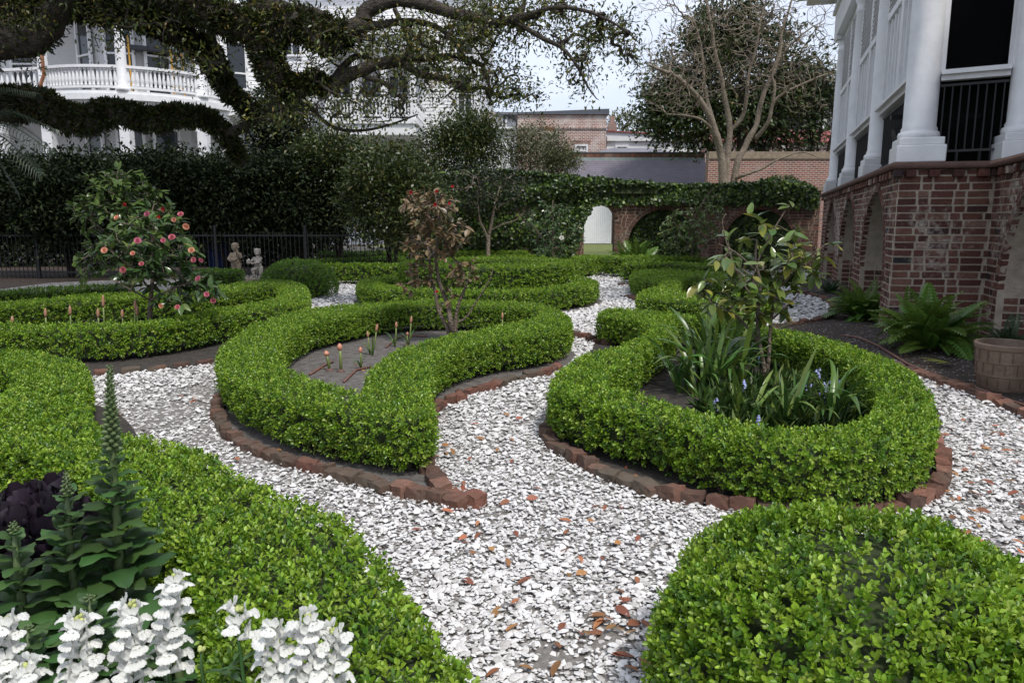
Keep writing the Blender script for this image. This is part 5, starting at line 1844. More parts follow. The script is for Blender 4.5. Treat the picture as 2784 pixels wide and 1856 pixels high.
simple('slate_grey', (0.20, 0.20, 0.225), (0.13, 0.13, 0.15), rough=0.7, scale=3)
m.build('roof', MATS['slate_grey'], house2)
for xx, w in ((1264, .75), (800, 1.0), (905, 1.0)):
    window(house2, (D(xx, 250, Y2).x, Y2 - .03, 0), (1, 0, 0), w, zat(306, Y2), zat(204, Y2), (0, -1, 0), panes=(2, 3), shutters=False)
for xx in (800, 905, 1264):
    window(house2, (D(xx, 250, Y2).x, Y2 - .03, 0), (1, 0, 0), .9, zat(150, Y2), zat(60, Y2), (0, -1, 0), panes=(2, 3))
# its porch
Yp = 36.2
pl_, pr_ = D(880, 340, Yp).x, D(1135, 340, Yp).x
zpf, zpr = zat(322, Yp), zat(268, Yp)
m = MB()
m.box(((pl_ + pr_) / 2, (Yp + Y2) / 2, zpf - .12), (pr_ - pl_, Y2 - Yp, .24))
m.box(((pl_ + pr_) / 2, (Yp + Y2) / 2 + .05, zpf - .5), (pr_ - pl_ - .2, Y2 - Yp - .1, .5))
m.build('porch_slab', MATS['white_paint'], house2)
for z, t in ((zpr, .1), (zpf + .15, .08)):
    m = MB()
    m.box(((pl_ + pr_) / 2, Yp + .15, z), (pr_ - pl_, .14, t))
    m.box((pr_ - .1, (Yp + Y2) / 2, z + .001), (.14, Y2 - Yp - .3, t))
    m.build('handrail' if t == .1 else 'bottom_rail', MATS['white_paint'], house2)
for i in range(26):
    put('baluster', bal, house2, Vector((pl_ + (pr_ - pl_) * (i + .5) / 26, Yp + .15, zpf + .15)) - off(house2)).scale = (1, 1, (zpr - zpf - .2) / hb)
for i in range(14):
    put('baluster', bal, house2, Vector((pr_ - .1, Yp + .3 + (Y2 - Yp - .4) * (i + .5) / 14, zpf + .15)) - off(house2)).scale = (1, 1, (zpr - zpf - .2) / hb)
zpt = zat(135, Yp)
for i in range(4):
    m = MB()
    m.box((pl_ + .2 + (pr_ - pl_ - .4) * i / 3, Yp + .18, (zpf + zpt) / 2), (.26, .26, zpt - zpf))
    m.build('post', MATS['white_paint'], house2)
m = MB()
m.box(((pl_ + pr_) / 2, (Yp + Y2) / 2, zpt + .3), (pr_ - pl_ + .4, Y2 - Yp + .3, .6))
m.box(((pl_ + pr_) / 2, (Yp + Y2) / 2, zpt + .75), (pr_ - pl_ + .9, Y2 - Yp + .7, .3))
m.build('porch_entablature', MATS['white_paint'], house2)
for xx in (930, 1010, 1085):
    window(house2, (D(xx, 250, Y2).x, Y2 - .03, 0), (1, 0, 0), 1.0, zpf + .1, zpt - .5, (0, -1, 0), panes=(2, 3))
# aluminium ladder leaning on it
simple('ladder_metal', (0.6, 0.6, 0.58), (0.5, 0.5, 0.45), rough=0.4)
lad = thing('ladder', 'pale ladder leaning against the second white house', 'ladder', (D(1190, 360, 35.5).x, 35.5, 0))
for dx in (0, 11):
    m = MB()
    m.tube([D(1198 + dx, 420, 35.2), D(1180 + dx, 285, 36.6)], .035, 5)
    m.build('rail', MATS['ladder_metal'], lad)
for i in range(9):
    m = MB()
    t = (i + .5) / 9
    a_ = D(1198, 420, 35.2).lerp(D(1180, 285, 36.6), t)
    b_ = D(1209, 420, 35.2).lerp(D(1191, 285, 36.6), t)
    m.tube([a_, b_], .022, 5)
    m.build('rung', MATS['ladder_metal'], lad)

# ------------------------------------------------------------------ low white wing with chimney pots
Yw = 45.0
wl, wr_ = D(1298, 330, Yw).x, D(1405, 330, Yw).x
wing = thing('white_wing', 'low white clapboard building between the white house and the brick building', 'house', ((wl + wr_) / 2, Yw, 0))
zwt = zat(313, Yw)
clapboard(wing, (wl - .3, Yw, 0), (wr_ - .7, Yw, 0), 0, zwt, .17)
clapboard(wing, (wr_ - .7, Yw, 0), (wr_ + .5, Yw + 5, 0), 0, zwt, .17, 'side_siding')
m = MB()
m.box(((wl + wr_) / 2 - .2, Yw + 2.4, zwt + .06), (wr_ - wl + .6, 5.4, .14))
m.build('roof', MATS['slate_grey'], wing)
m = MB()
m.tube([(wr_ - .75, Yw - .12, 0), (wr_ - .75, Yw - .12, zwt - .1), (wr_ - .55, Yw - .2, zwt + .02)], .06, 6)
m.build('downpipe', MATS['shutter_grey'], wing)
window(wing, (D(1358, 345, Yw).x, Yw - .03, 0), (1, 0, 0), .8, zat(352, Yw), zat(329, Yw), (0, -1, 0), panes=(2, 1), glass='white_paint')
m = MB()
q = D(1300, 380, 39.0); q2 = D(1388, 352, 39.0)
m.box(((q.x + q2.x) / 2, 39.6, zat(352, 39.0) / 2), (q2.x - q.x, 1.2, zat(352, 39.0)))
m.box(((q.x + q2.x) / 2, 39.5, zat(350, 39.0)), (q2.x - q.x + .2, 1.5, .12))
m.build('lean_to', MATS['white_siding'], wing)
ch = thing('double_chimney', 'pale double-arched chimney pot on the low white building', 'chimney', (D(1332, 320, 42.0).x, 42.0, zat(322, 42.0)))
simple('pale_stone', (0.46, 0.40, 0.34), (0.34, 0.29, 0.25), rough=0.9)
m = MB()
q = D(1332, 322, 42.0)
m.box((q.x, 42.0, q.z - .1), (.62, .5, .3))
m.build('base', MATS['pale_stone'], ch)
for s in (-1, 1):
    m = MB()
    cx_ = q.x + s * .14
    pr = [(cx_ - .15, q.z), (cx_ - .15, q.z + .22), (cx_ - .09, q.z + .34), (cx_, q.z + .39), (cx_ + .09, q.z + .34), (cx_ + .15, q.z + .22), (cx_ + .15, q.z)]
    pi = [(cx_ - .07, q.z), (cx_ - .07, q.z + .18), (cx_ - .04, q.z + .26), (cx_, q.z + .29), (cx_ + .04, q.z + .26), (cx_ + .07, q.z + .18), (cx_ + .07, q.z)]
    for i in range(6):
        for y_ in (41.8, 42.2):
            m.poly([(pr[i][0], y_, pr[i][1]), (pr[i + 1][0], y_, pr[i + 1][1]), (pi[i + 1][0], y_, pi[i + 1][1]), (pi[i][0], y_, pi[i][1])])
        for pp in (pr, pi):
            m.poly([(pp[i][0], 41.8, pp[i][1]), (pp[i + 1][0], 41.8, pp[i + 1][1]), (pp[i + 1][0], 42.2, pp[i + 1][1]), (pp[i][0], 42.2, pp[i][1])])
    m.build('arched_pot', MATS['pale_stone'], ch)

# ------------------------------------------------------------------ brick building and sheds behind the wall
def far_brick(name, c1, c2, mort, sc_, lime=.4):
    """brickwork too far away to tell the bricks apart"""
    m, nt, b = nmat(name)
    tcn = node(nt, 'ShaderNodeTexCoord')
    sp_ = node(nt, 'ShaderNodeSeparateXYZ')
    cb = node(nt, 'ShaderNodeCombineXYZ')
    nt.links.new(tcn.outputs['Object'], sp_.inputs[0])
    ax_ = node(nt, 'ShaderNodeMath', operation='ADD')
    nt.links.new(sp_.outputs['X'], ax_.inputs[0])
    nt.links.new(sp_.outputs['Y'], ax_.inputs[1])
    nt.links.new(ax_.outputs[0], cb.inputs['X'])
    nt.links.new(sp_.outputs['Z'], cb.inputs['Y'])
    br = node(nt, 'ShaderNodeTexBrick', Color1=(*c1, 1), Color2=(*c2, 1), Mortar=(*mort, 1), Scale=sc_)
    br.inputs['Mortar Size'].default_value = 0.016
    br.inputs['Mortar Smooth'].default_value = 0.3
    br.inputs['Brick Width'].default_value = 0.21
    br.inputs['Row Height'].default_value = 0.08
    br.inputs['Bias'].default_value = -0.1
    nt.links.new(cb.outputs[0], br.inputs['Vector'])
    n1 = node(nt, 'ShaderNodeTexNoise', Scale=1.3, Detail=7.0, Roughness=0.7)
    nt.links.new(tcn.outputs['Object'], n1.inputs['Vector'])
    rl = ramp(nt, [(0.48, (0, 0, 0)), (0.66, (lime, lime, lime))])
    nt.links.new(n1.outputs['Fac'], rl.inputs['Fac'])
    mx = node(nt, 'ShaderNodeMixRGB')
    mx.inputs['Color2'].default_value = (*mort, 1)
    nt.links.new(rl.outputs['Color'], mx.inputs['Fac'])
    nt.links.new(br.outputs['Color'], mx.inputs['Color1'])
    nt.links.new(mx.outputs['Color'], b.inputs['Base Color'])
    bp = node(nt, 'ShaderNodeBump', Strength=0.6, Distance=0.02)
    bp.invert = True
    nt.links.new(br.outputs['Fac'], bp.inputs['Height'])
    nt.links.new(bp.outputs['Normal'], b.inputs['Normal'])
    b.inputs['Roughness'].default_value = 0.9
    MATS[name] = m
far_brick('far_brick', (0.34, 0.16, 0.12), (0.19, 0.09, 0.07), (0.62, 0.56, 0.52), 1.0, .8)
far_brick('red_brick', (0.27, 0.095, 0.062), (0.13, 0.055, 0.045), (0.36, 0.30, 0.26), 1.0, .35)
Yb = 40.0
bl_, br_ = D(1407, 380, Yb).x, D(1648, 380, Yb).x
bb = thing('brick_building', 'flat-roofed lime-stained brick building above the slate roof', 'building', ((bl_ + br_) / 2, Yb, 0))
zl_, zr_ = zat(312, Yb), zat(302, Yb)
m = MB()
def slopebox(mb, xa, xb, ya, yb, z0, za, zb):
    v = [(xa, ya, z0), (xb, ya, z0), (xb, yb, z0), (xa, yb, z0), (xa, ya, za), (xb, ya, zb), (xb, yb, zb), (xa, yb, za)]
    n = len(mb.v)
    mb.v += v
    for f_ in ((0, 1, 5, 4), (1, 2, 6, 5), (2, 3, 7, 6), (3, 0, 4, 7), (4, 5, 6, 7), (3, 2, 1, 0)):
        mb.f.append(tuple(n + i for i in f_))
slopebox(m, bl_, br_, Yb, Yb + 6, 0, zl_, zr_)
m.build('wall', MATS['far_brick'], bb)
m = MB()
slopebox(m, bl_ - .08, br_ + .12, Yb - .12, Yb + 6.1, zl_ + .001, zl_ + .10, zr_ + .10)
m.build('roof_edge', MATS['shutter_grey'], bb)
m = MB()
slopebox(m, bl_ - .03, br_ + .05, Yb - .07, Yb + .05, zat(350, Yb), zat(346, Yb), zat(345.5, Yb))
m.build('string_course', MATS['far_brick'], bb)
window(bb, (D(1580, 405, Yb).x, Yb - .04, 0), (1, 0, 0), .62, zat(424, Yb), zat(398, Yb), (0, -1, 0), panes=(3, 1), glass='porch_shade')
for i in range(11):
    m = MB()
    x_ = D(1560 + i * 4, 387, Yb).x
    m.beam((x_ - (i - 5) * -.006, Yb - .015, zat(392.5, Yb)), (x_ + (i - 5) * .016, Yb - .015, zat(381, Yb)), .05, .062, (0, 1, 0))
    m.build('lintel_brick', MATS['red_brick'], bb)
m = MB()
q = D(1490, 400, Yb - 1.5)
m.box((q.x, Yb - 1.3, zat(368, Yb - 1.5) / 2), (.78, .8, zat(368, Yb - 1.5)))
m.box((q.x, Yb - 1.3, zat(363, Yb - 1.5)), (.92, .95, .16))
tag(m.build('rendered_chimney', MATS['pale_stone'], None), 'grey rendered chimney before the brick building', 'chimney')
m = MB()
m.box((q.x + .08, Yb - 1.3, zat(355, Yb - 1.5)), (.36, .4, .20))
m.box((q.x + .08, Yb - 1.3, zat(347, Yb - 1.5)), (.52, .55, .05))
tag(m.build('chimney_cap', MATS['copper'], None), 'terracotta pot with dark cap on the rendered chimney', 'chimney pot')
# white shed
Ys = 40.6
s_l, s_r = D(1648, 380, Ys).x + .03, D(1905, 400, Ys).x
shed = thing('white_shed', 'low white painted shed with a sloping red-edged roof', 'building', ((s_l + s_r) / 2, Ys, 0))
m = MB()
slopebox(m, s_l, s_r, Ys, Ys + 5, 0, zat(371, Ys), zat(383, Ys))
m.build('wall', MATS['white_siding'], shed)
m = MB()
slopebox(m, s_l, s_r + .2, Ys - .15, Ys - .004, zat(384, Ys), zat(358, Ys), zat(372, Ys))
m.build('fascia', MATS['white_paint'], shed)
simple('red_metal', (0.30, 0.075, 0.065), (0.22, 0.055, 0.05), rough=0.5, scale=2)
m = MB()
q0, q1 = zat(356, Ys), zat(371, Ys)
v0 = [(s_l, Ys - .25, q0), (s_r + .3, Ys - .25, q1), (s_r + .3, Ys + 5, q1 + .5), (s_l, Ys + 5, q0 + .5)]
m.poly(v0)
m.poly([(x, y, z - .06) for x, y, z in v0][::-1])
for i in range(4):
    a_, b_ = v0[i], v0[(i + 1) % 4]
    m.poly([(a_[0], a_[1], a_[2] - .06), (b_[0], b_[1], b_[2] - .06), b_, a_])
m.build('roof', MATS['red_metal'], shed)
window(shed, (D(1690, 405, Ys).x, Ys - .04, 0), (1, 0, 0), .62, zat(412, Ys), zat(400, Ys), (0, -1, 0), panes=(2, 1))
# slate-roofed outbuilding with brick parapet
Yo = 34.4
o_l, o_r = D(1540, 450, Yo).x, D(1945, 450, Yo).x
outb = thing('slate_outbuilding', 'outbuilding with purple-grey slate roof and brick parapet behind the ivy wall', 'building', ((o_l + o_r) / 2, Yo, 0))
ze, zp = zat(520, Yo), zat(436, Yo + 1.9)
nrow, ncol = 15, 34
simple('slate', (0.17, 0.15, 0.175), (0.12, 0.105, 0.13), rough=0.55, scale=2.5, bump=0.2, bscale=20)
sl = MB()
up_ = Vector((0, 1.9, zp - ze)) / nrow
nsl = Vector((0, -(zp - ze), 1.9)).normalized()
wsl = (o_r - o_l) / ncol
for r_ in range(nrow):
    for c_ in range(-1, ncol):
        xa_ = o_l + (c_ + (.5 if r_ % 2 else 0)) * wsl
        xb_ = min(xa_ + wsl - .008, o_r)
        xa_ = max(xa_, o_l)
        if xb_ - xa_ < .03:
            continue
        p = Vector((0, Yo, ze)) + up_ * r_
        q = p + up_ * 1.12
        lift = .012 + random.uniform(0, .003)
        sl.poly([(xa_, *(p + nsl * lift)[1:]), (xb_, *(p + nsl * lift)[1:]), (xb_, *(q + nsl * .003)[1:]), (xa_, *(q + nsl * .003)[1:])])
        sl.poly([(xa_, *p[1:]), (xb_, *p[1:]), (xb_, *(p + nsl * lift)[1:]), (xa_, *(p + nsl * lift)[1:])])
stuff(sl.build('slates', MATS['slate'], outb))
m = MB()
m.poly([(o_l, *(Vector((0, Yo, ze)) - nsl * .01)[1:]), (o_r, *(Vector((0, Yo, ze)) - nsl * .01)[1:]), (o_r, *(Vector((0, Yo, ze)) + up_ * nrow - nsl * .01)[1:]), (o_l, *(Vector((0, Yo, ze)) + up_ * nrow - nsl * .01)[1:])])
m.build('roof_deck', MATS['slate'], outb)
m = MB()
m.box(((o_l + o_r) / 2, Yo + 2.6, ze / 2), (o_r - o_l - .1, 4.9, ze))
m.build('wall', MATS['red_brick'], outb)
simple('lead_flashing', (0.30, 0.36, 0.35), (0.20, 0.235, 0.23), rough=0.6, scale=4)
m = MB()
m.box(((o_l + o_r) / 2, Yo + 1.93, zp + .06), (o_r - o_l, .10, .14))
m.build('flashing', MATS['lead_flashing'], outb)
m = MB()
m.box(((o_l + o_r) / 2, Yo + 2.2, zp + .10), (o_r - o_l - .004, .44, .46))
m.build('parapet', MATS['old_mortar'], outb)
rbm = with_mat(RB[1], MATS['wall_brick'])
for i in range(48):
    o = put('brick', rbm, outb)
    x_ = o_l + (o_r - o_l) * (i + .5) / 48
    o.scale = ((o_r - o_l) / 48 - .015, .06, .21)
    o.location = Vector((x_, Yo + 1.975, zp + .22)) - off(outb)
m = MB()
m.box(((o_l + o_r) / 2, Yo + 2.2, zp + .37), (o_r - o_l + .06, .54, .05))
m.build('parapet_cap', MATS['shutter_grey'], outb)
m = MB()
hx0, hx1 = D(1600, 412, Yo + 3).x, D(1850, 412, Yo + 3).x
hz_ = zp + .36
m.poly([(hx0, Yo + 2.6, hz_), (hx1, Yo + 2.6, hz_), (hx1 - 1.3, Yo + 4, hz_ + .42), (hx0 + 1.3, Yo + 4, hz_ + .42)])
m.poly([(hx1, Yo + 2.6, hz_), (hx1, Yo + 5, hz_), (hx1 - 1.3, Yo + 4, hz_ + .42)])
m.poly([(hx0, Yo + 5, hz_), (hx0, Yo + 2.6, hz_), (hx0 + 1.3, Yo + 4, hz_ + .42)])
m.build('metal_roof', MATS['slate_grey'], outb)
# red brick wall on the right, behind the bare tree
Yr = 30.0
r_l, r_r = D(1925, 460, Yr).x, D(2330, 460, Yr).x
rw = thing('red_wall', 'weathered red brick wall behind the bare tree, right', 'wall', ((r_l + r_r) / 2, Yr, 0))
zrw = zat(432, Yr)
m = MB()
m.box(((r_l + r_r) / 2, Yr + .2, zrw / 2), (r_r - r_l, .4, zrw))
m.build('brickwork', MATS['red_brick'], rw)
m = MB()
m.box(((r_l + r_r) / 2, Yr + .2, zrw + .14), (r_r - r_l, .5, .28))
m.build('coping', MATS['old_mortar'], rw)
# red-roofed building behind it
Yq = 42.0
t_l, t_r = D(1890, 380, Yq).x, D(2330, 380, Yq).x
rr_ = thing('red_roof_building', 'brick building with a red metal roof beyond the red wall', 'building', ((t_l + t_r) / 2, Yq, 0))
m = MB()
m.box(((t_l + t_r) / 2, Yq + 2, zat(386, Yq) / 2), (t_r - t_l, 4, zat(386, Yq)))
m.build('wall', MATS['far_brick'], rr_)
m = MB()
za_, zb_ = zat(384, Yq), zat(354, Yq + 2)
m.poly([(t_l, Yq - .25, za_), (t_r, Yq - .25, za_), (t_r, Yq + 2, zb_), (t_l, Yq + 2, zb_)])
m.poly([(t_l, Yq - .25, za_ - .1), (t_r, Yq - .25, za_ - .1), (t_r, Yq - .25, za_), (t_l, Yq - .25, za_)])
m.build('roof', MATS['red_metal'], rr_)
# grey house top behind the pines
m = MB()
Yz = 46.0
g_l, g_r = D(2190, 300, Yz).x, D(2330, 300, Yz).x
m.box(((g_l + g_r) / 2, Yz + 2, zat(232, Yz) / 2), (g_r - g_l, 4, zat(232, Yz)))
gh = thing('grey_house', 'grey house with white porch post behind the right-hand trees', 'house', ((g_l + g_r) / 2, Yz, 0))
m.build('wall', MATS['slate_grey'], gh)
m = MB()
m.box((D(2235, 330, Yz - .5).x, Yz - .5, zat(330, Yz)), (.3, .3, 1.4))
m.build('post', MATS['white_paint'], gh)
# far chimney
m = MB()
q = D(1664, 345, 50.0)
m.box((q.x, 50.0, q.z - 1.0), (.55, .55, 2.4))
m.box((q.x, 50.0, q.z + .42), (.3, .3, .5))
tag(m.build('brick_chimney', MATS['red_brick'], None), 'small distant brick chimney right of the brick building', 'chimney')
# ------------------------------------------------------------------ big single leaves
def leaf_data(name, mat, w=.5, droop=.25, fold=.18, seg=6, wave=0.0, pw=1.0, tipw=0.0, seed=0):
    """a leaf of length 1 along +X, up +Z: halves folded on the midrib, drooping to the tip"""
    rs = random.Random(seed)
    v, f = [], []
    for i in range(seg + 1):
        t = i / seg
        hw = w / 2 * (math.sin(math.pi * min(1, t ** pw)) ** .75 if 0 < t < 1 else 0.0) + tipw * (0 < t < 1)
        hw = max(hw, .006)
        z = -droop * t * t
        wv = wave * rs.uniform(-1, 1)
        v += [(t, -hw, z + fold * hw * 2 * .5 + wv), (t, 0, z), (t, hw, z + fold * hw * 2 * .5 - wv)]
    for i in range(seg):
        a = i * 3
        f += [(a, a + 1, a + 4, a + 3), (a + 1, a + 2, a + 5, a + 4)]
    me = bpy.data.meshes.new(name)
    me.from_pydata(v, [], [tuple(reversed(q)) for q in f])
    me.materials.append(mat)
    me.polygons.foreach_set('use_smooth', [True] * len(me.polygons))
    me.update()
    return me
def axes(d, up):
    x = Vector(d).normalized()
    y = Vector(up).cross(x)
    if y.length < 1e-4:
        y = Vector((0, 1, 0)).cross(x)
    y.normalize()
    return x, y, x.cross(y)
def place(name, me, parent, p, d, up, s, sw=None):
    x, y, z = axes(d, up)
    o = put(name, me, parent)
    M = Matrix((x * s, y * (sw or s), z * s)).transposed().to_4x4()
    M.translation = Vector(p) - off(parent)
    o.matrix_basis = M
    return o

# ------------------------------------------------------------------ camellias with single leaves
def flower_data(name, cols, r=1.0, rings=((.45, 6, 1.25), (.72, 7, .95), (.9, 8, .6), (1.0, 8, .25)), seed=0):
    """a rosette of overlapping rounded petals, axis +Z"""
    rs = random.Random(seed)
    v, f = [], []
    for rad, n, el in rings:
        for k in range(n):
            a = 2 * math.pi * k / n + rad * 3 + rs.uniform(-.1, .1)
            ca, sa = math.cos(a), math.sin(a)
            w = 2.6 * rad / n * 2.3
            n0 = len(v)
            for (t, hw) in ((0.0, .25), (.45, .9), (.8, 1.0), (1.0, .72)):
                rr = rad * t * math.cos(el * t)
                zz = rad * t * math.sin(el * t) * .8
                for s in (-1, 0, 1):
                    v.append((ca * rr - sa * s * w * hw * .5, sa * rr + ca * s * w * hw * .5, zz + (abs(s) * .06)))
            for i in range(3):
                for s in range(2):
                    b = n0 + i * 3 + s
                    f.append((b, b + 1, b + 4, b + 3))
    me = bpy.data.meshes.new(name)
    me.from_pydata([tuple(c * r for c in p) for p in v], [], f)
    me.materials.append(cols)
    me.polygons.foreach_set('use_smooth', [True] * len(me.polygons))
    me.update()
    return me
PINK = leaf_mat('pink_petal', .5, .25, False, (0.62, 0.19, 0.23), .25)
PEACH = leaf_mat('peach_petal', .5, .25, False, (0.66, 0.33, 0.22), .2)
REDP = leaf_mat('red_petal', .45, .2, False, (0.60, 0.035, 0.04), .2)
WHITEP = leaf_mat('white_petal', .5, .3, False, (0.80, 0.79, 0.73), .06)
def camellia(name, label, base, specs, pts, per, L, mats, bark='camellia_bark', wid=.46, flowers=(), limit=300, cat='shrub', spread=.85, twig=.0035, group=None, droop=.15):
    """stems, twigs joining the leaf tips, and leaves that are parts of their own"""
    root = thing(name, label, cat, (base[0], base[1], 0), group)
    S_ = limbs(root, specs, MATS[bark], 8)
    sd_ = np.vstack([c[5:] for c in S_])
    pts = np.array([tuple(p) for p in pts])
    par, order = mst(sd_, pts, .25)
    mb = MB()
    twig_mesh(mb, sd_, pts, par, order, twig, .012, .10, 5)
    stuff(mb.build('twigs', MATS[bark], root))
    datas = [leaf_data('leaf', m, wid * random.uniform(.9, 1.1), random.uniform(.08, .3), random.uniform(.15, .5), 5, 0, .9, seed=i) for i, m in enumerate(mats * 2)]
    dirs_ = unit(np.array([pts[i] - (sd_[-par[i] - 1] if par[i] < 0 else pts[par[i]]) for i in range(len(pts))]))
    ex = []
    cnt = 0
    idx = list(range(len(pts)))
    random.shuffle(idx)
    for i in idx:
        for j in range(per):
            d = Vector(dirs_[i]) + Vector((random.gauss(0, spread), random.gauss(0, spread), random.gauss(-droop, spread * .6)))
            up = Vector((random.gauss(0, .35), random.gauss(-.15, .35), 1))
            p = Vector(pts[i]) - Vector(dirs_[i]) * (j * .018)
            if cnt < limit:
                place('leaf', datas[(i + j) % len(datas)], root, p, d, up, L * random.uniform(.7, 1.15))
                cnt += 1
            else:
                ex.append((p, d, up, L * random.uniform(.7, 1.15), (i + j) % len(datas)))
    if ex:
        col_ = [m.name for m in mats]
        vv, ff = [], []
        for p, d, up, s, k in ex:
            x, y, z = axes(d, up)
            n0 = len(vv)
            me = datas[k]
            for q in me.vertices:
                vv.append(tuple(p + x * (q.co.x * s) + y * (q.co.y * s) + z * (q.co.z * s) - off(root)))
            for q in me.polygons:
                ff.append(tuple(n0 + a for a in q.vertices))
        me = bpy.data.meshes.new('leaves')
        me.from_pydata(vv, [], ff)
        me.materials.append(mats[0])
        stuff(put('leaves', me, root))
    for (p, me, s) in flowers:
        d = Vector((random.gauss(0, .5), -1, random.gauss(.3, .4)))
        x, y, z = axes(Vector((1, 0, 0)) + Vector((random.gauss(0, .2), 0, random.gauss(0, .3))), d)
        o = put('flower', me, root)
        M = Matrix((x * s, y * s, z * s)).transposed().to_4x4()
        M.translation = Vector(p) - off(root)
        o.matrix_basis = M
    return root
def pe(cx, cy, rx, ry, Y, dy, n):
    """n places in an upright ellipse (photo pixels /K view units) with depth spread dy"""
    return [V(cx + q[0], cy + q[1], Y + q[2]) for q in ell(n, (0, 0, 0), (rx, ry, dy))]
G1 = leaf_mat('camellia_green', .25, .15, False, (0.060, 0.105, 0.026), .35)
G2 = leaf_mat('camellia_light', .25, .22, False, (0.13, 0.18, 0.042), .3)
G3 = leaf_mat('camellia_dark', .25, .12, False, (0.034, 0.062, 0.020), .3)
YG1 = leaf_mat('camellia_yellow', .25, .25, False, (0.27, 0.27, 0.05), .25)
BR1 = leaf_mat('camellia_bronze', .35, .15, False, (0.155, 0.110, 0.055), .25)
BR2 = leaf_mat('camellia_olive', .35, .15, False, (0.105, 0.105, 0.042), .3)
BR3 = leaf_mat('camellia_russet', .35, .15, False, (0.20, 0.115, 0.075), .25)
fpink = flower_data('flower', PINK, seed=1)
fpeach = flower_data('flower', PEACH, seed=2)
fred = flower_data('flower', REDP, rings=((.6, 5, 1.1), (.9, 6, .9)), seed=3)
fwhite = flower_data('flower', WHITEP, seed=4)
# pink camellia in the left bed
Yc = 7.25
b_ = V(343, 780, Yc)
pk = [(268, 500), (338, 492), (415, 492), (428, 520), (375, 552), (316, 553), (305, 582), (283, 620), (445, 597), (440, 575), (475, 676), (490, 690), (370, 702), (408, 705), (395, 545), (400, 505), (462, 597), (325, 606), (240, 575), (455, 640)]
fl_ = [(V(x, y, Yc - .55 - .25 * random.random()), fpink if i % 3 else fpeach, random.uniform(.022, .032)) for i, (x, y) in enumerate(pk)]
camellia('pink_camellia', 'round pink-flowered camellia tree in the left hedge bed', (b_.x, Yc),
         [([Vector((b_.x, Yc, -.03)), V(343, 740, Yc), V(345, 690, Yc), V(350, 640, Yc), V(352, 590, Yc), V(348, 540, Yc)], .030, .010),
          ([V(345, 690, Yc), V(390, 665, Yc - .1), V(440, 650, Yc - .1), V(480, 655, Yc)], .014, .005), ([V(347, 665, Yc), V(310, 625, Yc), V(275, 590, Yc)], .013, .005),
          ([V(350, 620, Yc), V(400, 580, Yc), V(430, 550, Yc)], .012, .005), ([V(346, 690, Yc), V(300, 665, Yc - .15), V(255, 640, Yc - .1)], .010, .004)],
         pe(345, 580, 122, 92, Yc, .5, 150) + pe(460, 660, 60, 32, Yc, .3, 26) + pe(400, 690, 55, 20, Yc - .2, .2, 12), 5, .11, [G1, G2, G1], flowers=fl_, limit=300)
# darker camellia behind it
Yd = 9.6
b_ = V(300, 700, Yd)
fl_ = [(V(x, y, Yd - .6), fred, .035) for x, y in ((287, 468), (375, 480), (366, 500), (352, 552))]
camellia('far_camellia', 'larger dull green camellia with few red blooms behind the pink one', (b_.x, Yd),
         [([Vector((b_.x, Yd, -.03)), V(300, 640, Yd), V(298, 580, Yd), V(295, 520, Yd), V(290, 460, Yd)], .035, .012), ([V(298, 580, Yd), V(240, 530, Yd), V(200, 500, Yd)], .018, .006), ([V(297, 560, Yd), V(350, 510, Yd), V(390, 480, Yd)], .018, .006)],
         pe(290, 490, 130, 72, Yd, .7, 170) + pe(265, 420, 72, 38, Yd, .5, 50) + pe(215, 600, 45, 60, Yd, .4, 26), 6, .125, [G1, G3], flowers=fl_, limit=300)
# bronze camellia in the teardrop bed
Ye = 7.35
b_ = V(1035, 770, Ye)
fl_ = [(V(x, y, Ye - .3), fred, .024) for x, y in ((944, 441), (1003, 440), (1040, 430), (1000, 470), (1032, 468), (1004, 671))]
camellia('bronze_camellia', 'bronze-leaved camellia with red buds in the teardrop bed', (b_.x, Ye),
         [([Vector((b_.x, Ye, -.03)), V(1030, 760, Ye), V(1018, 735, Ye), V(1005, 705, Ye), V(1000, 670, Ye), V(990, 640, Ye), V(988, 590, Ye), V(990, 540, Ye), V(985, 480, Ye)], .026, .007),
          ([V(1040, 765, Ye), V(1035, 740, Ye - .05), V(1028, 700, Ye), V(1010, 650, Ye), V(1002, 600, Ye), V(1005, 550, Ye), V(1010, 500, Ye), V(1000, 450, Ye)], .030, .006),
          ([V(1045, 768, Ye), V(1048, 720, Ye), V(1060, 680, Ye), V(1075, 640, Ye), V(1080, 600, Ye)], .024, .006), ([V(1040, 745, Ye), V(1070, 730, Ye), V(1090, 700, Ye), V(1125, 640, Ye), V(1133, 615, Ye)], .013, .004),
          ([V(1000, 660, Ye), V(960, 640, Ye), V(940, 610, Ye)], .012, .004), ([V(990, 560, Ye), V(960, 480, Ye), V(945, 445, Ye)], .008, .003), ([V(1003, 560, Ye), V(1040, 520, Ye), V(1075, 505, Ye)], .008, .003)],
         pe(985, 480, 68, 50, Ye, .3, 110) + pe(985, 560, 68, 52, Ye, .3, 90) + pe(1050, 540, 40, 44, Ye, .2, 26) + pe(1065, 620, 35, 44, Ye, .2, 26) + pe(955, 635, 42, 40, Ye, .2, 24) + pe(1030, 680, 30, 25, Ye, .2, 8), 3, .085, [BR1, BR2, BR3, BR2], flowers=fl_, wid=.52, limit=300, spread=.8)
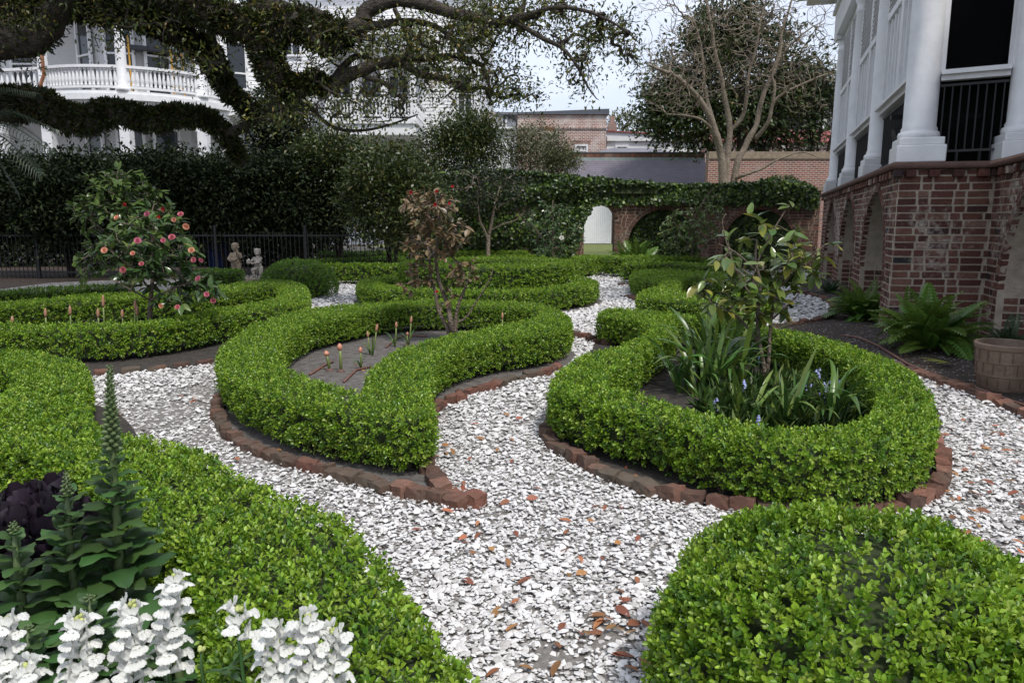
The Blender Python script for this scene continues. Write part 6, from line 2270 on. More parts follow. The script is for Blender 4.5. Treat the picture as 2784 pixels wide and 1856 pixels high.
# yellow-green camellia in the strap-leaf bed
Yf = 5.35
b_ = V(1757, 905, Yf)
camellia('yellow_camellia', 'young yellow-green camellia tree in the strap-leaf bed', (b_.x, Yf),
         [([Vector((b_.x, Yf, -.03)), V(1757, 890, Yf), V(1756, 850, Yf), V(1748, 810, Yf), V(1740, 770, Yf), V(1740, 710, Yf), V(1745, 650, Yf), V(1735, 600, Yf), V(1740, 550, Yf)], .024, .007),
          ([V(1757, 885, Yf), V(1765, 830, Yf), V(1768, 770, Yf), V(1775, 710, Yf), V(1790, 660, Yf), V(1810, 600, Yf)], .018, .006), ([V(1745, 790, Yf), V(1710, 745, Yf), V(1670, 710, Yf), V(1630, 690, Yf), V(1600, 670, Yf)], .012, .004),
          ([V(1790, 660, Yf), V(1830, 620, Yf), V(1860, 595, Yf), V(1890, 565, Yf)], .009, .003), ([V(1740, 600, Yf), V(1770, 540, Yf), V(1800, 490, Yf), V(1812, 470, Yf)], .008, .003), ([V(1735, 620, Yf), V(1690, 580, Yf), V(1650, 560, Yf)], .009, .003),
          ([V(1765, 740, Yf), V(1810, 700, Yf), V(1840, 670, Yf)], .009, .004), ([V(1738, 700, Yf), V(1690, 620, Yf), V(1660, 520, Yf), V(1668, 490, Yf)], .008, .003)],
         pe(1740, 590, 138, 92, Yf, .40, 62) + pe(1720, 690, 110, 48, Yf, .35, 40) + pe(1840, 610, 60, 50, Yf, .25, 16) + pe(1615, 660, 40, 30, Yf, .2, 9) + [V(1810, 472, Yf), V(1725, 495, Yf), V(1905, 560, Yf)], 3, .128, [G2, YG1, G1, G2], wid=.44, limit=300, spread=.75, twig=.003)
# airy shrub before the blind arches and the bush with the white bloom by the gateway
Yg2 = 16.4
b_ = V(1590, 590, Yg2)
camellia('airy_shrub', 'airy yellow-green shrub before the blind arches', (b_.x, Yg2),
         [([Vector((b_.x, Yg2, -.03)), V(1590, 570, Yg2), V(1585, 530, Yg2), V(1600, 490, Yg2), V(1625, 450, Yg2), V(1640, 430, Yg2)], .03, .01), ([V(1588, 570, Yg2), V(1560, 530, Yg2), V(1540, 495, Yg2)], .02, .008), ([V(1590, 560, Yg2), V(1620, 530, Yg2), V(1650, 500, Yg2)], .02, .008)],
         pe(1580, 535, 70, 60, Yg2, .7, 150) + pe(1625, 480, 40, 50, Yg2, .5, 40), 6, .10, [G2, YG1, G1], limit=120, twig=.004)
Yh = 15.6
b_ = V(1270, 590, Yh)
camellia('gateway_shrub', 'loose green shrub with one white bloom left of the gateway', (b_.x, Yh),
         [([Vector((b_.x, Yh, -.03)), V(1270, 570, Yh), V(1272, 530, Yh), V(1268, 490, Yh), V(1270, 460, Yh)], .035, .012), ([V(1270, 575, Yh), V(1240, 540, Yh), V(1220, 510, Yh)], .02, .008), ([V(1270, 575, Yh), V(1310, 540, Yh), V(1330, 520, Yh)], .02, .008)],
         pe(1272, 540, 72, 55, Yh, .6, 170) + pe(1265, 485, 45, 32, Yh, .4, 36), 6, .085, [G1, G3, G2], limit=120, twig=.004, flowers=[(V(1290, 546, Yh - .7), fwhite, .05)])
for x, y, me in ((1180, 398, fwhite), (1265, 440, fwhite)):
    pass

# ------------------------------------------------------------------ strap-leaved clumps
ST1 = leaf_mat('strap_leaf', .30, .2, False, (0.065, 0.135, 0.028), .3)
ST2 = leaf_mat('strap_leaf_light', .30, .25, False, (0.13, 0.205, 0.036), .3)
def strap_data(seed, mat, bend=1.0):
    """an arching strap: rises, then leans out along +X; length about 1"""
    rs = random.Random(seed)
    v, f = [], []
    n = 8
    x = z = 0.0
    a = R_(82)
    for i in range(n + 1):
        t = i / n
        hw = .027 * (min(1, .55 + t * 1.6)) * (1 - max(0, t - .72) / .28) ** .8 + .002
        v += [(x, -hw, z + hw * .35), (x, 0, z), (x, hw, z + hw * .35)]
        a -= R_(9.5) * bend * (.5 + t)
        x += math.cos(a) / n
        z += math.sin(a) / n
    for i in range(n):
        b = i * 3
        f += [(b, b + 3, b + 4, b + 1), (b + 1, b + 4, b + 5, b + 2)]
    me = bpy.data.meshes.new('leaf')
    me.from_pydata(v, [], f)
    me.materials.append(mat)
    me.polygons.foreach_set('use_smooth', [True] * len(me.polygons))
    return me
SD = [strap_data(i, ST1 if i % 3 else ST2, .30 + .20 * i) for i in range(8)]
def clump(label, x, y, n, L, rad=.07, group='strap-leaved clumps in the right hedge bed', dl=None):
    p = G(x * K, y * K)
    root = thing('strap_leaf_plant', label, 'plant', p, group)
    for i in range(n):
        a = random.uniform(0, 6.283)
        o = put('leaf', random.choice(dl or SD), root)
        s = L * random.uniform(.6, 1.15)
        M = Matrix.Rotation(a, 4, 'Z') @ Matrix.Rotation(random.gauss(0, .18), 4, 'X') @ Matrix.Diagonal((s, s * random.uniform(.8, 1.15), s, 1))
        r = rad * math.sqrt(random.random())
        b = random.uniform(0, 6.283)
        M.translation = Vector((r * math.cos(b), r * math.sin(b), .01))
        o.matrix_basis = M
clump('dense strap-leaved clump left of the yellow-green camellia, nearest the inner hedge', 1595, 905, 46, .56, .16)
clump('dense strap-leaved clump just left of the camellia trunk', 1660, 900, 52, .58, .17)
clump('strap-leaved clump behind, at the back of the bed', 1640, 850, 44, .60, .18)
clump('strap-leaved clump behind the camellia trunk', 1725, 840, 36, .58, .16)
clump('strap-leaved clump in front right, with broad upright leaves', 1905, 990, 26, .52, .07)
clump('sparse strap-leaved clump in front of the camellia trunk', 1800, 1005, 18, .50, .07)
clump('low strap-leaved clump at the front hedge', 1700, 985, 18, .42, .07)
clump('small strap-leaved clump near the front left of the bed', 1610, 955, 10, .26, .05)
# fine grassy leaves and bluebells in the same bed
gp = []
for _ in range(900):
    t, r = random.uniform(0, 6.283), math.sqrt(random.random())
    gp.append(G((1800 + 175 * r * math.cos(t)) * K, (955 + 62 * r * math.sin(t)) * K))
gp = np.array([tuple(p) for p in gp])
n = len(gp) * 4
gq = np.repeat(gp, 4, 0) + np.column_stack([rng.normal(0, .02, (n, 2)), np.full(n, .02)])
gd = unit(np.column_stack([rng.normal(0, .8, (n, 2)), rng.uniform(.4, 1.1, n)]))
gl_ = rng.uniform(.08, .2, n)
o = leaf_cloud('grassy_leaves', gq, gd, rand_dir(n), gl_, gl_ * .06, palette(n, [(0.06, 0.12, 0.025), (0.12, 0.17, 0.035), (0.04, 0.08, 0.02)], [3, 2, 2]), LM, None, True, .2, .5)
o['label'] = 'fine grassy ground cover between the strap-leaved plants'
o['category'] = 'grass'
BLUE = leaf_mat('bluebell_petal', .5, .3, False, (0.42, 0.46, 0.78), .2)
bell = MB()
bell.lathe((0, 0, 0), [(.001, 0), (.006, -.003), (.008, -.012), (.012, -.018)], 6, False)
bellm = bell.mesh('bell', BLUE)
bs = [(1860, 880), (1875, 872), (1890, 885), (1905, 868), (1885, 905), (1915, 890), (1845, 900), (1930, 900), (1870, 920), (1900, 925), (1690, 905), (1750, 985), (1640, 935), (1740, 830), (1925, 868)]
for i, (x, y) in enumerate(bs):
    p = G(x * K, (y + 40) * K)
    r_ = thing('bluebell', 'slender bluebell with pale blue flowers in the right hedge bed', 'flower', p, 'bluebells in the strap-leaf bed')
    h = random.uniform(.15, .22)
    m = MB()
    lx, ly = random.gauss(0, .03), random.gauss(0, .03)
    m.tube([p, p + Vector((lx * .4, ly * .4, h * .6)), p + Vector((lx, ly, h))], .0022, 4, False)
    m.build('stem', ST2, r_)
    for j in range(6):
        put('bell', bellm, r_, Vector((lx + random.gauss(0, .012), ly + random.gauss(0, .012), h - j * .013)))

# ------------------------------------------------------------------ budding bulbs
simple('bud', (0.42, 0.26, 0.16), (0.34, 0.14, 0.08), rough=0.5, scale=30)
simple('bud_pink', (0.55, 0.34, 0.22), (0.50, 0.13, 0.08), rough=0.5, scale=40)
STEM = leaf_mat('bulb_stem', .4, .1, False, (0.17, 0.22, 0.06), .2)
def bulb(label, base, top, r=.012, bud='bud', leaves=0, group='budding bulbs in the hedge beds'):
    root = thing('bulb_plant', label, 'plant', base, group)
    top = Vector(top)
    m = MB()
    ax = top - Vector(base)
    m.tube([Vector(base), Vector(base) + ax * .5 + Vector((.004, 0, 0)), Vector(base) + ax * .80], [r * .9, r * .8, r * .7], 7)
    m.build('stem', STEM, root, smooth=True)
    m = MB()
    q = [Vector(base) + ax * t for t in (.76, .82, .89, .95, 1.0)]
    m.tube(q, [r * .8, r * 1.35, r * 1.5, r * 1.05, r * .25], 8)
    m.build('bud', MATS[bud], root, smooth=True)
    for i in range(leaves):
        o = put('leaf', SD[(i * 3 + 1) % 8], root)
        s = random.uniform(.16, .24)
        o.matrix_basis = Matrix.Rotation(i * 2.2 + random.random(), 4, 'Z') @ Matrix.Diagonal((s, s, s, 1))
    if not leaves:
        m = MB()
        m.lathe(Vector(base), [(r * 2.2, 0), (r * 2.4, .015), (r * 1.2, .035)], 8)
        m.build('bulb_neck', MATS['brownstone'], root, smooth=True)
def bb_(x, y, xt, yt):
    b = G(x, y)
    return b, D(xt, yt, b.y)
bulb('thick pale bulb bud, leftmost of three in the front of the teardrop bed', *bb_(897, 1012, 886, 953), .016, 'bud_pink')
bulb('tall pinkish bulb bud, middle one of three in the teardrop bed', *bb_(927, 1014, 923, 933), .015, 'bud_pink')
bulb('short bulb bud with few leaves, right one of three in the teardrop bed', *bb_(981, 1008, 980, 943), .011, 'bud_pink', 3)
bulb('green-budded bulb with spreading leaves in the middle of the teardrop bed', *bb_(1012, 970, 1026, 880), .009, 'bud', 6)
bulb('thin budded bulb left of the green-budded one', *bb_(1006, 968, 999, 900), .008, 'bud', 3)
bulb('brown-budded bulb with broad leaves right of the green-budded one', *bb_(1073, 946, 1078, 874), .010, 'bud', 5)
bulb('tallest brown-budded bulb in the teardrop bed, near the camellia', *bb_(1111, 944, 1119, 858), .009, 'bud', 5)
bulb('short brown bud between the two taller ones', *bb_(1104, 944, 1108, 902), .009, 'bud')
bulb('slim bulb bud right of the bronze camellia', *bb_(1365, 930, 1366, 848), .009, 'bud', 3)
for i, (x, t, lb) in enumerate(((123, 837, 'slim budded bulb near the left edge in the left bed'), (190, 830, 'brown-budded bulb, second from the left edge in the left bed'), (280, 801, 'tallest brown-budded bulb in the left bed'),
                                (266, 838, 'short bulb just left of the tallest one in the left bed'), (360, 812, 'leaning bulb left of the pink camellia trunk'), (372, 830, 'bulb close beside the pink camellia trunk'), (332, 840, 'short thin bulb between the tall ones in the left bed'), (33, 858, 'dark short bulb at the far left of the left bed'))):
    p = D(x, 900, 7.2)
    bulb(lb, Vector((p.x, 7.2, 0.01)), D(x + (8 if x == 360 else 0), t, 7.2), .010, 'bud', 1)

# ------------------------------------------------------------------ foreground: foxgloves, kale, snapdragons
FX = leaf_mat('foxglove_leaf', .55, .15, False, (0.040, 0.092, 0.020), .3)
FXs = leaf_mat('foxglove_stem', .55, .1, False, (0.095, 0.14, 0.05), .1)
def broad_data(seed, mat, w=.48):
    """a broad puckered leaf with a wavy toothed rim"""
    rs = random.Random(seed)
    v, f = [], []
    n, k = 10, 6
    for i in range(n + 1):
        t = i / n
        if t < .18:
            hw = .03 + .05 * t
        else:
            u = (t - .18) / .82
            hw = w / 2 * math.sin(math.pi * u ** .8) ** .8 if u < 1 else 0
            hw = max(hw, .008)
        z = .16 * math.sin(math.pi * t) - .32 * t * t
        for j in range(k + 1):
            s = j / k * 2 - 1
            edge = abs(s) ** 3
            v.append((t, s * hw * (1 + edge * rs.uniform(-.07, .07)), z - .10 * abs(s) * hw + (.10 - .5 * abs(s)) * hw * .25 + rs.uniform(-.012, .012) + edge * .05 * math.sin(t * 17 + seed)))
    for i in range(n):
        for j in range(k):
            b = i * (k + 1) + j
            f.append((b, b + k + 1, b + k + 2, b + 1))
    me = bpy.data.meshes.new('leaf')
    me.from_pydata(v, [], f)
    me.materials.append(mat)
    me.polygons.foreach_set('use_smooth', [True] * len(me.polygons))
    return me
BD = [broad_data(i, FX, .58 + .035 * i) for i in range(5)]
def foxglove(label, base, top, nleaf, Lmax, spike=.30, lowest=.10):
    root = thing('foxglove', label, 'plant', base, 'foxgloves in the foreground')
    base, top = Vector(base), Vector(top)
    h = (top - base).length
    m = MB()
    m.tube([base, base.lerp(top, .4) + Vector((.01, 0, 0)), base.lerp(top, .75), top], [.013, .012, .009, .003], 8)
    m.build('stem', FXs, root, smooth=True)
    for i in range(nleaf):
        t = lowest + (1 - spike - lowest) * (i / nleaf) ** 1.1
        a = i * 2.4 + random.gauss(0, .25)
        s = Lmax * (1 - .78 * (t - lowest) / (1 - spike - lowest)) * random.uniform(.85, 1.1)
        el = .45 + .5 * t + random.gauss(0, .1) - (.35 if t < .25 else 0)
        d = Vector((math.cos(a) * math.cos(el), math.sin(a) * math.cos(el), math.sin(el)))
        place('leaf', BD[i % 5], root, base.lerp(top, t), d, Vector((0, 0, 1)) - d * d.z + Vector((0, 0, .01)), s, s * random.uniform(.85, 1.05))
    bm_ = MB()
    bm_.tube([(0, 0, 0), (.25, 0, .02), (.6, 0, 0), (1, 0, -.08)], [.10, .30, .27, .05], 6)
    bme = bm_.mesh('flower_bud', FXs, smooth=True)
    nb = int(110 * spike / .3)
    for i in range(nb):
        t = 1 - spike + spike * i / nb
        a = i * 2.4
        s = (.024 * (1 - .8 * (i / nb)) + .003) * (1 if spike > .2 else .55)
        d = Vector((math.cos(a), math.sin(a), .35 + .8 * i / nb))
        place('flower_bud', bme, root, base.lerp(top, t) + d.normalized() * .005, d, (0, 0, 1), s)
fb = Vector((V(250, 1300, 1.86).x, 1.86, .012))
foxglove('tall foxglove with a long green flower spike in the left foreground', fb, V(252, 842, 1.84), 72, .205, .26, .05)
fb = Vector((V(150, 1350, 1.80).x, 1.80, .012))
foxglove('shorter foxglove left of the tall one', fb, V(152, 1085, 1.80), 54, .205, .10, .05)
fb = Vector((V(40, 1380, 1.74).x, 1.74, .012))
foxglove('leafy foxglove rosette at the left edge', fb, V(30, 1200, 1.72), 40, .21, .06, .05)
fb = Vector((V(200, 1480, 1.52).x, 1.52, .012))
foxglove('low foxglove rosette of dark leaves behind the snapdragons', fb, V(205, 1370, 1.55), 44, .21, .03, .05)
fb = Vector((V(60, 1520, 1.45).x, 1.45, .012))
foxglove('low foxglove rosette in the bottom left corner', fb, V(62, 1440, 1.48), 36, .21, .03, .05)
fb = Vector((V(400, 1500, 1.62).x, 1.62, .012))
foxglove('low foxglove leaves between the tall foxglove and the hedge', fb, V(395, 1410, 1.66), 20, .20, .03, .05)
# dark plant in the gap of the left hedge
fb = G(10, 1110)
foxglove('dark leafy plant in the gap of the foreground hedge at left', Vector((fb.x - .25, fb.y - .05, .012)), Vector((fb.x - .25, fb.y - .05, .42)), 26, .20, .03, .1)
KALE = leaf_mat('kale_leaf', .5, .1, False, (0.022, 0.014, 0.024), .4)
def kale_data(seed):
    rs = random.Random(seed)
    v, f = [], []
    n, k = 7, 10
    for i in range(n + 1):
        t = i / n
        hw = .06 + .34 * math.sin(math.pi * min(.92, t)) ** .7 * t ** .3
        for j in range(k + 1):
            s = j / k * 2 - 1
            e = abs(s) ** 2
            v.append((t * (1 - .15 * e) + e * .07 * math.sin(j * 2.9 + i * 3.3 + seed), s * hw, .35 * t * t + e * .12 * math.sin(j * 4.1 + i * 2.7 + seed) + e * rs.uniform(-.05, .05)))
    for i in range(n):
        for j in range(k):
            b = i * (k + 1) + j
            f.append((b, b + k + 1, b + k + 2, b + 1))
    me = bpy.data.meshes.new('leaf')
    me.from_pydata(v, [], f)
    me.materials.append(KALE)
    me.polygons.foreach_set('use_smooth', [True] * len(me.polygons))
    return me
KD = [kale_data(i) for i in range(3)]
for (x, y, Y, h, lb) in ((35, 1090, 2.06, .32, 'dark purple curly kale behind the foxgloves at the left edge'), (120, 1075, 2.10, .30, 'dark purple curly kale just left of the tall foxglove')):
    q = V(x, y, Y)
    r_ = thing('purple_kale', lb, 'plant', (q.x, Y, .012), 'dark kale plants')
    for i in range(44):
        a, el = i * 2.4, -.05 + 1.2 * i / 44
        d = Vector((math.cos(a) * math.cos(el), math.sin(a) * math.cos(el), math.sin(el)))
        place('leaf', KD[i % 3], r_, Vector((q.x, Y, .10 + (q.z - .30) * (i / 44) ** .5)), d, (0, 0, 1), random.uniform(.14, .20))
    m = MB()
    m.tube([(q.x, Y, .0), (q.x, Y, q.z - .1)], [.015, .01], 6)
    m.build('stem', FXs, r_)
# snapdragons
SN = leaf_mat('snapdragon_petal', .55, .35, False, (0.80, 0.80, 0.76), .05)
SNB = leaf_mat('snapdragon_bud', .55, .2, False, (0.48, 0.52, 0.18), .15)
SNL = leaf_mat('snapdragon_leaf', .4, .2, False, (0.055, 0.12, 0.035), .2)
def floret(seed):
    """a tube opening into two upper lobes and a puffed three-lobed lower lip, along +X"""
    rs = random.Random(seed)
    mb = MB()
    mb.tube([(0, 0, 0), (.3, 0, .03), (.62, 0, .05)], [.10, .17, .22], 7, False)
    def lobe(c, d, up, w, l, puff):
        x, y, z = axes(d, up)
        n0 = len(mb.v)
        n, k = 5, 5
        for i in range(n + 1):
            t = i / n
            hw = w * (.45 + .55 * math.sin(math.pi * (.15 + .75 * t)))
            for j in range(k + 1):
                s = j / k * 2 - 1
                p = Vector(c) + x * (l * t) + y * (s * hw * (1 + .15 * math.sin(6 * t + 3 * s))) + z * (puff * math.sin(math.pi * t) * (1 - s * s) + .05 * math.sin(5 * s + 4 * t + seed))
                mb.v.append(tuple(p))
        for i in range(n):
            for j in range(k):
                b = n0 + i * (k + 1) + j
                mb.f.append((b, b + 1, b + k + 2, b + k + 1))
    for s in (-1, 1):
        lobe((.52, s * .12, .20), (.35, s * .35, .75), (-1, 0, .3), .22, .48, .05)
    lobe((.5, 0, .0), (.75, 0, .05), (0, 0, 1), .30, .34, .20)
    for s in (-1, 0, 1):
        lobe((.78, s * .16, .02), (.45, s * .45, -.62), (.8, 0, .5), .19, .36 + .05 * rs.random(), .08)
    me = mb.mesh('floret', SN, smooth=True)
    return me
FLD = [floret(i) for i in range(3)]
budm = MB(); budm.tube([(0, 0, 0), (.4, 0, .05), (.8, 0, .05), (1, 0, .02)], [.18, .40, .36, .12], 7)
BUDM = budm.mesh('bud', SNB, smooth=True)
def snapdragon(label, x, ytop, ybot, Y, nfl, nbud=4, s=.043, lean=0.0):
    top, b = V(x, ytop, Y), V(x + lean, ybot, Y)
    base = Vector((b.x, Y + .02, .013))
    root = thing('snapdragon', label, 'flower', base, 'white snapdragons in the foreground')
    m = MB()
    m.tube([base, (base + b) / 2 + Vector((.008, 0, 0)), b, top], [.0045, .004, .0035, .002], 6)
    m.build('stem', SNL, root, smooth=True)
    for i in range(nfl):
        t = (i + .3) / nfl
        a = i * 2.25 + random.gauss(0, .2)
        p = b.lerp(top, t * .93)
        d = Vector((math.cos(a), math.sin(a), .30 + .3 * t))
        place('floret', FLD[i % 3], root, p, d, (0, 0, 1), s * random.uniform(.85, 1.1) * (1 - .15 * t))
    for i in range(nbud):
        a = i * 2.3
        t = .93 + .07 * i / max(1, nbud)
        d = Vector((math.cos(a) * .8, math.sin(a) * .8, .7))
        place('bud', BUDM, root, b.lerp(top, t), d, (0, 0, 1), .013 - .0015 * i * .6)
    for i in range(16):
        t = random.random()
        p = base.lerp(b, .25 + .72 * t)
        a = i * 2.4
        d = Vector((math.cos(a), math.sin(a), .45))
        place('leaf', SLD[i % 2], root, p, d, (0, 0, 1), .055 * random.uniform(.7, 1.2))
SLD = [leaf_data('leaf', SNL, .26, .3, .3, 5, seed=i) for i in range(2)]
snapdragon('white snapdragon spike cut by the left edge', 18, 1418, 1600, 1.30, 18, 3, lean=-6)
snapdragon('white snapdragon spike, second from the left edge', 180, 1415, 1620, 1.30, 22, 4, lean=10)
snapdragon('white snapdragon spike right of the second, with gaps low down', 302, 1382, 1590, 1.33, 22, 4, lean=2)
snapdragon('tallest white snapdragon spike beside the foreground hedge', 402, 1318, 1545, 1.36, 24, 3, lean=-14)
snapdragon('small snapdragon with two open flowers and many yellow buds', 548, 1398, 1470, 1.36, 5, 12, lean=0)
snapdragon('white snapdragon with yellowish buds, left of the big cluster', 628, 1430, 1600, 1.30, 17, 8, lean=8)
snapdragon('big white snapdragon cluster with yellowish top buds', 708, 1412, 1610, 1.28, 24, 8, lean=0)
snapdragon('white snapdragon at the right end of the cluster', 765, 1445, 1600, 1.30, 16, 8, lean=0)
snapdragon('short green snapdragon shoot with tiny buds', 462, 1492, 1530, 1.36, 0, 9, lean=0)
snapdragon('white snapdragon low in the bottom left corner', 60, 1530, 1640, 1.27, 10, 2, lean=0)
# ------------------------------------------------------------------ ferns
FE = leaf_mat('fern_leaf', .35, .25, False, (0.12, 0.215, 0.034), .35)
FED = leaf_mat('fern_leaf_dark', .4, .2, False, (0.030, 0.065, 0.020), .25)
def frond_data(seed, mat, arch=1.0, pairs=15, pin=.20, pw=.075):
    """a frond of length 1 along +X rising then arching over, with toothed leaflets on both sides"""
    rs = random.Random(seed)
    v, f = [], []
    P_ = []
    x = z = 0.0
    a = R_(80)
    n = pairs + 3
    for i in range(n + 1):
        P_.append((x, z, a))
        a -= R_(88 * arch) / n
        x += math.cos(a) / n
        z += math.sin(a) / n
    for i in range(2, n + 1):
        t = i / n
        px, pz, pa = P_[i]
        l = pin * (math.sin(math.pi * (t * .86 + .12)) ** .7)
        for s in (-1, 1):
            fw = .42 + rs.uniform(-.1, .1)
            tipx, tipy, tipz = px + l * fw * math.cos(pa), s * l, pz + l * fw * math.sin(pa) - l * .15
            mx_, my_, mz_ = px + (tipx - px) * .45, tipy * .45, pz + (tipz - pz) * .45 + .012
            dx, dz = math.cos(pa) * pw * .5, math.sin(pa) * pw * .5
            n0 = len(v)
            v += [(px, 0, pz), (mx_ + dx, my_, mz_ + dz), (tipx, tipy, tipz), (mx_ - dx, my_, mz_ - dz)]
            f.append((n0, n0 + 1, n0 + 2, n0 + 3) if s > 0 else (n0 + 3, n0 + 2, n0 + 1, n0))
    for i in range(n):
        p, q = P_[i], P_[i + 1]
        n0 = len(v)
        w = .006
        v += [(p[0], -w, p[1]), (p[0], w, p[1]), (q[0], w, q[1]), (q[0], -w, q[1])]
        f.append((n0, n0 + 1, n0 + 2, n0 + 3))
    me = bpy.data.meshes.new('frond')
    me.from_pydata(v, [], f)
    me.materials.append(mat)
    return me
FD = [frond_data(i, FE, .45 + .25 * i, 17, .17, .062) for i in range(5)]
FDD = [frond_data(i + 9, FED, .8 + .2 * i, 16, .16, .06) for i in range(3)]
def fern(label, c, n, L, data=FD, name='fern', cat='fern', up=.0):
    root = thing(name, label, cat, c, 'ferns by the brickwork')
    for i in range(n):
        a = i * 2.4 + random.gauss(0, .3)
        s = L * random.uniform(.65, 1.12)
        o = put('frond', data[i % len(data)], root)
        M = Matrix.Rotation(a, 4, 'Z') @ Matrix.Rotation(random.gauss(.10 - up, .42), 4, 'Y') @ Matrix.Rotation(random.gauss(0, .2), 4, 'X') @ Matrix.Diagonal((s, s, s, 1))
        M.translation = Vector((.05 * math.cos(a), .05 * math.sin(a), .0))
        o.matrix_basis = M
q = G(2525, 955)
fern('large bright fern before the brick pier', (q.x, q.y, .019), 130, .60)
q = G(2345, 872)
fern('bushy fern before the nearest brick arch', (q.x, q.y, .019), 110, .52)
q = G(2740, 955)
fern('small dark feathery fern beside the barrel', (q.x, q.y, .019), 26, .34, FDD)
q = D(1725, 690, 18.6)
fern('fern below the first blind arch of the back wall', (q.x, 18.6, .004), 80, .85)
q = G(2255, 800)
fern('small dark fern at the foot of the far arcade piers', (q.x, q.y, .019), 24, .34, FDD)
# yellowing strap leaves on the mulch
q = G(2590, 1000)
r_ = thing('yellow_leaf_sprout', 'two yellowing strap leaves on the mulch before the large fern', 'plant', (q.x, q.y, .02))
YL = leaf_mat('yellow_strap', .4, .25, False, (0.30, 0.34, 0.05), .2)
yl = leaf_data('leaf', YL, .16, .12, .2, 6)
for a in (2.7, 3.2, 3.7):
    place('leaf', yl, r_, Vector((q.x, q.y, .035)), Vector((math.cos(a), math.sin(a), .25)), (0, 0, 1), .26)

# ------------------------------------------------------------------ half-barrel planter
bm_m, bnt, bb2 = nmat('barrel_brown')
simple('barrel_brown', (0.235, 0.165, 0.115), (0.15, 0.10, 0.07), rough=0.6, scale=7, bump=0.25, bscale=30)
q = G(2765, 1075)
barrel = thing('barrel_planter', 'brown half-barrel planter with moulded hoops at the right edge', 'planter', (q.x, q.y + .16, .02))
bx, by = q.x, q.y + .16
m = MB()
m.lathe((bx, by, .02), [(.165, 0), (.172, .02), (.185, .10), (.189, .105), (.189, .125), (.193, .20), (.197, .205), (.197, .225), (.201, .30), (.212, .305), (.215, .335), (.208, .345), (.190, .343), (.185, .30), (.160, .05)], 40, False)
m.build('shell', MATS['barrel_brown'], barrel, smooth=False)
m = MB()
m.lathe((bx, by, .02), [(.001, .24), (.185, .24)], 24, False)
m.build('soil', MATS['room_shade_and_soil'], barrel)
for k_, z in enumerate((.07, .165, .255)):
    m = MB()
    for i in range(16):
        a = 2 * math.pi * (i + .5 * (k_ % 2)) / 16
        r0 = .168 + .04 * (z / .34) + .006
        m.box((bx + r0 * math.cos(a), by + r0 * math.sin(a), .02 + z), (.006, .004, .075), Matrix.Rotation(a, 3, 'Z'))
    stuff(m.build('stave_joints', MATS['brownstone'], barrel))
m = MB()
m.box((bx + .06, by - .215, .02 + .20), (.10, .035, .035), Matrix.Rotation(.3, 3, 'Z'))
m.build('handle', MATS['barrel_brown'], barrel, bevel=.01)

# ------------------------------------------------------------------ hoses
simple('hose_brown', (0.17, 0.075, 0.055), (0.12, 0.055, 0.04), rough=0.6)
m = MB()
hp = [G(x, y) + Vector((0, 0, .03)) for x, y in ((2285, 919), (2330, 925), (2380, 945), (2430, 975), (2470, 1000), (2520, 1020), (2560, 1035), (2610, 1050), (2680, 1075), (2740, 1098), (2800, 1118))]
m.tube([Vector(p) for p in curve3(hp, 5)], .011, 7)
tag(m.build('garden_hose', MATS['hose_brown'], None, smooth=True), 'brown soaker hose lying on the mulch along the brick edging', 'hose')
m = MB()
hp = [G(x, y) + Vector((0, 0, .02)) for x, y in ((838, 1030), (870, 1005), (905, 985), (980, 1003))]
m.tube([G(842, 1025) + Vector((0, 0, .022)), G(882, 1000) + Vector((0, 0, .024)), G(905, 990) + Vector((0, 0, .022))], .010, 6)
tag(m.build('rusty_pipe', MATS['hose_brown'], None, smooth=True), 'rusty pipe end on the soil left of the bulb buds', 'pipe')
m = MB()
m.tube([G(935, 1045) + Vector((0, 0, .022)), G(968, 1013) + Vector((0, 0, .024)), G(1010, 1003) + Vector((0, 0, .022))], .010, 6)
tag(m.build('rusty_pipe', MATS['hose_brown'], None, smooth=True), 'rusty pipe on the soil right of the bulb buds', 'pipe')
m = MB()
m.tube([Vector(p) for p in curve3([G(x, y) + Vector((0, 0, .022)) for x, y in ((1050, 950), (1080, 925), (1110, 918), (1160, 920))], 4)], .010, 6)
tag(m.build('rusty_pipe', MATS['hose_brown'], None, smooth=True), 'curved brown pipe on the soil near the bronze camellia', 'pipe')

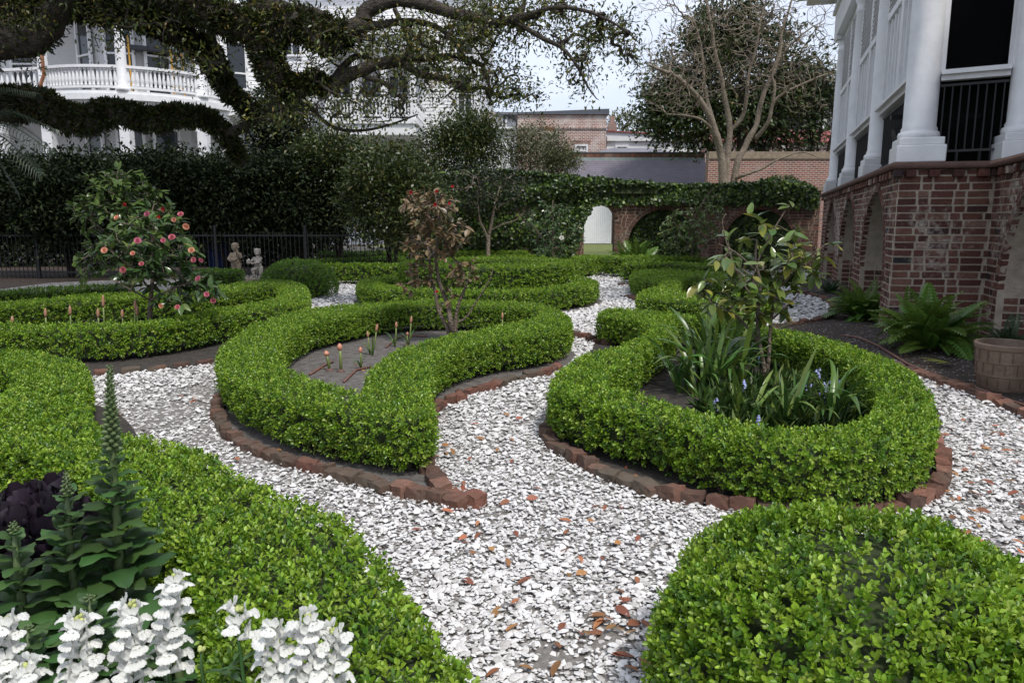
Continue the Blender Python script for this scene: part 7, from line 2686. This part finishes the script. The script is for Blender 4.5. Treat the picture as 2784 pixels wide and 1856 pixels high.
# ------------------------------------------------------------------ stone cherubs on a low plinth
bark_mat('lichen_stone', (0.30, 0.25, 0.19), (0.13, 0.105, 0.08), 9.0)
bark_mat('pale_lichen_stone', (0.44, 0.41, 0.37), (0.17, 0.155, 0.14), 9.0)
YS = 15.4
q = D(665, 775, YS)
plin = MB()
zs_ = D(665, 762, YS).z
xa_, xb_ = D(628, 770, YS).x, D(752, 770, YS).x
plin.box(((xa_ + xb_) / 2, YS + .1, zs_ - .045), (xb_ - xa_, .75, .09))
plin.box(((xa_ + xb_) / 2, YS + .1, (zs_ - .09) / 2), (xb_ - xa_ - .14, .62, max(.02, zs_ - .094)))
tag(plin.build('stone_slab', MATS['lichen_stone'], None, bevel=.015), 'low dark stone slab under the two cherubs', 'slab')
def blob(parts, name, mat, parent, vox=.014):
    """one continuous carved body: overlapping rounded masses fused into a single skin"""
    bm = bmesh.new()
    o = off(parent)
    for kind, *a in parts:
        if kind == 'e':
            c, r = a
            ret = bmesh.ops.create_icosphere(bm, subdivisions=3, radius=1.0)
            for v in ret['verts']:
                v.co = Vector((v.co.x * r[0], v.co.y * r[1], v.co.z * r[2])) + Vector(c) - o
        else:
            pts_, rad_ = a
            for i in range(len(pts_) - 1):
                for t in np.linspace(0, 1, 7):
                    p = Vector(pts_[i]).lerp(Vector(pts_[i + 1]), float(t))
                    r = rad_[i] * (1 - t) + rad_[i + 1] * t
                    ret = bmesh.ops.create_icosphere(bm, subdivisions=2, radius=float(r))
                    for v in ret['verts']:
                        v.co = v.co + p - o
    me = bpy.data.meshes.new(name)
    bm.to_mesh(me)
    bm.free()
    me.materials.append(mat)
    ob = put(name, me, parent)
    rm = ob.modifiers.new('skin', 'REMESH')
    rm.mode = 'VOXEL'
    rm.voxel_size = vox
    rm.use_smooth_shade = True
    sm_ = ob.modifiers.new('soften', 'SMOOTH')
    sm_.iterations = 3
    return ob
def cherub(label, x, H, mat, pose):
    p = D(x, 762, YS)
    root = thing('cherub_statue', label, 'statue', (p.x, YS, zs_))
    B = lambda dx, dy, dz: (p.x + dx * H, YS + dy * H, zs_ + dz * H)
    e = lambda c, r: ('e', B(*c), [v * H for v in r])
    t = lambda pts, rad: ('t', [B(*c) for c in pts], [r * H for r in rad])
    s = pose
    body = [e((0, 0, .885), (.095, .10, .115)), e((0, -.09, .87), (.018, .02, .018)), e((0, -.005, .94), (.10, .105, .075)), e((-.095, 0, .885), (.016, .02, .028)), e((.095, 0, .885), (.016, .02, .028)),
            t([(0, 0, .80), (0, 0, .70)], (.05, .06)), e((0, 0, .62), (.125, .095, .15)), e((0, -.015, .50), (.115, .10, .11)), e((0, .02, .43), (.125, .11, .09)), e((-.04, -.085, .885), (.025, .02, .02)), e((.04, -.085, .885), (.025, .02, .02)), e((0, -.085, .835), (.03, .02, .015))]
    if s == 'stand':
        body += [t([(-.065, 0, .42), (-.07, -.03, .24), (-.06, 0, .07)], (.078, .055, .038)), t([(.065, 0, .42), (.07, -.04, .25), (.04, .03, .10)], (.080, .056, .038)), e((-.06, -.04, .045), (.04, .075, .032)), e((.05, -.02, .05), (.04, .075, .032)),
                 t([(-.11, 0, .70), (-.17, -.06, .58), (-.08, -.13, .52)], (.05, .042, .034)), e((-.05, -.12, .56), (.12, .06, .06)), t([(.11, 0, .70), (.17, -.08, .62), (.09, -.10, .76)], (.05, .042, .032)), e((.08, -.11, .79), (.03, .03, .035)), e((0, 0, .012), (.17, .15, .02))]
    else:
        body += [t([(-.05, 0, .40), (-.16, -.06, .34), (-.12, -.02, .07)], (.080, .060, .040)), t([(.065, .02, .40), (.09, -.02, .22), (.07, .05, .07)], (.085, .060, .040)), e((-.13, -.07, .04), (.045, .075, .03)), e((.06, 0, .04), (.045, .075, .03)),
                 t([(-.10, 0, .70), (-.20, -.06, .60), (-.26, -.10, .57)], (.048, .040, .032)), t([(.11, -.02, .70), (.06, -.12, .58), (-.14, -.15, .54)], (.052, .042, .034)), e((-.26, -.10, .56), (.075, .06, .035)), e((-.29, -.10, .62), (.04, .04, .035)), e((-.23, -.11, .63), (.04, .04, .035)), e((-.26, -.08, .67), (.035, .035, .03)),
                 e((-.10, -.02, .36), (.09, .10, .045)), e((-.05, .04, .30), (.06, .07, .10))]
        for k in range(14):
            a = k * 2.4
            body.append(e((.075 * math.cos(a), .075 * math.sin(a) + .01, .93 + .05 * math.sin(k * 1.7)), (.035, .035, .03)))
    blob(body, 'figure', mat, root, .009)
cherub('brownish stone cherub standing with a hand at its cheek', 645, .78, MATS['lichen_stone'], 'stand')
cherub('pale stone cherub stepping forward holding a basket of fruit', 704, .66, MATS['pale_lichen_stone'], 'basket')
# blue bin behind
simple('blue_plastic', (0.03, 0.06, 0.22), (0.02, 0.04, 0.15), rough=0.5)
m = MB()
q = D(606, 740, 17.6)
m.lathe((q.x, 17.6, 0), [(.30, 0), (.34, .75), (.37, .77), (.37, .82), (.33, .82)], 20)
tag(m.build('blue_bin', MATS['blue_plastic'], None, smooth=True), 'dark blue tub in the shade left of the cherubs', 'tub')

# ------------------------------------------------------------------ iron fence on the left
YF = 16.2
fence = thing('iron_fence', 'black iron garden fence below the dark evergreens', 'fence', (-8, YF, 0))
fx0, fx1 = D(-140, 700, YF).x, D(1075, 700, YF).x
bm1 = MB(); bm1.tube([(0, 0, 0), (0, 0, 1.02)], .009, 5)
bme = bm1.mesh('bar', MATS['black_iron'])
nb = 104
for i in range(nb):
    put('bar', bme, fence, Vector((fx0 + (fx1 - fx0) * i / (nb - 1), YF, 0)) - off(fence))
for z in (.14, .94):
    m = MB()
    m.beam((fx0, YF, z), (fx1, YF, z), .02, .035)
    m.build('rail', MATS['black_iron'], fence)
for i in range(6):
    m = MB()
    x_ = fx0 + (fx1 - fx0) * i / 5
    m.box((x_, YF, .58), (.05, .05, 1.16))
    m.build('post', MATS['black_iron'], fence)
# pale kerb wall seen through the trunks
m = MB()
simple('pale_wall', (0.22, 0.22, 0.23), (0.12, 0.12, 0.125), rough=0.9, scale=2)
m.box((-16, 24.5, .2), (26, .3, .40))
tag(m.build('pale_low_wall', MATS['pale_wall'], None), 'low pale wall glimpsed behind the iron fence', 'wall')

# ------------------------------------------------------------------ palm fronds at the left edge
PAL = leaf_mat('palm_leaf', .4, .2, False, (0.045, 0.065, 0.04), .2)
PB = V(-95, 330, 9.0)
palm = thing('palm_plant', 'palm with feathery fronds reaching in from the left edge', 'palm', (PB.x, 9.0, 0))
m = MB()
m.tube([(PB.x, 9.0, -.05), (PB.x + .02, 9.0, PB.z * .5), (PB.x, 9.0, PB.z)], [.14, .12, .11], 10)
m.build('trunk', MATS['dark_bark'], palm)
for k_, (tx, ty) in enumerate(((120, 350, ), (80, 215), (130, 300), (95, 400), (-20, 150), (40, 440), (-200, 200), (-220, 320), (-180, 430))):
    tip = V(tx, ty, 8.7 + .3 * (k_ % 3))
    c = PB.lerp(tip, .5) + Vector((0, 0, .28))
    pts = curve3([PB, c, tip], 9)
    mb = MB()
    mb.tube([Vector(p) for p in pts], list(np.linspace(.012, .003, len(pts))), 4, False)
    for i in range(3, len(pts)):
        for f_ in (0, .5):
            p = Vector(pts[i]) if f_ == 0 else (Vector(pts[i]) + Vector(pts[i - 1])) / 2
            ax = (Vector(pts[i]) - Vector(pts[i - 1])).normalized()
            sd2 = ax.cross(Vector((0, 0, 1))).normalized()
            for s in (-1, 1):
                l = .34 * math.sin(math.pi * (.18 + .76 * i / len(pts)))
                d = (sd2 * s * .75 + ax * .55 + Vector((0, 0, -.12))).normalized()
                w = ax * .009
                q = p + d * l * .5 + Vector((0, 0, .02))
                mb.poly([p - w, q - w * .9, p + d * l + Vector((0, 0, -.05)), q + w * .9, p + w])
    mb.build('frond', PAL, palm)

# ------------------------------------------------------------------ man on the porch of the far house
SK = simple('skin', (0.24, 0.13, 0.085), (0.20, 0.11, 0.07), rough=0.6)
SH = simple('white_shirt', (0.72, 0.70, 0.72), (0.60, 0.58, 0.60), rough=0.8)
YM = 26.9
hp_ = V(413, 350, YM)
mz = hp_.z - 1.62
man = thing('person', 'person in white shirt and cap on the far porch, seen above the hedge', 'person', (hp_.x, YM, mz))
Bm = lambda dx, dy, dz: (hp_.x + dx, YM + dy, mz + dz)
blob([('e', Bm(0, 0, 1.62), (.085, .105, .125)), ('e', Bm(.09, 0, 1.60), (.022, .018, .03)), ('t', [Bm(0, 0, 1.5), Bm(-.01, 0, 1.42)], [.06, .075]), ('e', Bm(-.02, 0, 1.28), (.14, .20, .20)), ('e', Bm(-.02, 0, 1.05), (.125, .17, .18)), ('e', Bm(0, 0, .92), (.13, .17, .13)),
      ('t', [Bm(0, .2, 1.38), Bm(.02, .26, 1.12), Bm(.2, .2, .98)], [.065, .05, .04]), ('t', [Bm(0, -.2, 1.38), Bm(.02, -.26, 1.12), Bm(.2, -.2, .98)], [.065, .05, .04]), ('t', [Bm(0, .09, .88), Bm(.02, .10, .48), Bm(0, .10, .06)], [.10, .07, .05]), ('t', [Bm(0, -.09, .88), Bm(.03, -.10, .48), Bm(0, -.10, .06)], [.10, .07, .05]),
      ('e', Bm(.05, .10, .04), (.12, .045, .04)), ('e', Bm(.05, -.10, .04), (.12, .045, .04))], 'body', SK, man, .02)
blob([('t', [Bm(-.01, 0, 1.43), Bm(-.02, 0, 1.3)], [.09, .15]), ('e', Bm(-.02, 0, 1.28), (.155, .215, .20)), ('e', Bm(-.02, 0, 1.05), (.14, .185, .20)), ('t', [Bm(0, .2, 1.38), Bm(.02, .25, 1.2)], [.08, .068]), ('t', [Bm(0, -.2, 1.38), Bm(.02, -.25, 1.2)], [.08, .068])], 'shirt', SH, man, .02)
m = MB()
m.lathe(Bm(0, 0, 1.655), [(.098, 0), (.10, .04), (.08, .085), (.03, .105)], 14)
m.poly([Bm(.06, -.07, 1.665), Bm(.19, -.055, 1.655), Bm(.19, .055, 1.655), Bm(.06, .07, 1.665)])
m.build('cap', SH, man, smooth=True)

# ------------------------------------------------------------------ fallen oak leaves
FLM = leaf_mat('fallen_leaf', .6, .1, False, (0.30, 0.125, 0.050), .38)
FLD_ = [leaf_data('fallen_leaf', FLM, .40 + .03 * i, .10 + .05 * i, .25, 5, .02, .9, seed=i) for i in range(4)]
def fallen(zones, label, group, hb):
    for (x0, x1, y0, y1, n, s) in zones:
        for _ in range(n):
            p = G(random.uniform(x0, x1), random.uniform(y0, y1))
            o = tag(put('fallen_leaf', random.choice(FLD_)), label, 'leaf', group)
            k = s * random.uniform(.7, 1.2)
            o.matrix_basis = Matrix.Translation((p.x, p.y, hb + .012)) @ Matrix.Rotation(random.uniform(0, 6.28), 4, 'Z') @ Matrix.Rotation(random.gauss(0, .3), 4, 'X') @ Matrix.Rotation(random.gauss(-.05, .12), 4, 'Y') @ Matrix.Diagonal((k, k, k, 1))
fallen([(1230, 1760, 1380, 1600, 26, .050), (1330, 1780, 1600, 1850, 20, .054), (1640, 1800, 1690, 1850, 14, .056), (1190, 1480, 1120, 1380, 22, .054), (900, 1200, 1390, 1480, 7, .052), (630, 900, 1230, 1330, 5, .054)], 'brown fallen oak leaf on the shells of the middle path', 'fallen leaves on the middle path', .014)
fallen([(2560, 2784, 1150, 1520, 46, .056)], 'brown fallen oak leaf on the shells of the right-hand path', 'fallen leaves on the right path', .014)
fallen([(2480, 2700, 1010, 1075, 10, .05), (2420, 2560, 960, 1010, 6, .05)], 'brown fallen oak leaf on the dark mulch by the barrel', 'fallen leaves on the mulch', .012)
fallen([(2060, 2480, 1300, 1385, 26, .05), (1610, 1800, 1270, 1310, 4, .05)], 'brown fallen oak leaf on the soil at the foot of the right hedge', 'fallen leaves under the right hedge', .004)
fallen([(300, 560, 1040, 1140, 9, .045)], 'brown fallen oak leaf on the sandy path at left', 'fallen leaves on the left path', .006)
fallen([(830, 1110, 960, 1040, 12, .04), (880, 1230, 900, 950, 8, .04)], 'brown fallen oak leaf on the soil inside the teardrop hedge', 'fallen leaves in the teardrop bed', .004)
